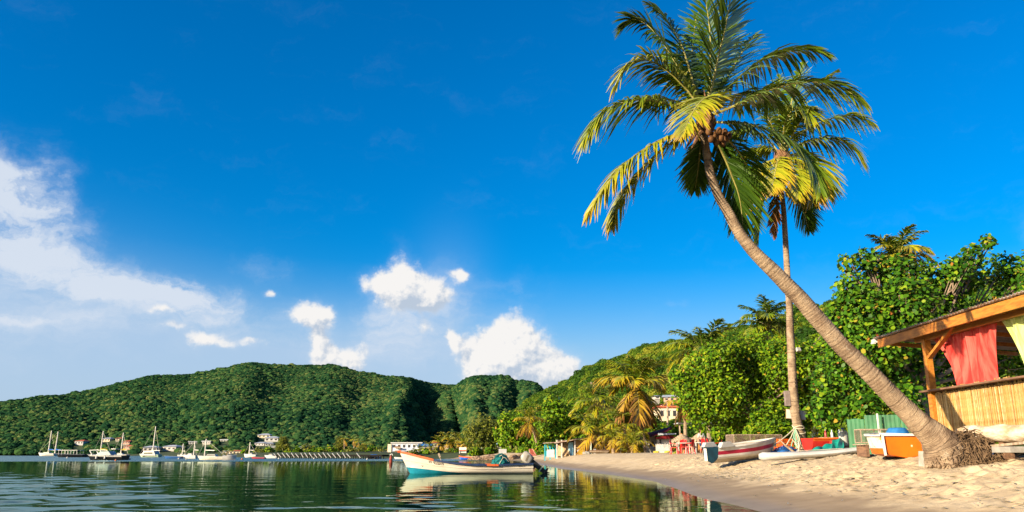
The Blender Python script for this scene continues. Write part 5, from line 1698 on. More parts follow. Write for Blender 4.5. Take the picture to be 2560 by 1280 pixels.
for k in range(4): 
    q = B(); q.beam(sp_ + Vector((-0.95, -0.3 + k * .2, 0.36)), sp_ + Vector((0.95, -0.3 + k * .2, 0.36)), 0.14, 0.03); q.build('slat', WOOD_G, t, world=True)
for x in (-.8, 0, .8):
    q = B(); q.box(sp_ + Vector((x, 0, 0.17)), (0.1, 0.7, 0.35)); q.build('bearer', WOOD_D, t, world=True)
# blue basin on top of the trap
t = thing('basin', 'upturned bright blue plastic basin on the orange boat', 'basin', at(2244, 1086, 24.4))
b = B(); b.lathe([(0.34, 0.0), (0.33, 0.03), (0.26, 0.16), (0.22, 0.19), (0.05, 0.20)], n=20); b.build('bowl', M('blue_plastic', (0.03, 0.17, 0.42), (0.02, 0.12, 0.34), rough=0.4), t, smooth=True)
b = B(); b.tube([(0.35 * math.cos(a), 0.35 * math.sin(a), 0.0) for a in [k * 0.3142 for k in range(21)]], 0.015, 5); b.build('rim', MATS['blue_plastic'], t)

# ------------------------------------------------------------------ green sheet fence
FENCE_G = M('green_fence_paint', (0.045, 0.17, 0.075), (0.035, 0.12, 0.055), scale=2, rough=0.6, spots=((0.10, 0.30, 0.15), 4, 0.3))
fb = on_ground(2120, 28.6)
t = thing('sheet_fence', 'green painted sheet fence behind the tan fish trap', 'fence', fb)
xs0 = at(2118, 1060, 28.6).x; xs1 = at(2300, 1060, 27.6).x
nP = 4
for k in range(nP):
    rows = []
    xa = xs0 + (xs1 - xs0) * k / nP; xb = xs0 + (xs1 - xs0) * (k + 1) / nP
    m_ = 15
    lo_, hi_ = [], []
    for i in range(m_):
        x = xa + (xb - xa - 0.012) * i / (m_ - 1); yy = 28.6 - 1.0 * (x - xs0) / (xs1 - xs0) + 0.006 * math.cos(x * 50)
        lo_.append(Vector((x, yy, 1.0))); hi_.append(Vector((x, yy, (2.22 if k == 0 else 2.36) + 0.03 * (abs(math.sin(x * 9)) if k == 0 else 0))))
    q = B(); q.grid([lo_, hi_]); q.build('panel', FENCE_G, t, world=True)
for px_ in (2192,):
    q = B(); pp = at(px_, 1060, 28.0); q.beam((pp.x, pp.y - 0.1, 0.95), (pp.x, pp.y - 0.1, 2.40), 0.045, 0.045, (0, 1, 0)); q.build('post', WHITE, t, world=True)

# ------------------------------------------------------------------ things around the straight palm
def trunk2_at(py):
    for i in range(len(tr2) - 1):
        if tr2[i][1] <= py <= tr2[i + 1][1]:
            f_ = (py - tr2[i][1]) / (tr2[i + 1][1] - tr2[i][1])
            return t2[i].lerp(t2[i + 1], f_), (tr2[i][2] * (1 - f_) + tr2[i + 1][2] * f_) / F * PY2 / 2
    return t2[-1], 0.25
c_, r_ = trunk2_at(1036)
t = thing('sign_board', 'white blank board nailed behind the straight palm trunk', 'board', c_ + Vector((0.08, r_ + 0.05, -0.2)))
b = B(); b.box(c_ + Vector((0.09, r_ + 0.03, 0.0)), (0.86, 0.03, 0.38), Euler((0, R(5), R(4)))); b.build('panel', WHITE, t, world=True, bevel=0.006)
b = B(); b.box(c_ + Vector((0.09, r_ + 0.06, 0.0)), (0.9, 0.04, 0.42), Euler((0, R(5), R(4)))); b.build('backing', PLY, t, world=True)
c_, r_ = trunk2_at(996)
t = thing('electric_box', 'narrow brown box fixed to the side of the straight palm', 'box', c_ + Vector((-r_ - 0.1, 0, -0.35)))
b = B(); b.box(c_ + Vector((-r_ - 0.10, 0, 0)), (0.22, 0.2, 0.66)); b.build('case', M('brown_box', (0.24, 0.19, 0.17), (0.17, 0.13, 0.12), rough=0.6), t, world=True, bevel=0.01)
c_, r_ = trunk2_at(875)
t = thing('flood_light', 'small white flood light high on the straight palm', 'lamp', c_ + Vector((r_ + 0.08, -0.1, -0.1)))
b = B(); b.box(c_ + Vector((r_ + 0.11, -0.1, 0)), (0.20, 0.12, 0.17), Euler((R(-25), 0, R(20)))); b.build('housing', WHITE_CL, t, world=True, bevel=0.01)
b = B(); b.beam(c_ + Vector((r_ - 0.03, -0.05, -0.05)), c_ + Vector((r_ + 0.08, -0.1, -0.02)), 0.03, 0.03); b.build('bracket', BLACK, t, world=True)
# ropes
t = thing('rope', 'mint green and pale ropes knotted round the straight palm foot', 'rope', base2)
rd = random.Random(4)
for k, (py, tw, mt) in enumerate(((1066, 1, ROPE), (1072, -1, ROPE), (1078, 1, ROPE), (1100, 1, ROPE_G), (1103, -.6, ROPE_G), (1106, .8, ROPE_G), (1112, .5, ROPE_G))):
    c_, r_ = trunk2_at(py); b = B()
    b.tube([c_ + Vector((math.cos(a) * (r_ + .03), math.sin(a) * (r_ + .03), 0.12 * tw * math.sin(a))) for a in [k2 * .314 for k2 in range(21)]], 0.022, 5); b.build('coil', mt, t, world=True)
c_, r_ = trunk2_at(1070)
for (x1, y1, Y1, mt) in ((1930, 1116, 34.8, ROPE), (1978, 1128, 35.0, ROPE_G), (1994, 1140, 34.9, ROPE_G), (2002, 1140, 34.8, ROPE_G), (2012, 1128, 35.0, ROPE), (1955, 1132, 34.9, ROPE)):
    e = at(x1, y1, Y1); s_ = c_ + Vector((-r_, -r_ * .8, 0)); b = B()
    b.tube([s_, s_.lerp(e, .33) + Vector((rd.uniform(-.05, .05), 0, -.06)), s_.lerp(e, .66) + Vector((rd.uniform(-.08, .08), 0, -.08)), e], 0.024, 5); b.build('strand', mt, t, world=True)
# branch tangle
t = thing('driftwood_pile', 'tangle of sun-bleached branches at the foot of the straight palm', 'driftwood', on_ground(2005, 34.4))
for k in range(16):
    p = on_ground(rd.uniform(1985, 2040), rd.uniform(33.6, 34.8)); d = Vector((rd.gauss(0, .5), rd.gauss(0, .25), rd.uniform(.1, .75)))
    b = B(); b.tube([p, p + d * .5 + Vector((rd.gauss(0, .08), 0, .05)), p + d], [0.05, 0.04, 0.015], 6); b.build('branch', DRIFT, t, world=True, smooth=True)
# orange crates
OR_PL = M('orange_plastic', (0.62, 0.12, 0.01), (0.48, 0.075, 0.008), scale=3, rough=0.5)
for k, (px_, Y, dz, rz, lab) in enumerate(((1956, 37.6, 0, .1, 'orange crate under the others beside the straight palm'), (1978, 37.9, 0, -.2, 'orange crate nearest the straight palm trunk'), (1964, 37.7, .36, .3, 'orange crate stacked on top beside the straight palm'))):
    p = on_ground(px_, Y, dz)
    t = thing('crate', lab, 'crate', p, rz, 'orange crates by the palm')
    b = B(); b.box((0, 0, 0.02), (0.56, 0.42, 0.03)); b.build('bottom', OR_PL, t)
    for (cx, cy, sx, sy) in ((0, -.2, .56, .025), (0, .2, .56, .025), (-.27, 0, .025, .37), (.27, 0, .025, .37)):
        for z in (0.09, 0.20, 0.31):
            b = B(); b.box((cx, cy, z), (sx, sy, 0.075)); b.build('slat', OR_PL, t)
    for (cx, cy) in ((-.27, -.2), (.27, -.2), (.27, .2), (-.27, .2)):
        b = B(); b.box((cx, cy, .19), (0.045, 0.045, 0.34)); b.build('corner_post', OR_PL, t)
net_heap('fishing_net', 'blue net bundle between the red striped dinghy and the ropes', on_ground(1964, 34.4), .62, .4, .34, TARP_B, 23, 200, .012)
net_heap('cloth_bundle', 'turquoise cloth bundle lying over the dinghy stern behind', on_ground(1826, 38.2, .15), .46, .3, .30, M('turquoise_cloth', (0.02, 0.30, 0.48), (0.01, 0.2, 0.35), scale=4, rough=.7), 24, 30, .012)
# clutter in the shade of the bushy tree
t = thing('table', 'low plank table with bottles in the shade behind the red boat', 'table', on_ground(2090, 38.5))
c_ = on_ground(2090, 38.5)
b = B(); b.box(c_ + Vector((0, 0, .72)), (1.3, .6, .05)); b.build('table_top', WOOD_G, t, world=True)
for sx in (-.6, .6):
    for sy in (-.25, .25):
        b = B(); b.box(c_ + Vector((sx, sy, .35)), (.06, .06, .7)); b.build('leg', WOOD_D, t, world=True)
for k, (dx, col_, lab) in enumerate(((-.45, (.35, .03, .03), 'red bottle on the plank table in the shade'), (-.15, (.7, .7, .68), 'white bottle on the plank table in the shade'), (.2, (.03, .12, .4), 'blue bottle on the plank table in the shade'))):
    t = thing('bottle', lab, 'bottle', c_ + Vector((dx, -.1, .745)))
    mt = M('bottle_%s' % ('red', 'white', 'blue')[k], col_, rough=.3)
    b = B(); b.lathe([(.06, 0), (.06, .2), (.025, .27), (.025, .32)], n=10); b.build('body', mt, t, smooth=True)
    b = B(); b.lathe([(.03, .32), (.03, .345)], n=8); b.build('cap', WHITE, t)
t = thing('jerry_can', 'tall white plastic drum standing before the green fence', 'drum', on_ground(2112, 31.5, .35))
b = B(); b.lathe([(.15, 0), (.17, .03), (.17, .5), (.15, .56), (.05, .58), (.05, .64)], n=16); b.build('body', WHITE_CL, t, smooth=True)
b = B(); b.lathe([(.06, .64), (.06, .68)], n=10); b.build('cap', BLUE_P, t)
t = thing('crate_stand', 'wooden box under the white drum', 'box', on_ground(2112, 31.5))
b = B(); b.box((0, 0, .17), (.5, .5, .35)); b.build('box', WOOD_D, t)
leafy_tree('yellow_leaf_sapling', 'small sapling with yellow leaves beside the straight palm', [(2036, 1078, 9), (2034, 1092, 9), (2036, 1104, 10)], 36.5, 0.2, 90, leaf_mat('yellow_leaf', [(0, (.30, .26, .02)), (1, (.62, .44, .04))], trans=.3), 77, 5, (1, .6), trunk_r=.02, cat='sapling', depth_jit=.1)
leafy_tree('shade_bush', 'dark green low bush under the bushy tree behind the crates', [(1960, 1082, 26), (1925, 1080, 24), (2062, 1075, 24), (1995, 1085, 22), (1880, 1082, 20)], 46.0, 0.22, 2600, BUSH_LEAF, 78, 5, (1, .6), limbs=False, cat='bush')

# ------------------------------------------------------------------ the moored open boat
BYd = 41.5
bp = on_level(1164, 1183.5)
BYd = bp.y
K = BYd / F
BL = 322 * K
HULL_W = M('weathered_hull_white', (0.74, 0.66, 0.54), (0.58, 0.50, 0.40), scale=1.2, rough=0.5, stretch=(0.5, 1, 2), spots=((0.46, 0.38, 0.28), 2.2, 0.34))
BOT_T = M('turquoise_bottom_paint', (0.012, 0.27, 0.36), (0.010, 0.18, 0.27), scale=2, rough=0.45)
NAVY = M('navy_gunwale', (0.012, 0.025, 0.07), (0.02, 0.04, 0.10), scale=4, rough=0.5)
ORG = M('orange_gunwale', (0.62, 0.12, 0.03), (0.48, 0.07, 0.02), scale=4, rough=0.5)
boat = thing('open_fishing_boat', 'white open fishing boat with orange bow rail floating near shore', 'boat', (bp.x, bp.y, 0), math.pi + R(5))
zg = lambda s: float(np.interp(s, [0, .3, .5, .65, .78, .9, 1.0], [.50, .44, .45, .53, .66, .88, 1.08])) * K / 0.0206
zk = lambda s: -0.16 + 0.02 * s
pl_z = lambda s: float(np.interp(s, [0, .35, .5, .7, .85, 1], [-.14, -.10, -.01, .10, .22, .34]))
qp = lambda s: (pl_z(s) - zk(s)) / (zg(s) - zk(s))
qm = lambda s: 0.66
BW = 1.75
kw = hull_parts(boat, BL, BW, zg, zk, 0.72, 2.3, [('bottom', BOT_T, lambda s: 0.0, qp), ('lower_side', HULL_W, qp, qm), ('upper_strake', HULL_W, qm, lambda s: 1.0)], NAVY, M('boat_inside_grey', (0.42, 0.42, 0.40), (0.30, 0.30, 0.29), rough=0.7), HULL_W,
                stations=40, thwarts=((0.18, 0.28, 0.02), (0.42, 0.24, 0.02), (0.62, 0.24, 0.0)), rim=0.07, rim_h=0.075)
def side_pt(s, q, off=0.0):
    p = boat_pt(BL, BW, zg, zk, s, q, **kw)
    p1 = boat_pt(BL, BW, zg, zk, s, min(1, q + .03), **kw); p2 = boat_pt(BL, BW, zg, zk, min(1, s + .01), q, **kw)
    n = (p2 - p).cross(p1 - p)
    if n.y < 0: n = -n
    return p + n.normalized() * off
# rubbing strake and bow rail
for side in (1, -1):
    b = B(); pts = [side_pt(i / 29 * 0.985, 0.66, 0.008) for i in range(30)]
    b.tube([Vector((p.x, p.y * side, p.z)) for p in pts], 0.016, 5); b.build('rubbing_strake', HULL_W, boat)
def rail(name, s0, s1, mat, lift=0.02, w=0.06):
    for side in (1, -1):
        b = B(); rows = [[], [], [], []]
        for i in range(16):
            s = s0 + (s1 - s0) * i / 15
            p = boat_pt(BL, BW, zg, zk, s, 1.0, yscale=side, **kw)
            o_ = Vector((0, side, 0))
            rows[0].append(p + o_ * .046 + Vector((0, 0, -.085))); rows[1].append(p + o_ * .046 + Vector((0, 0, lift))); rows[2].append(p - o_ * .05 + Vector((0, 0, lift))); rows[3].append(p - o_ * .05 + Vector((0, 0, -.06)))
        b.grid(rows); b.build(name, mat, boat)
rail('bow_rail', 0.79, 1.0, ORG)
rail('rail_patch', 0.29, 0.385, ORG, 0.016)
b = B(); p = boat_pt(BL, BW, zg, zk, 1.0, 1.0, **kw); b.box(p + Vector((-0.02, 0, -0.03)), (0.20, 0.14, 0.13)); b.build('stem_head', ORG, boat, bevel=0.02)
# fore deck
b = B(); rows = []
for i in range(8):
    s = 0.80 + 0.18 * i / 7; p = boat_pt(BL, BW, zg, zk, s, 0.93, **kw)
    rows.append([Vector((p.x, -p.y * .95, p.z)), Vector((p.x, 0, p.z + .03)), Vector((p.x, p.y * .95, p.z))])
b.grid(rows); b.build('fore_deck', M('boat_inside_grey', (0.4, 0.4, 0.4)), boat)
b = B(); p = side_pt(0.885, 0.50, 0.03); b.tube([p + Vector((.05, 0, .05)), p, p + Vector((-.05, 0, .05))], 0.016, 5); b.build('mooring_cleat', WHITE, boat)

def lettering(text, s_left, q_left, q_right, height, length, name, mat, shear=0.0):
    cu = bpy.data.curves.new('letters', 'FONT'); cu.body = text; cu.size = 1.0; cu.shear = shear
    ob = bpy.data.objects.new('letters', cu)
    C.objects.link(ob)
    dg = bpy.context.evaluated_depsgraph_get()
    me = bpy.data.meshes.new_from_object(ob.evaluated_get(dg))
    bpy.data.objects.remove(ob)
    vs_ = np.array([tuple(v.co) for v in me.vertices])
    w = vs_[:, 0].max() - vs_[:, 0].min(); h = vs_[:, 1].max() - vs_[:, 1].min(); x0 = vs_[:, 0].min(); y0 = vs_[:, 1].min()
    ds = length / BL
    for v in me.vertices:
        u = (v.co.x - x0) / w; k = (v.co.y - y0) / h
        s = s_left - ds * u
        q = q_left + (q_right - q_left) * u + k * height / (zg(s) - zk(s))
        v.co = side_pt(s, q, 0.016)
    me.update()
    return mesh_obj(name, me, mat, boat)
INK = M('black_lettering', (0.012, 0.012, 0.012), rough=0.6)
lettering('FF 925019', 0.825, 0.735, 0.72, 0.13, 0.74, 'registration_lettering', INK)
lettering('JEREMIE', 0.125, 0.72, 0.72, 0.085, 0.40, 'name_lettering', INK, 0.25)

# outboard tilted up at the stern
def world_of(o, v):
    return Matrix.Translation(o.location) @ o.rotation_euler.to_matrix().to_4x4() @ Vector(v)
eng = thing('outboard_motor', 'tilted up grey and white outboard motor on the moored boat stern', 'outboard motor', world_of(boat, (-BL / 2 - 0.05, 0, zg(0))), math.pi + R(5))
rt = Euler((0, R(52), 0)).to_matrix()   # local x towards the bow; leg swings up astern
eng.scale = (1.15, 1.15, 1.15)
def eb(name, pts_or, mat, smooth=False, bevel=0.0):
    pts_or.v = [tuple(rt @ Vector(v)) for v in pts_or.v]
    return pts_or.build(name, mat, eng, smooth=smooth, bevel=bevel)
COWL = M('engine_cowl', (0.36, 0.34, 0.29), (0.26, 0.24, 0.21), scale=3, rough=0.35)
b = B(); rows = []
for (z, sx, sy, cx) in ((0.14, .20, .15, 0), (0.20, .25, .19, 0), (0.40, .26, .20, -.01), (0.56, .23, .17, -.02), (0.64, .15, .11, -.03)):
    rows.append([Vector((cx + sx * math.copysign(abs(math.cos(a)) ** .6, math.cos(a)), sy * math.copysign(abs(math.sin(a)) ** .6, math.sin(a)), z)) for a in [2 * math.pi * k / 20 for k in range(20)]])
b.grid(rows, close=True); b.f.append(tuple(range(4 * 20, 5 * 20))); b.mi.append(0); b.f.append(tuple(range(19, -1, -1))); b.mi.append(0)
eb('cowl', b, COWL, True)
b = B(); b.box((-.01, 0, 0.12), (.44, .34, .07)); eb('cowl_base', b, BLACK, bevel=.02)
for sd in (1, -1):
    b = B(); b.box((.0, sd * .185, .36), (.30, .03, .09), Euler((0, R(12), 0))); eb('cowl_stripe', b, M('cowl_stripe_paint', (.16, .13, .09)))
b = B(); b.box((-.02, 0, -.16), (.22, .17, .54), taper=1.15); eb('mid_section', b, BLACK, bevel=.03)
b = B(); b.box((-.03, 0, -.48), (.36, .20, .025)); eb('cavitation_plate', b, COWL, bevel=.006)
b = B(); b.box((-.02, 0, -.60), (.20, .09, .26), taper=1.1); b.tube([(.16, 0, -.72), (.08, 0, -.72), (-.16, 0, -.72), (-.26, 0, -.72)], [.02, .055, .06, .03], 10); eb('gearcase', b, BLACK, True)
b = B(); b.prism([(Vector((.06, -.015, -.74)), Vector((.06, .015, -.74))), (Vector((-.10, -.015, -.74)), Vector((-.10, .015, -.74))), (Vector((-.16, -.015, -.92)), Vector((-.16, .015, -.92)))], 0, 1); eb('skeg', b, BLACK)
for k in range(3):
    a = k * 2.094; b = B()
    c0 = Vector((-.29, .06 * math.cos(a), -.72 + .06 * math.sin(a)))
    d = Vector((0, math.cos(a), math.sin(a))); e = Vector((.3, -math.sin(a), math.cos(a))).normalized()
    b.add([c0 - e * .03, c0 + d * .10 - e * .08, c0 + d * .15, c0 + d * .10 + e * .08, c0 + e * .03], [(0, 1, 2, 3, 4)]); eb('propeller_blade', b, M('alloy', (.5, .5, .52), rough=.3, metal=.8))
b = B(); b.box((.16, 0, -.05), (.10, .26, .34)); eb('clamp_bracket', b, BLACK, bevel=.02)
b = B(); b.tube([(.20, 0, .16), (.50, .02, .18), (.62, .02, .17)], [.03, .025, .02], 7); eb('tiller', b, BLACK)

# net heap aboard
TEALN = M('teal_net', (0.006, 0.17, 0.16), (0.003, 0.075, 0.085), scale=9, rough=0.9, bump=1.0, bscale=30, stretch=(2, 2, .6))
nb = world_of(boat, (-BL / 2 + (1326 - 1250) * K, 0, 0.12))
nh = net_heap('fishing_net', 'big teal fishing net heap tied with pale rope in the moored boat', nb, 0.52, 0.46, 0.86, TEALN, 31, 420, .010)
b = B(); b.tube([(-.06, -.30, .78), (0.05, -.36, .84), (.13, -.38, .70), (.0, -.47, .52), (-.10, -.49, .30), (-.14, -.5, .2)], .016, 5); b.build('tie_rope', ROPE, nh)
b = B(); b.tube([(.10, -.36, .74), (.28, -.36, .68), (.42, -.3, .5)], .012, 5); b.build('tie_rope', ROPE, nh)
t = thing('float', 'yellow float lying in the moored boat forward of the blue one', 'float', world_of(boat, (BL / 2 - (1120 - 1003) * K, .3, .46)), R(15))
b = B(); b.tube([(-.30, 0, .06), (-.2, 0, .06), (.12, 0, .02), (.28, 0, -.02)], [.05, .10, .10, .04], 10); b.build('body', M('yellow_plastic', (.65, .34, .02), (.52, .25, .015), rough=.45), t, smooth=True)
t = thing('float', 'long blue float lying along the moored boat gunwale', 'float', world_of(boat, (BL / 2 - (1143 - 1003) * K, .35, .44)), R(12))
b = B(); b.tube([(-.36, 0, .06), (-.24, 0, .05), (.22, 0, -.01), (.38, 0, -.03)], [.03, .075, .075, .03], 10); b.build('body', M('blue_float_plastic', (.02, .07, .50), rough=.45), t, smooth=True)
t = thing('pole', 'short pale pole sticking up from the moored boat bow', 'pole', world_of(boat, (BL / 2 - (1028 - 1003) * K, 0, .86)))
b = B(); b.tube([(0, 0, 0), (-.08, 0, .42)], [.022, .014], 6); b.build('stick', WOOD_G, t)
t = thing('oar', 'pair-less grey oar leaning over the moored boat side', 'oar', world_of(boat, (BL / 2 - (1105 - 1003) * K, .3, .45)))
b = B(); b.tube([(.14, -.25, -.1), (-.10, 0.1, .42)], .018, 6); b.build('shaft', WOOD_G, t)
b = B(); b.box((-.13, .15, .50), (.10, .03, .22), Euler((0, R(-24), 0))); b.build('blade', WOOD_G, t)
t = thing('mooring_buoy', 'rusty red upright mooring buoy with white cap off the boat bow', 'buoy', on_level(977, 1156.5))
kb = on_level(977, 1156.5).y / F
b = B(); b.lathe([(.02, -.3), (3.2 * kb, -.2), (4.2 * kb, 0), (4.2 * kb, 6 * kb), (3 * kb, 14 * kb), (1.5 * kb, 17 * kb)], n=14); b.build('body', M('rust_red', (.30, .05, .03), (.16, .03, .02), scale=4, rough=.7), t, smooth=True)
b = B(); b.tube([(-2 * kb, 0, 17 * kb), (-3 * kb, 0, 19 * kb), (3 * kb, 0, 20 * kb), (4 * kb, 0, 17 * kb)], 1.0 * kb, 6); b.build('handle', WHITE, t)

# ------------------------------------------------------------------ anchored boats in the bay
MAST = M('mast_alloy', (0.62, 0.58, 0.50), (0.52, 0.48, 0.42), rough=0.4)
WIN = M('dark_glass', (0.012, 0.016, 0.02), (0.02, 0.025, 0.03), rough=0.1, spec=0.6)
HULLS = {'white': M('white_hull', (.60, .58, .54), (.50, .48, .44), scale=1, rough=.4), 'navy': M('navy_hull', (.012, .02, .05), rough=.3), 'blue': M('blue_hull', (.03, .10, .28), rough=.3), 'mint': M('mint_hull', (.45, .58, .42), rough=.35), 'black': M('black_hull', (.012, .014, .018), rough=.4), 'red': M('red_hull', (.35, .03, .03), rough=.4), 'cream': M('cream_hull', (.66, .60, .50), rough=.4)}
def bay_boat(name, label, x0, x1, ywl, ydeck, kind='sail', masts=(), hull='white', bow='left', cover=None, cabin=True, extra=None, Y=None):
    """a boat whose hull spans columns x0..x1, waterline at row ywl, deck at row ydeck"""
    p = on_level((x0 + x1) / 2, ywl)
    k = p.y / F
    L = (x1 - x0) * k; H = (ywl - ydeck) * k; W = min(L * 0.36, 3.2)
    yaw = math.pi - R(12) if bow == 'left' else R(12)
    t = thing(name, label, 'sailboat' if masts else 'motorboat', p, yaw, 'boats anchored in the bay')
    zg_ = lambda s: H * (0.88 + 0.22 * s * s)
    zk_ = lambda s: -0.25
    b = B()
    for side in (1, -1):
        rows = [[boat_pt(L, W, zg_, zk_, i / 15, q, L * .14, 2.2, side) for q in (0, .25, .5, .75, 1)] for i in range(16)]
        b.grid(rows)
    ring = [boat_pt(L, W, zg_, zk_, 0, j / 5, L * .14, 2.2) for j in range(6)]
    b.add(ring + [Vector((q.x, -q.y, q.z)) for q in reversed(ring)], [tuple(range(12))])
    b.build('hull', HULLS[hull], t, smooth=True)
    b = B(); rows = []
    for i in range(16):
        q = boat_pt(L, W, zg_, zk_, i / 15, 1, L * .14, 2.2)
        rows.append([Vector((q.x, q.y * .98, q.z)), Vector((q.x, 0, q.z + .04)), Vector((q.x, -q.y * .98, q.z))])
    b.grid(rows); b.build('deck', WHITE_CL, t)
    if cabin:
        ch = max(H * .36, .3); b = B()
        b.box((-.02 * L, 0, H * .93 + ch / 2), (L * .36, W * .5, ch), taper=.75); b.build('cabin', WHITE_CL, t, bevel=.04)
        for side in (1, -1):
            b = B(); b.box((-.02 * L, side * W * .255, H * .95 + ch * .55), (L * .30, .03, ch * .32)); b.build('window', WIN, t)
    for (mx, mtop) in masts:
        u = (mx - (x0 + x1) / 2) * k; mh = (ywl - mtop) * k
        lx = -u if bow == 'left' else u
        r_ = max(.06, 1.6 * k)
        b = B(); b.tube([(lx, 0, H * .8), (lx - .02 * mh, 0, mh)], [r_, r_ * .7], 7); b.build('mast', MAST, t)
        b = B(); b.tube([(lx, 0, H + .9), (lx - L * .34, 0, H + .85)], .07, 6); b.build('boom', MAST, t)
        if cover:
            b = B(); b.tube([(lx, 0, H + 1.05), (lx - L * .15, 0, H + 1.02), (lx - L * .33, 0, H + .95)], [.2, .18, .08], 8); b.build('sail_cover', M('sail_cover_' + cover[0], cover[1], rough=.8), t, smooth=True)
        b = B()
        for e in (L * .48, -L * .48): b.tube([(lx, 0, mh * .98), (e, 0, H)], .018, 3)
        b.build('stays', MAST, t)
    if extra: extra(t, L, W, H, k)
    return t
BC = ('blue', (.02, .12, .45)); YC_ = ('yellow', (.60, .42, .03)); TC = ('tan', (.4, .3, .2))
bay_boat('sailing_boat', 'tiny far white sailboat at the water edge, farthest from the jetty', 42, 68, 1137.4, 1133, masts=((57, 1110),), hull='cream')
bay_boat('sailing_ketch', 'white two-masted ketch with blue sail cover', 92, 141, 1140, 1133, masts=((120, 1080), (139, 1082)), cover=BC)
def ferry(t, L, W, H, k):
    b = B(); b.box((0, 0, H + 9 * k), (L * .64, W * .8, .12)); b.build('canopy', WHITE_CL, t)
    for i in range(7):
        for sd in (-1, 1):
            b = B(); b.beam((-L * .3 + L * .6 * i / 6, sd * W * .36, H * .8), (-L * .3 + L * .6 * i / 6, sd * W * .36, H + 9 * k), .07, .07, (0, 1, 0)); b.build('canopy_post', WHITE_CL, t)
bay_boat('passenger_barge', 'long black passenger boat with flat white canopy', 134, 218, 1143, 1135.5, hull='black', cabin=False, extra=ferry)
bay_boat('sailing_boat', 'sailboat with yellow sail cover behind the black and white motor yacht bow', 226, 282, 1144.5, 1137, masts=((249, 1081),), cover=YC_)
bay_boat('sailing_boat', 'sailboat with yellow sail cover at the stern of the motor yacht', 276, 322, 1144, 1136, masts=((301, 1085),), cover=YC_, hull='cream')
def yacht(t, L, W, H, k):
    b = B(); b.prism([(Vector((x, -W * .3, z)), Vector((x, W * .3, z))) for x, z in ((-L * .20, H), (L * .20, H), (L * .08, H + 8 * k), (-L * .12, H + 9 * k))], 0, 1); b.build('windscreen', M('tinted_screen', (.30, .38, .42), rough=.15, spec=.6), t)
    b = B(); b.box((-L * .26, 0, H + 14 * k), (L * .12, W * .7, .12)); b.build('hard_top', WHITE_CL, t)
    for sd in (-1, 1):
        b = B(); b.beam((L * .28, sd * W * .3, H), (L * .36, sd * W * .3, H + 11 * k), .12, .12); b.beam((L * .36, sd * W * .3, H + 11 * k), (L * .12, sd * W * .3, H + 12 * k), .1, .1); b.build('arch_leg', WHITE_CL, t)
    b = B(); b.beam((L * .36, -W * .3, H + 11 * k), (L * .36, W * .3, H + 11 * k), .12, .12); b.build('arch_top', WHITE_CL, t)
    for x in (-.1, .12):
        b = B(); b.tube([(L * x, W * .45, H * .75), (L * x, W * .47, H * .25)], .14, 8); b.build('fender', WHITE_CL, t, smooth=True)
b_y = bay_boat('motor_yacht', 'black and white motor yacht with radar arch, largest of the near moored boats', 211, 318, 1150, 1138, hull='black', cabin=False, extra=yacht)
q = B(); L_ = 107 * b_y.location.y / F
for side in (1, -1):
    q.grid([[boat_pt(L_, min(L_ * .36, 3.2) * 1.01, lambda s: 12 * b_y.location.y / F * (0.88 + 0.22 * s * s) * 1.01, lambda s: -.25, i / 15, qq, L_ * .14, 2.2, side) for qq in (.78, .88, .99)] for i in range(16)])
q.build('white_topside', WHITE_CL, b_y, smooth=True)
def cata(t, L, W, H, k):
    b = B(); b.prism([(Vector((x, -W * .5, z)), Vector((x, W * .5, z))) for x, z in ((-L * .42, H * .5), (L * .35, H * .5), (L * .2, H + 6 * k), (-L * .3, H + 8 * k))], 0, 1); b.build('bridge_deck', WHITE_CL, t, bevel=.1)
    b = B(); b.box((-.05 * L, W * .505, H + 2.5 * k), (L * .4, .03, 3 * k)); b.build('window', WIN, t)
bay_boat('catamaran', 'pale green and white catamaran with the tallest mast', 345, 402, 1143, 1136, masts=((381, 1070),), hull='mint', cabin=False, extra=cata)
bay_boat('motor_launch', 'small blue hulled open launch beside the catamaran', 408, 456, 1146.5, 1141, hull='blue', cabin=False)
bay_boat('sailing_boat', 'sailboat with short mast behind the blue launch', 442, 464, 1143.5, 1138, masts=((455, 1111),), hull='cream')
bay_boat('sailing_boat', 'white sailboat moored next right of the blue launch', 456, 492, 1146.5, 1138, masts=((484, 1105),))
bay_boat('sailing_boat', 'long cream hulled sailboat, longest hull before the jetty', 490, 566, 1149.5, 1141, masts=((509, 1100),), hull='cream')
bay_boat('motor_launch', 'white bow-on motor launch in front of the long cream sailboat stern', 557, 590, 1150.5, 1139, hull='white', bow='right')
bay_boat('sailing_boat', 'sailboat with tall pale mast nearest the jetty', 608, 642, 1143.5, 1136, masts=((622, 1108),))
bay_boat('open_boat', 'low dark red open boat in front of the jetty end', 627, 664, 1146.5, 1143.2, hull='red', cabin=False)
bay_boat('motor_launch', 'small white launch at the jetty end', 660, 692, 1145.5, 1139)
bay_boat('open_boat', 'white open boat under a blue cover at the jetty shore end', 916, 952, 1147, 1141, cabin=False, extra=lambda t, L, W, H, k: (lambda b: (b.ico((0, 0, H), 1, 2, (L * .35, W * .4, 5 * k), 3, .2), b.build('cover', TARP_B, t)))(B()))
bay_boat('open_boat', 'white open boat lying just beyond the fishing boat bow', 985, 1012, 1147.5, 1143.5, cabin=False)
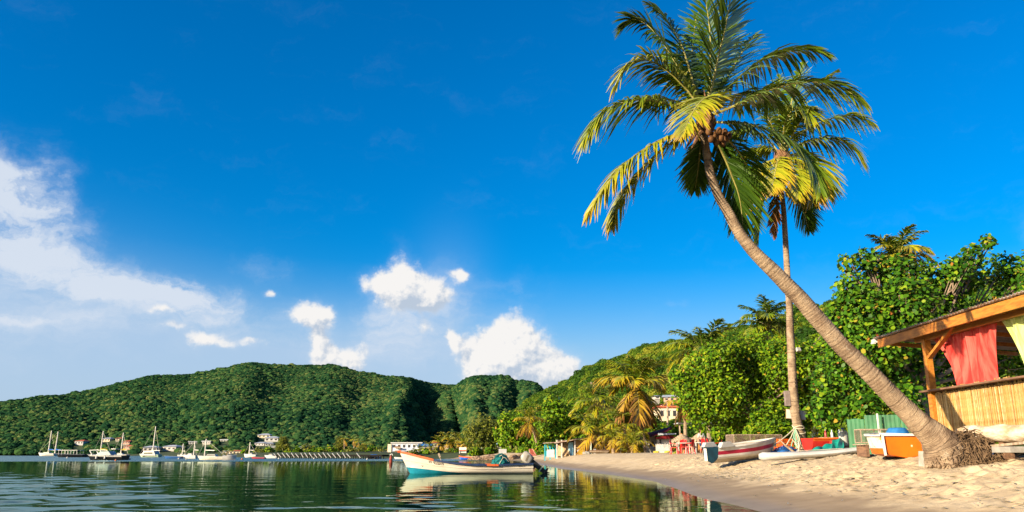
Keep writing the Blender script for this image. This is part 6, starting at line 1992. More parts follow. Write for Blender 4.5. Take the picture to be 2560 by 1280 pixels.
for k, (a, c, lab) in enumerate(((168, 1145.5, 'white buoy in front of the black passenger boat'), (289, 1152, 'orange buoy below the motor yacht stern'), (447, 1148, 'white buoy under the blue launch'), (466, 1148.5, 'white buoy beside the white sailboat'), (605, 1149, 'orange buoy off the bow-on launch'), (697, 1147.5, 'white buoy at the jetty end'), (785, 1147.5, 'white buoy along the middle of the jetty'), (918, 1149, 'pale buoy off the jetty shore end'))):
    p = on_level(a, c); kk = p.y / F
    t = thing('mooring_buoy', lab, 'buoy', p, group='mooring buoys')
    b = B(); b.ico((0, 0, kk * 1.0), kk * 2.4, 2, (1, 1, .9)); b.build('ball', WHITE_CL if 'orange' not in lab else M('orange_buoy', (.6, .14, .03), rough=.5), t, smooth=True)
    b = B(); b.tube([(0, 0, kk * 3), (0, 0, kk * 4.2)], kk * .5, 5); b.build('ring', WHITE_CL, t)
t = thing('inflatable_tender', 'small grey inflatable tender behind the motor yacht', 'dinghy', on_level(314, 1149.5)); kk = t.location.y / F
b = B(); b.tube([(-11 * kk, -.5, 2 * kk), (6 * kk, -.5, 2 * kk), (11 * kk, 0, 2.6 * kk), (6 * kk, .5, 2 * kk), (-11 * kk, .5, 2 * kk)], 2.0 * kk, 8); b.build('tubes', M('grey_rubber', (.4, .42, .45), rough=.5), t, smooth=True)
b = B(); b.box((-2 * kk, 0, .1), (18 * kk, .9, .12)); b.build('floor', BLACK, t)

# jetty
j0 = on_level(690, 1146.0); j1 = on_level(962, 1147.5)
jt = thing('jetty', 'long dark jetty with slanting white props along its edge', 'jetty', j0)
DARKW = M('near_black_timber', (.008, .007, .007), (.013, .011, .010), rough=.9, spec=.1)  # near-black throughout, deck and piles alike
b = B(); b.beam(j0 + Vector((0, .8, .55)), j1 + Vector((0, .8, .55)), 1.8, .28); b.build('deck', DARKW, jt, world=True)
rd = random.Random(9)
for i in range(46):
    f_ = (i + .5) / 46; p = j0.lerp(j1, f_)
    b = B(); b.tube([p + Vector((0, .1, -.6)), p + Vector((0, .1, .5))], .09, 6); b.build('pile', DARKW, jt, world=True)
    if i % 2 == 0 and rd.random() < (.95 if f_ < .7 else .3):
        a = p + Vector((0, -.12, .18)); c = p + Vector((-.62 + rd.uniform(-.12, .12), -.1, .98 + rd.uniform(-.1, .1)))
        b = B(); b.beam(a, c, .24, .12); b.build('prop', WHITE_CL, jt, world=True)

# ------------------------------------------------------------------ buildings
WALL_W = M('white_render', (0.52, 0.50, 0.47), (0.44, 0.42, 0.40), scale=.6, rough=.8)
WALL_C = M('cream_render', (0.74, 0.62, 0.44), (0.62, 0.50, 0.34), scale=.6, rough=.85)
WALL_P = M('pink_render', (0.62, 0.36, 0.26), (0.50, 0.28, 0.20), scale=.6, rough=.85)
WALL_G = M('grey_boards', (0.50, 0.46, 0.42), (0.38, 0.34, 0.31), scale=1.5, rough=.85, stretch=(1, 1, 4))
ROOF_R = M('dark_red_sheet', (0.16, 0.014, 0.016), (0.08, 0.008, 0.010), scale=1, rough=.7, spec=.06, spots=((.30, .06, .06), 1.2, .4))
ROOF_O = M('orange_tiles', (0.50, 0.12, 0.05), (0.38, 0.08, 0.04), scale=2, rough=.8)
ROOF_W = M('pale_sheet_roof', (0.42, 0.44, 0.47), (0.33, 0.35, 0.38), scale=1, rough=.5)
ROOF_B = M('blue_sheet_roof', (0.04, 0.20, 0.50), (0.03, 0.14, 0.38), scale=1, rough=.5)
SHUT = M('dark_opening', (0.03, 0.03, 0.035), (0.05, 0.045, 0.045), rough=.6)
def house(name, label, x0, x1, y_eave, y_base, Y, roof='hip', roof_px=4, wall=WALL_W, roofm=ROOF_W, depth=5.0, yaw=0.0, windows=3, storeys=1, door=True, stilts=True, over=0.35):
    """a small house: columns x0..x1, eaves at row y_eave, foot at row y_base, at depth Y"""
    a = at(x0, y_base, Y); c = at(x1, y_base, Y); k = Y / F
    W_ = (x1 - x0) * k; H_ = (y_base - y_eave) * k; rh = roof_px * k
    t = thing(name, label, 'house', (a + c) / 2 + Vector((0, 0, 0)), yaw)
    b = B(); b.box((0, depth / 2, H_ / 2), (W_, depth, H_)); b.build('wall', wall, t)
    if stilts:
        b = B(); b.box((0, depth / 2, -1.0), (W_ * .94, depth * .94, 2.0)); b.build('foundation', CONC, t)
    o = over; b = B()
    if roof == 'hip':
        e = [(-W_ / 2 - o, -o, H_), (W_ / 2 + o, -o, H_), (W_ / 2 + o, depth + o, H_), (-W_ / 2 - o, depth + o, H_), (-W_ * .22, depth / 2, H_ + rh), (W_ * .22, depth / 2, H_ + rh)]
        b.add(e, [(0, 1, 5, 4), (1, 2, 5), (2, 3, 4, 5), (3, 0, 4), (3, 2, 1, 0)])
    elif roof == 'gable':
        e = [(-W_ / 2 - o, -o, H_), (W_ / 2 + o, -o, H_), (W_ / 2 + o, depth + o, H_), (-W_ / 2 - o, depth + o, H_), (-W_ / 2 - o, depth / 2, H_ + rh), (W_ / 2 + o, depth / 2, H_ + rh)]
        b.add(e, [(0, 1, 5, 4), (2, 3, 4, 5), (1, 2, 5), (3, 0, 4), (3, 2, 1, 0)])
    else:
        b.box((0, depth / 2, H_ + .12), (W_ + .5, depth + .5, .24))
    b.build('roof', roofm, t)
    if windows:
        for s in range(storeys):
            zc_ = H_ * (s + .56) / storeys
            for i in range(windows):
                x = -W_ / 2 + W_ * (i + .5) / windows
                isdoor = door and s == 0 and i == windows // 2
                ww = min(W_ / windows * .45, 1.3); hh = H_ / storeys * (.62 if isdoor else .40)
                b = B(); b.box((x, -.02, zc_ if not isdoor else hh / 2 + .02), (ww, .08, hh)); wn = b.build('door' if isdoor else 'window', SHUT, t)
                b = B(); b.box((x, -.05, (zc_ + hh / 2 + .05) if not isdoor else hh + .07), (ww + .2, .1, .09)); b.build('lintel', WALL_W, wn)
    return t
# houses scattered on the foot of the far hill
for (x0, x1, ye, yb, rf, rp, wl, rm, lab) in FAR_HOUSES:
    Yh_ = hill_spot(ga, (x0 + x1) / 2, yb).y - 1.0
    house('hillside_house', lab, x0, x1, ye, yb, Yh_, rf, rp, {'w': WALL_W, 'c': WALL_C, 'p': WALL_P, 'g': WALL_G}[wl], {'w': ROOF_W, 'o': ROOF_O}[rm], depth=5, windows=3 if x1 - x0 > 15 else 2, door=False, yaw=R(random.Random(x0).uniform(-12, 12)))
house('boathouse', 'low grey boathouse on the shore behind the bow-on launch', 556, 571, 1129, 1137, 222, 'gable', 2, WALL_G, ROOF_W, depth=4, windows=2)
house('shore_house', 'long low cream house on the far shore with red roof', 573, 606, 1128, 1137, 218, 'hip', 2, WALL_C, ROOF_O, depth=4, windows=4)
# town
t = house('town_building', 'white two-storey town building with balconies at the jetty head', 979, 1052, 1110, 1141, 205, 'flat', 2, M('shade_white_render', (.60, .62, .68), (.52, .54, .60), scale=.5, rough=.8), WALL_W, depth=7, windows=6, storeys=2)  # bluish white has the front's shade in its colour
kk = 205 / F
b = B(); b.box((-36.5 * kk - 4.5 * kk, 2.5, 14.5 * kk), (9 * kk, 5.5, 29 * kk)); b.build('end_wing', WALL_C, t)  # cream colour stands for sunlight on the end wall
for z in (10, 20):
    b = B(); b.box((-20 * kk, -.5, z * kk), (14 * kk, 1.0, .15)); bal = b.build('balcony', WALL_C, t)
    b = B(); b.box((-20 * kk, -.98, (z + 2.2) * kk), (14 * kk, .06, 3.4 * kk)); b.build('rail', WOOD_D, bal)
house('town_house', 'blue roofed single-storey house between the white building and the red roofed house', 1046, 1074, 1117, 1141, 196, 'gable', 6, M('mauve_render', (.48, .40, .40), scale=.6, rough=.85), ROOF_B, depth=6, windows=4)
house('town_house', 'small white house with orange roof above the town palms', 1073, 1094, 1108, 1120, 215, 'hip', 4, WALL_W, ROOF_O, depth=5, windows=2, door=False)
house('town_house', 'white house half hidden among the gold town palms', 1112, 1132, 1118, 1142, 192, 'hip', 3, WALL_W, ROOF_W, depth=4, windows=2)
house('slope_house', 'blue grey hut among trees beside the olive tree', 1241, 1254, 1103, 1112, 158, 'flat', 1, M('pale_blue_render', (.30, .50, .66), scale=1, rough=.8), ROOF_W, depth=3, windows=1, door=False)
house('slope_house', 'tiny cream hut in the middle of the olive tree', 1206, 1212, 1109, 1114, 156, 'flat', 1, WALL_C, WALL_C, depth=2, windows=1, door=False)
# house on the slope above the red roof
house('slope_house', 'cream house with columns on the slope above the red roof', 1648, 1694, 1020, 1052, 122, 'flat', 2, WALL_C, ROOF_O, depth=6, windows=3, door=False)
house('slope_house', 'small dark roofed upper hut right above the cream slope house', 1655, 1692, 1011, 1020, 126, 'hip', 4, M('white_red_render', (.7, .62, .6), (.45, .12, .10), scale=3, rough=.8), ROOF_R, depth=5, windows=2, door=False, stilts=False)
house('slope_house', 'pink house with white gable roof highest on the near slope', 1660, 1700, 993, 1004, 150, 'gable', 8, WALL_P, ROOF_W, depth=6, windows=3, door=False, yaw=R(-14))
house('slope_house', 'small white roofed house left of the pink slope house', 1637, 1650, 990, 998, 160, 'hip', 3, WALL_G, ROOF_W, depth=4, windows=1, door=False)
t = thing('utility_pole', 'grey utility pole with crossbar in front of the cream slope house', 'pole', on_ground(1669, 104))
p0 = on_ground(1669, 104); p1 = at(1669, 1006, 104)
b = B(); b.tube([p0, p1], [.16, .11], 8); b.build('shaft', WOOD_G, t, world=True)
b = B(); b.beam(p1 + Vector((-.7, 0, -.3)), p1 + Vector((.7, 0, -.3)), .1, .1); b.build('crossbar', WOOD_D, t, world=True)
p1 = at(1478, 955, 230); p0 = at(1478, 978, 230)
t = thing('utility_pole', 'thin far utility pole on the green hill crest', 'pole', p0)
b = B(); b.tube([p0, p1], .14, 6); b.build('shaft', WOOD_G, t, world=True)
b = B(); b.beam(p1 + Vector((-1.2, 0, -.3)), p1 + Vector((1.2, 0, -.3)), .12, .12); b.build('crossbar', WOOD_D, t, world=True)

# the red roofed beach house
Yh = 88.0; kh = Yh / F
g0 = on_ground(1645, Yh)
t = thing('beach_house', 'grey boarded beach house under a sweeping dark red roof', 'house', g0)
def wp(px, py, dY=0.0): return at(px, py, Yh + dY)
b = B(); 
b.prism([(wp(x, y), wp(x, y, 5)) for x, y in ((1612, 1140), (1641, 1140), (1641, 1090), (1612, 1094))], 0, 1); b.build('wall', WALL_G, t, world=True)
b = B(); b.prism([(wp(x, y, -1.5), wp(x, y, 4)) for x, y in ((1642, 1140), (1680, 1140), (1680, 1097), (1642, 1090))], 0, 1); b.build('front_wall', WALL_G, t, world=True)
b = B(); rows = []
for i in range(9):
    u = i / 8; x = 1598 + (1672 - 1598) * u
    yr = 1085 - 20 * u ** 1.2
    rows.append([wp(x, yr + 15 - 2 * u, -2.0), wp(x + 3, yr + 5, -.4), wp(x + 6, yr, 2.0), wp(x + 10, yr + 8, 5.5)])
b.grid(rows); b.build('roof', ROOF_R, t, world=True)
b = B(); b.prism([(wp(x, y, -2.0), wp(x, y, 4.5)) for x, y in ((1638, 1094), (1668, 1086), (1690, 1092), (1690, 1095), (1660, 1098), (1640, 1097))], 0, 1); b.build('porch_roof', ROOF_R, t, world=True)
b = B(); b.prism([(wp(x, y, -2.2), wp(x, y, 4.5)) for x, y in ((1645, 1083), (1690, 1083), (1690, 1086), (1645, 1088))], 0, 1); b.build('gutter_board', ROOF_W, t, world=True)
for (x0, x1, y0, y1, nm) in ((1624, 1634, 1104, 1116, 'window'), (1648, 1653, 1099, 1108, 'window'), (1628, 1636, 1113, 1122, 'shutter')):
    b = B(); b.prism([(wp(x, y, -1.62 if x0 > 1640 else -.1), wp(x, y, -1.45 if x0 > 1640 else .05)) for x, y in ((x0, y0), (x1, y0), (x1, y1), (x0, y1))], 0, 1); b.build(nm, SHUT if nm == 'window' else M('blue_grey_shutter', (.40, .46, .54), rough=.7), t, world=True)
# picket fence
t = thing('picket_fence', 'white picket fence in front of the beach house', 'fence', on_ground(1660, 72))
for i in range(13):
    p = on_ground(1641 + 3.2 * i, 72 - .02 * i); b = B()
    hh = .78 + .02 * math.sin(i * 3)
    b.prism([(p + Vector((x * .034, 0, z)), p + Vector((x * .034, .025, z))) for x, z in ((-1, 0), (1, 0), (1, hh - .06), (0, hh), (-1, hh - .06))], 0, 1); b.build('picket', WHITE, t, world=True)
for z in (.2, .58):
    p = on_ground(1640, 72); q = on_ground(1681, 71.8); b = B(); b.beam(p + Vector((0, .05, z)), q + Vector((0, .05, z)), .03, .07); b.build('rail', WHITE, t, world=True)
for k, (px_, lab) in enumerate(((1641, 'yellow canvas sack at the left foot of the picket fence'), (1668, 'yellow canvas sack at the right foot of the picket fence'))):
    t = thing('sack', lab, 'sack', on_ground(px_, 71.2)); b = B(); b.ico((0, 0, .08), .26, 3, (1, .6, .42), k, .3); b.build('body', M('yellow_canvas', (.62, .48, .06), (.5, .36, .04), rough=.8), t, smooth=True)

# ------------------------------------------------------------------ plywood shack with picture boards
Ys = 90.0; gs = on_ground(1420, Ys)
t = thing('beach_shack', 'plywood beach shack with tin roof, posts and picture boards', 'shack', gs)
def sp(px, py, dY=0.0): return at(px, py, Ys + dY)
b = B(); b.prism([(sp(x, y, -1.2), sp(x, y, 3.5)) for x, y in ((1386, 1106), (1456, 1094), (1520, 1094), (1520, 1097), (1456, 1097.5), (1386, 1108.5))], 0, 1); b.build('roof', TIN, t, world=True)
for px_ in (1392, 1404, 1437, 1477, 1512):
    p = on_ground(px_, Ys - 1.0); b = B(); b.beam(p, sp(px_, 1100, -1.0), .14, .14, (0, 1, 0)); b.build('post', M('pale_post', (.55, .50, .45), (.40, .36, .32), rough=.8) if px_ != 1477 else M('mint_post', (.50, .62, .58), rough=.7), t, world=True)
def panel(name, x0, x1, y0, y1, mat, dY=-.3, par=None):
    b = B(); b.prism([(sp(x, y, dY), sp(x, y, dY + .08)) for x, y in ((x0, y0), (x1, y0), (x1, y1), (x0, y1))], 0, 1); return b.build(name, mat, par or t, world=True)
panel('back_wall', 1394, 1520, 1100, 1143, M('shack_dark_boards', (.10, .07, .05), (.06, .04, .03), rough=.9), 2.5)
panel('plywood_screen', 1439, 1456, 1101, 1120, PLY, -.2)
panel('plywood_screen', 1456, 1476, 1101, 1121, PLY, -.15)
panel('blue_door', 1421, 1433, 1106, 1139, M('door_blue', (.10, .36, .58), (.35, .55, .66), scale=.9, rough=.6), -.2)
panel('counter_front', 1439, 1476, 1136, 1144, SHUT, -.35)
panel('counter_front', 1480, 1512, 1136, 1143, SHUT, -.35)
def picture(x0, x1, y0, y1, seedcol):
    base = panel('picture_board', x0, x1, y0, y1, M('printed_board', (.46, .50, .58), (.58, .56, .58), scale=.7, rough=.5), -.45)
    w = x1 - x0; h = y1 - y0
    for (u, v, r_, col_) in seedcol:
        c_ = sp(x0 + u * w, y0 + v * h, -.47); b = B(); rr = r_ * h * Ys / F
        b.add([c_ + Vector((rr * math.cos(a) * .8, -.004, rr * math.sin(a))) for a in [k2 * math.pi / 5 for k2 in range(10)]], [tuple(range(10))]); b.build('printed_shape', M('print_%d_%d' % (int(col_[0] * 100), int(col_[1] * 100)), col_, rough=.5), base, world=False)
        ob = bpy.context.scene.collection.objects[-1]
        ob.location = -Vector(t.location)
picture(1443, 1475, 1124, 1137, [(.12, .62, .34, (.62, .16, .02)), (.42, .72, .25, (.60, .52, .40)), (.66, .62, .34, (.55, .14, .03)), (.88, .60, .28, (.5, .12, .05)), (.4, .2, .2, (.20, .42, .50))])
picture(1484, 1506, 1122, 1135, [(.42, .62, .36, (.55, .10, .05)), (.40, .25, .2, (.4, .06, .08)), (.42, .48, .18, (.62, .25, .04))])
TIMB = M('pale_slab_wood', (.62, .44, .26), (.46, .28, .13), scale=1.5, rough=.8, stretch=(3, 3, 1))
for k, (a, c, lab) in enumerate(((1398, 1400, 'pale slab plank leaning first from the sea in the shack'), (1409, 1406, 'pale slab plank leaning second in the shack'), (1418, 1411, 'pale slab plank leaning third in the shack'), (1420, 1416, 'narrow slab plank leaning beside the blue door'))):
    tt = thing('slab_plank', lab, 'plank', on_ground(a, Ys - .5), group='slab planks leaning in the shack'); b = B()
    b.prism([(on_ground(a, Ys - .5) + Vector((x, 0, 0)), sp(c, 1106, .4) + Vector((x * .8, 0, 0))) for x in (0,)] and [(Vector((on_ground(a, Ys - .5).x + dx, Ys - .5 + dy, gs.z)), Vector((sp(c, 1106).x + dx * .8, Ys + .3 + dy, sp(c, 1106).z))) for dx, dy in ((-.2, -.05), (.2, -.05), (.17, .06), (-.17, .06))], 0, 1); b.build('slab', TIMB, tt, world=True)
# turquoise rack with white board
t = thing('board_rack', 'turquoise rack with white panel at the end of the plywood shack', 'rack', on_ground(1374, 92))
TURQ = M('turquoise_paint', (.03, .40, .50), (.02, .30, .40), scale=2, rough=.5)
def rp_(px, py, dY=0.0): return at(px, py, 92 + dY)
for px_ in (1362, 1375, 1389):
    p = on_ground(px_, 92); b = B(); b.beam(p, rp_(px_, 1112), .12, .12, (0, 1, 0)); b.build('post', TURQ, t, world=True)
for k in range(4):
    b = B(); b.beam(rp_(1364 + 7 * k, 1112, .05), rp_(1369 + 7 * k, 1124, .05), .12, .1); b.build('slanted_slat', TURQ, t, world=True)
b = B(); b.beam(rp_(1358, 1108, -.2), rp_(1391, 1106, -.2), 1.6, .08); b.build('roof', TIN, t, world=True)
b = B(); b.prism([(rp_(x, y, -.1), rp_(x, y, -.02)) for x, y in ((1367, 1124), (1386, 1124), (1386, 1143), (1367, 1143))], 0, 1); b.build('white_panel', WHITE, t, world=True)
b = B(); b.prism([(rp_(x, y, 0), rp_(x, y, .1)) for x, y in ((1361, 1127), (1367, 1127), (1367, 1141), (1361, 1141))], 0, 1); b.build('side_panel', TURQ, t, world=True)
b = B(); b.prism([(rp_(x, y, 0.2), rp_(x, y, .3)) for x, y in ((1387, 1124), (1392, 1124), (1392, 1142), (1387, 1142))], 0, 1); b.build('green_panel', M('lime_paint', (.30, .48, .06), rough=.6), t, world=True)
# logs and canoe on the sand before the shack
t = thing('dugout_canoe', 'old brown dugout lying on the sand before the picture boards', 'boat', on_ground(1500, 84, .05), R(-4))
hull_parts(t, 2.1, .6, lambda s: .28 + .06 * s, lambda s: 0.0, .3, 2.0, [('hull', WOOD_G, lambda s: 0, lambda s: 1)], WOOD_D, WOOD_D, WOOD_G, stations=12)
for k, (px_, Y, lab) in enumerate(((1467, 84, 'pale boulder on the sand under the first picture board'),)):
    t = thing('boulder', lab, 'rock', on_ground(px_, Y)); b = B(); b.ico((0, 0, .12), .35, 3, (1.2, .8, .6), k, .3); b.build('stone', CONC, t, smooth=True)
# ladder
t = thing('ladder', 'red and pale ladder frame leaning against the slender palm', 'ladder', on_ground(1334, 112))
def lp(px, py, dY=0.0): return at(px, py, 112 + dY)
for (a, c) in (((1326, 1139), (1323, 1124)), ((1341, 1139), (1331, 1122))):
    b = B(); b.beam(lp(*a), lp(*c, 1), .1, .1); b.build('rail', M('peach_paint', (.62, .34, .22), rough=.7), t, world=True)
for k in range(6):
    f_ = k / 5; b = B(); b.beam(lp(1326 - 3 * f_, 1138 - 14 * f_, f_ * .95), lp(1340 - 8 * f_, 1138 - 15 * f_, f_ * .95), .09, .12); b.build('rung', M('dull_red', (.36, .05, .06), rough=.7), t, world=True)
t = thing('sign_board', 'white board on a stand at the end of the beach', 'board', on_ground(1257, 116))
p0 = at(1247, 1133, 116); p1 = at(1266, 1123, 116)
b = B(); b.box((p0 + p1) / 2, (19 * 116 / F, .08, 10.5 * 116 / F)); b.build('panel', WHITE_CL, t, world=True)
for px_ in (1250, 1263):
    b = B(); q = on_ground(px_, 116.1); b.beam(q, at(px_, 1130, 116.1), .08, .08, (0, 1, 0)); b.build('leg', WOOD_D, t, world=True)
# rocks at the end of the beach
ROCK = M('brown_rock', (.30, .20, .13), (.15, .10, .07), scale=1.5, rough=.9, bump=.6, bscale=6)
rd = random.Random(12)
RK = [(1182, 1139), (1190, 1141), (1199, 1138), (1207, 1140), (1214, 1136), (1222, 1139), (1231, 1136), (1240, 1139), (1228, 1142), (1196, 1144), (1210, 1144), (1285, 1138), (1296, 1139), (1304, 1137)]
ORD = 'first second third fourth fifth sixth seventh eighth ninth tenth eleventh twelfth thirteenth fourteenth'.split()
RK.sort()
for k, (a, c) in enumerate(RK):
    Y = 124 if a < 1245 else 118
    p = at(a, c, Y); s = rd.uniform(.35, .75)
    t = thing('boulder', 'brown shore boulder, ' + ORD[k] + ' counted from the red kiosk along the beach end', 'rock', Vector((p.x, Y, gz1(p.x, Y))), group='boulders at the end of the beach')
    b = B(); b.ico((0, 0, s * .35), s, 3, (1.25, .9, .75), k, .45, 1.6); b.build('stone', ROCK, t)
t = thing('open_boat', 'blue and orange open boat drawn up below the red kiosk', 'boat', on_level(1165, 1149.5) + Vector((0, 0, .02)), R(170))
hull_parts(t, 40 * 116 / F, .9, lambda s: .38 + .22 * s * s, lambda s: -.1, .3, 2.2, [('hull', BLUE_P, lambda s: 0, lambda s: .72), ('top_strake', ORB, lambda s: .72, lambda s: 1)], ORB, GREYB, BLUE_P, stations=14)
# kiosk, parasols
Yk = 150
t = thing('kiosk', 'small open kiosk with red tent roof at the town end of the beach', 'kiosk', on_ground(1157, Yk))
def kp(px, py, dY=0.0): return at(px, py, Yk + dY)
b = B(); a_ = [kp(1147, 1127, -1), kp(1167, 1127, -1), kp(1167, 1127, 1.2), kp(1147, 1127, 1.2), kp(1158, 1118, 0)]; b.add(a_, [(0, 1, 4), (1, 2, 4), (2, 3, 4), (3, 0, 4), (3, 2, 1, 0)]); b.build('roof', ROOF_O, t, world=True)
for px_ in (1149, 1165):
    for dY in (-.8, 1):
        b = B(); q = kp(px_, 1131, dY); b.beam((q.x, q.y, gz1(q.x, q.y) - .2), kp(px_, 1126, dY), .12, .12, (0, 1, 0)); b.build('post', WHITE, t, world=True)
b = B(); c_ = on_ground(1157, Yk - .6); b.box(c_ + Vector((0, 0, .5)), (1.3, .3, 1.0)); b.build('counter', WHITE, t, world=True)
def parasol(label, px, py, Y, wpx, mat):
    g = on_ground(px, Y); top = at(px, py, Y); r_ = wpx / 2 * Y / F
    t = thing('parasol', label, 'parasol', g)
    b = B(); b.tube([g, top], .04, 6); b.build('pole', WHITE, t, world=True)
    b = B(); n = 8; pts = [top + Vector((0, 0, .1))] + [top + Vector((r_ * math.cos(k2 * 6.283 / n), r_ * math.sin(k2 * 6.283 / n), -r_ * .38)) for k2 in range(n)]
    b.add(pts, [(0, 1 + k2, 1 + (k2 + 1) % n) for k2 in range(n)]); b.build('canopy', mat, t, world=True)
PINK = M('pink_canvas', (.62, .16, .20), (.5, .1, .14), rough=.8); REDC = M('red_canvas', (.5, .05, .05), rough=.8)
parasol('pink beach parasol in front of the gold town palms', 1110, 1129, 160, 15, PINK)
parasol('red parasol beside the white town building wing', 966, 1132, 190, 14, REDC)
parasol('pale red parasol left of the town building, nearer the jetty', 950, 1134, 192, 10, PINK)

# ------------------------------------------------------------------ beach bar corner: thatched parasol, tables, chairs, person
THATCH = M('thatch', (.42, .32, .22), (.26, .18, .11), scale=6, rough=.95, bump=.7, bscale=20, stretch=(1, 1, .3))
Yb = 58.0
def thatch_parasol(label, px, ytop, yrim, wpx, Y, seed):
    rd = random.Random(seed); g = on_ground(px, Y); top = at(px, ytop, Y); r_ = wpx / 2 * Y / F; h = (yrim - ytop) * Y / F
    t = thing('thatched_parasol', label, 'parasol', g)
    b = B(); b.tube([g, top], .07, 7); b.build('pole', WOOD_O, t, world=True)
    b = B()
    b.add([top] + [top + Vector((r_ * .85 * math.cos(k2 * .393), r_ * .85 * math.sin(k2 * .393), -h * .7)) for k2 in range(16)], [(0, 1 + k2, 1 + (k2 + 1) % 16) for k2 in range(16)])
    for k in range(420):
        a = rd.uniform(0, 6.283); u = rd.uniform(.25, .9)
        p = top + Vector((r_ * u * math.cos(a), r_ * u * math.sin(a), -h * u * .8 + .04)); l = rd.uniform(.3, .6)
        q = p + Vector((math.cos(a) * l * .4, math.sin(a) * l * .4, -l * .8)); w = Vector((-math.sin(a), math.cos(a), 0)) * .03
        b.add([p - w, p + w, q + w, q - w], [(0, 1, 2, 3)])
    o = b.build('thatch', THATCH, t, world=True); o['kind'] = 'stuff'
thatch_parasol('shaggy thatched parasol over the red chairs beside the beach house', 1704, 1084, 1108, 62, 60, 1)
thatch_parasol('second thatched parasol under the edge of the bushy tree', 1748, 1080, 1102, 44, 62, 2)
def chair(label, px, Y, rz):
    g = on_ground(px, Y); t = thing('plastic_chair', label, 'chair', g, rz, 'red plastic chairs at the beach bar')
    b = B(); b.box((0, 0, .43), (.46, .46, .035)); b.build('seat', RED_P, t, bevel=.012)
    b = B(); rows = []
    for j in range(5):
        v = j / 4; rows.append([Vector((.22 * math.sin(u), .20 + .07 * v - .08 * (1 - math.cos(u)), .46 + .42 * v + (.05 * math.cos(u) if j == 4 else 0))) for u in [-1.1 + 2.2 * i / 8 for i in range(9)]])
    b.grid(rows); b.grid([[p + Vector((0, .02, 0)) for p in r_] for r_ in rows]); b.build('backrest', RED_P, t, smooth=True)
    for sx in (-1, 1):
        b = B(); b.tube([(sx * .23, -.2, .43), (sx * .26, -.18, .66), (sx * .27, .12, .68), (sx * .23, .22, .72)], .022, 5); b.build('armrest', RED_P, t)
        for sy in (-1, 1):
            b = B(); b.beam((sx * .20, sy * .2, .43), (sx * .25, sy * .24, 0), .05, .045, (0, 1, 0)); b.build('leg', RED_P, t)
    return t
chair('red plastic chair tipped nearest the white picket fence', 1686, 54, 1.2)
chair('red plastic chair behind the first white table', 1706, 57, 3.3)
chair('red plastic chair with its back to the sea right of the first table', 1726, 53.5, -2.2)
chair('red plastic chair pushed under the first white table', 1716, 55.5, 2.4)
chair('red plastic chair beside the second table, behind the dinghy', 1766, 54, 2.0)
chair('red plastic chair leaning right of the second table', 1779, 53, 1.4)
chair('red plastic chair farthest along, by the turquoise bundle', 1797, 55, -1.8)
def btable(label, px, Y, w):
    g = on_ground(px, Y); t = thing('beach_table', label, 'table', g)
    b = B(); b.box((0, 0, .70), (w, .7, .045)); b.build('table_top', WHITE, t, bevel=.008)
    for sx in (-1, 1):
        for sy in (-1, 1):
            b = B(); b.box((sx * (w / 2 - .05), sy * .3, .34), (.06, .06, .68)); b.build('leg', WHITE, t)
btable('white table among the red chairs beside the picket fence', 1708, 55, .80)
btable('white table nearer the bushy tree beside the standing person', 1752, 55.5, .85)
t = thing('bar_counter', 'rough plywood bar counter behind the red chairs', 'counter', on_ground(1742, 64))
c_ = on_ground(1738, 64)
b = B(); b.box(c_ + Vector((0, 0, .55)), (2.3, .5, 1.1)); b.build('front', PLY, t, world=True)
b = B(); b.box(c_ + Vector((0, -.05, 1.13)), (2.5, .7, .06)); b.build('top', WOOD_G, t, world=True)
for dx in (-1.1, 1.1):
    b = B(); b.beam(c_ + Vector((dx, .1, 1.0)), c_ + Vector((dx, .1, 2.2)), .09, .09, (0, 1, 0)); b.build('post', WOOD_G, t, world=True)
b = B(); b.box(c_ + Vector((0, 0, 2.25)), (2.8, 1.6, .08)); b.build('roof', ROOF_W, t, world=True)

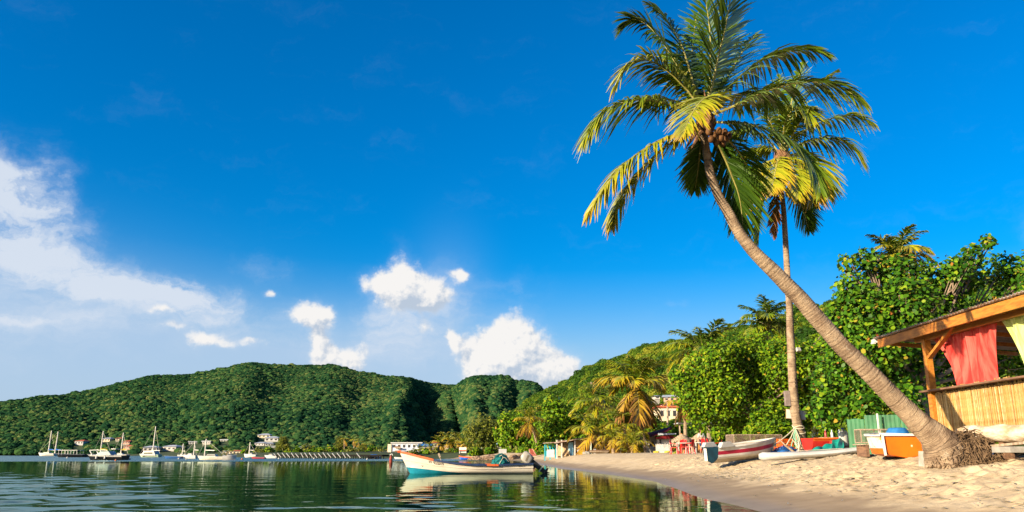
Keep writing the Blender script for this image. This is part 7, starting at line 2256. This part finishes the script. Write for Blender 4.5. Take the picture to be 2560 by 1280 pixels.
def person(label, base, rz, h=1.62):
    t = thing('person', label, 'person', base, rz)
    sk = {'pelvis': (0, 0, .92), 'belly': (0, 0, 1.06), 'chest': (0, .01, 1.27), 'neck': (0, 0, 1.42), 'head0': (0, -.01, 1.50), 'head1': (0, -.01, 1.62),
          'lh': (.09, 0, .88), 'lk': (.10, -.02, .48), 'la': (.10, .02, .08), 'lt': (.11, -.12, .03), 'rh': (-.09, 0, .88), 'rk': (-.10, -.03, .48), 'ra': (-.11, .03, .08), 'rt': (-.12, -.11, .03),
          'ls': (.17, 0, 1.36), 'le': (.24, -.02, 1.10), 'lw': (.20, -.20, .95), 'lf': (.18, -.28, .92), 'rs': (-.17, 0, 1.36), 're': (-.23, .02, 1.08), 'rw': (-.22, -.10, .86), 'rf': (-.21, -.14, .78)}
    rad = {'pelvis': .13, 'belly': .115, 'chest': .13, 'neck': .05, 'head0': .075, 'head1': .085, 'lh': .085, 'lk': .055, 'la': .035, 'lt': .03, 'rh': .085, 'rk': .055, 'ra': .035, 'rt': .03, 'ls': .055, 'le': .038, 'lw': .028, 'lf': .022, 'rs': .055, 're': .038, 'rw': .028, 'rf': .022}
    ed = [('pelvis', 'belly'), ('belly', 'chest'), ('chest', 'neck'), ('neck', 'head0'), ('head0', 'head1'), ('pelvis', 'lh'), ('lh', 'lk'), ('lk', 'la'), ('la', 'lt'), ('pelvis', 'rh'), ('rh', 'rk'), ('rk', 'ra'), ('ra', 'rt'), ('chest', 'ls'), ('ls', 'le'), ('le', 'lw'), ('lw', 'lf'), ('chest', 'rs'), ('rs', 're'), ('re', 'rw'), ('rw', 'rf')]
    names = list(sk); k = h / 1.70
    def grown(nm, keep, mat, grow=0.0):
        ids = [n for n in names if n in keep]
        me = bpy.data.meshes.new(nm); me.from_pydata([Vector(sk[n]) * k for n in ids], [(ids.index(a), ids.index(c)) for a, c in ed if a in keep and c in keep], [])
        o = mesh_obj(nm, me, mat, t)
        md = o.modifiers.new('skin', 'SKIN'); md.use_smooth_shade = True
        for n, sv in zip(ids, me.skin_vertices[0].data):
            r_ = (rad[n] + grow) * k; sv.radius = (r_, r_); sv.use_root = (n == ids[0])
        s_ = o.modifiers.new('smooth', 'SUBSURF'); s_.levels = 1; s_.render_levels = 2
        return o
    skin = M('skin', (.42, .22, .14), (.36, .18, .11), rough=.6)
    grown('body', set(names), skin)
    grown('shirt', {'belly', 'chest', 'ls', 'rs', 'le', 're'}, WHITE_CL, .022)
    grown('shorts', {'pelvis', 'lh', 'rh', 'lk', 'rk'}, M('navy_cloth', (.03, .05, .12), rough=.9), .024)
    b = B(); b.ico((0, .02 * k, 1.62 * k), .115 * k, 3, (.95, 1.05, 1.0), 1, .1); b.build('hair', M('brown_hair', (.16, .07, .03), (.10, .04, .02), rough=.7), t, smooth=True)
person('person in white top and dark blue shorts standing by the white table', on_ground(1755, 57.2), R(10))
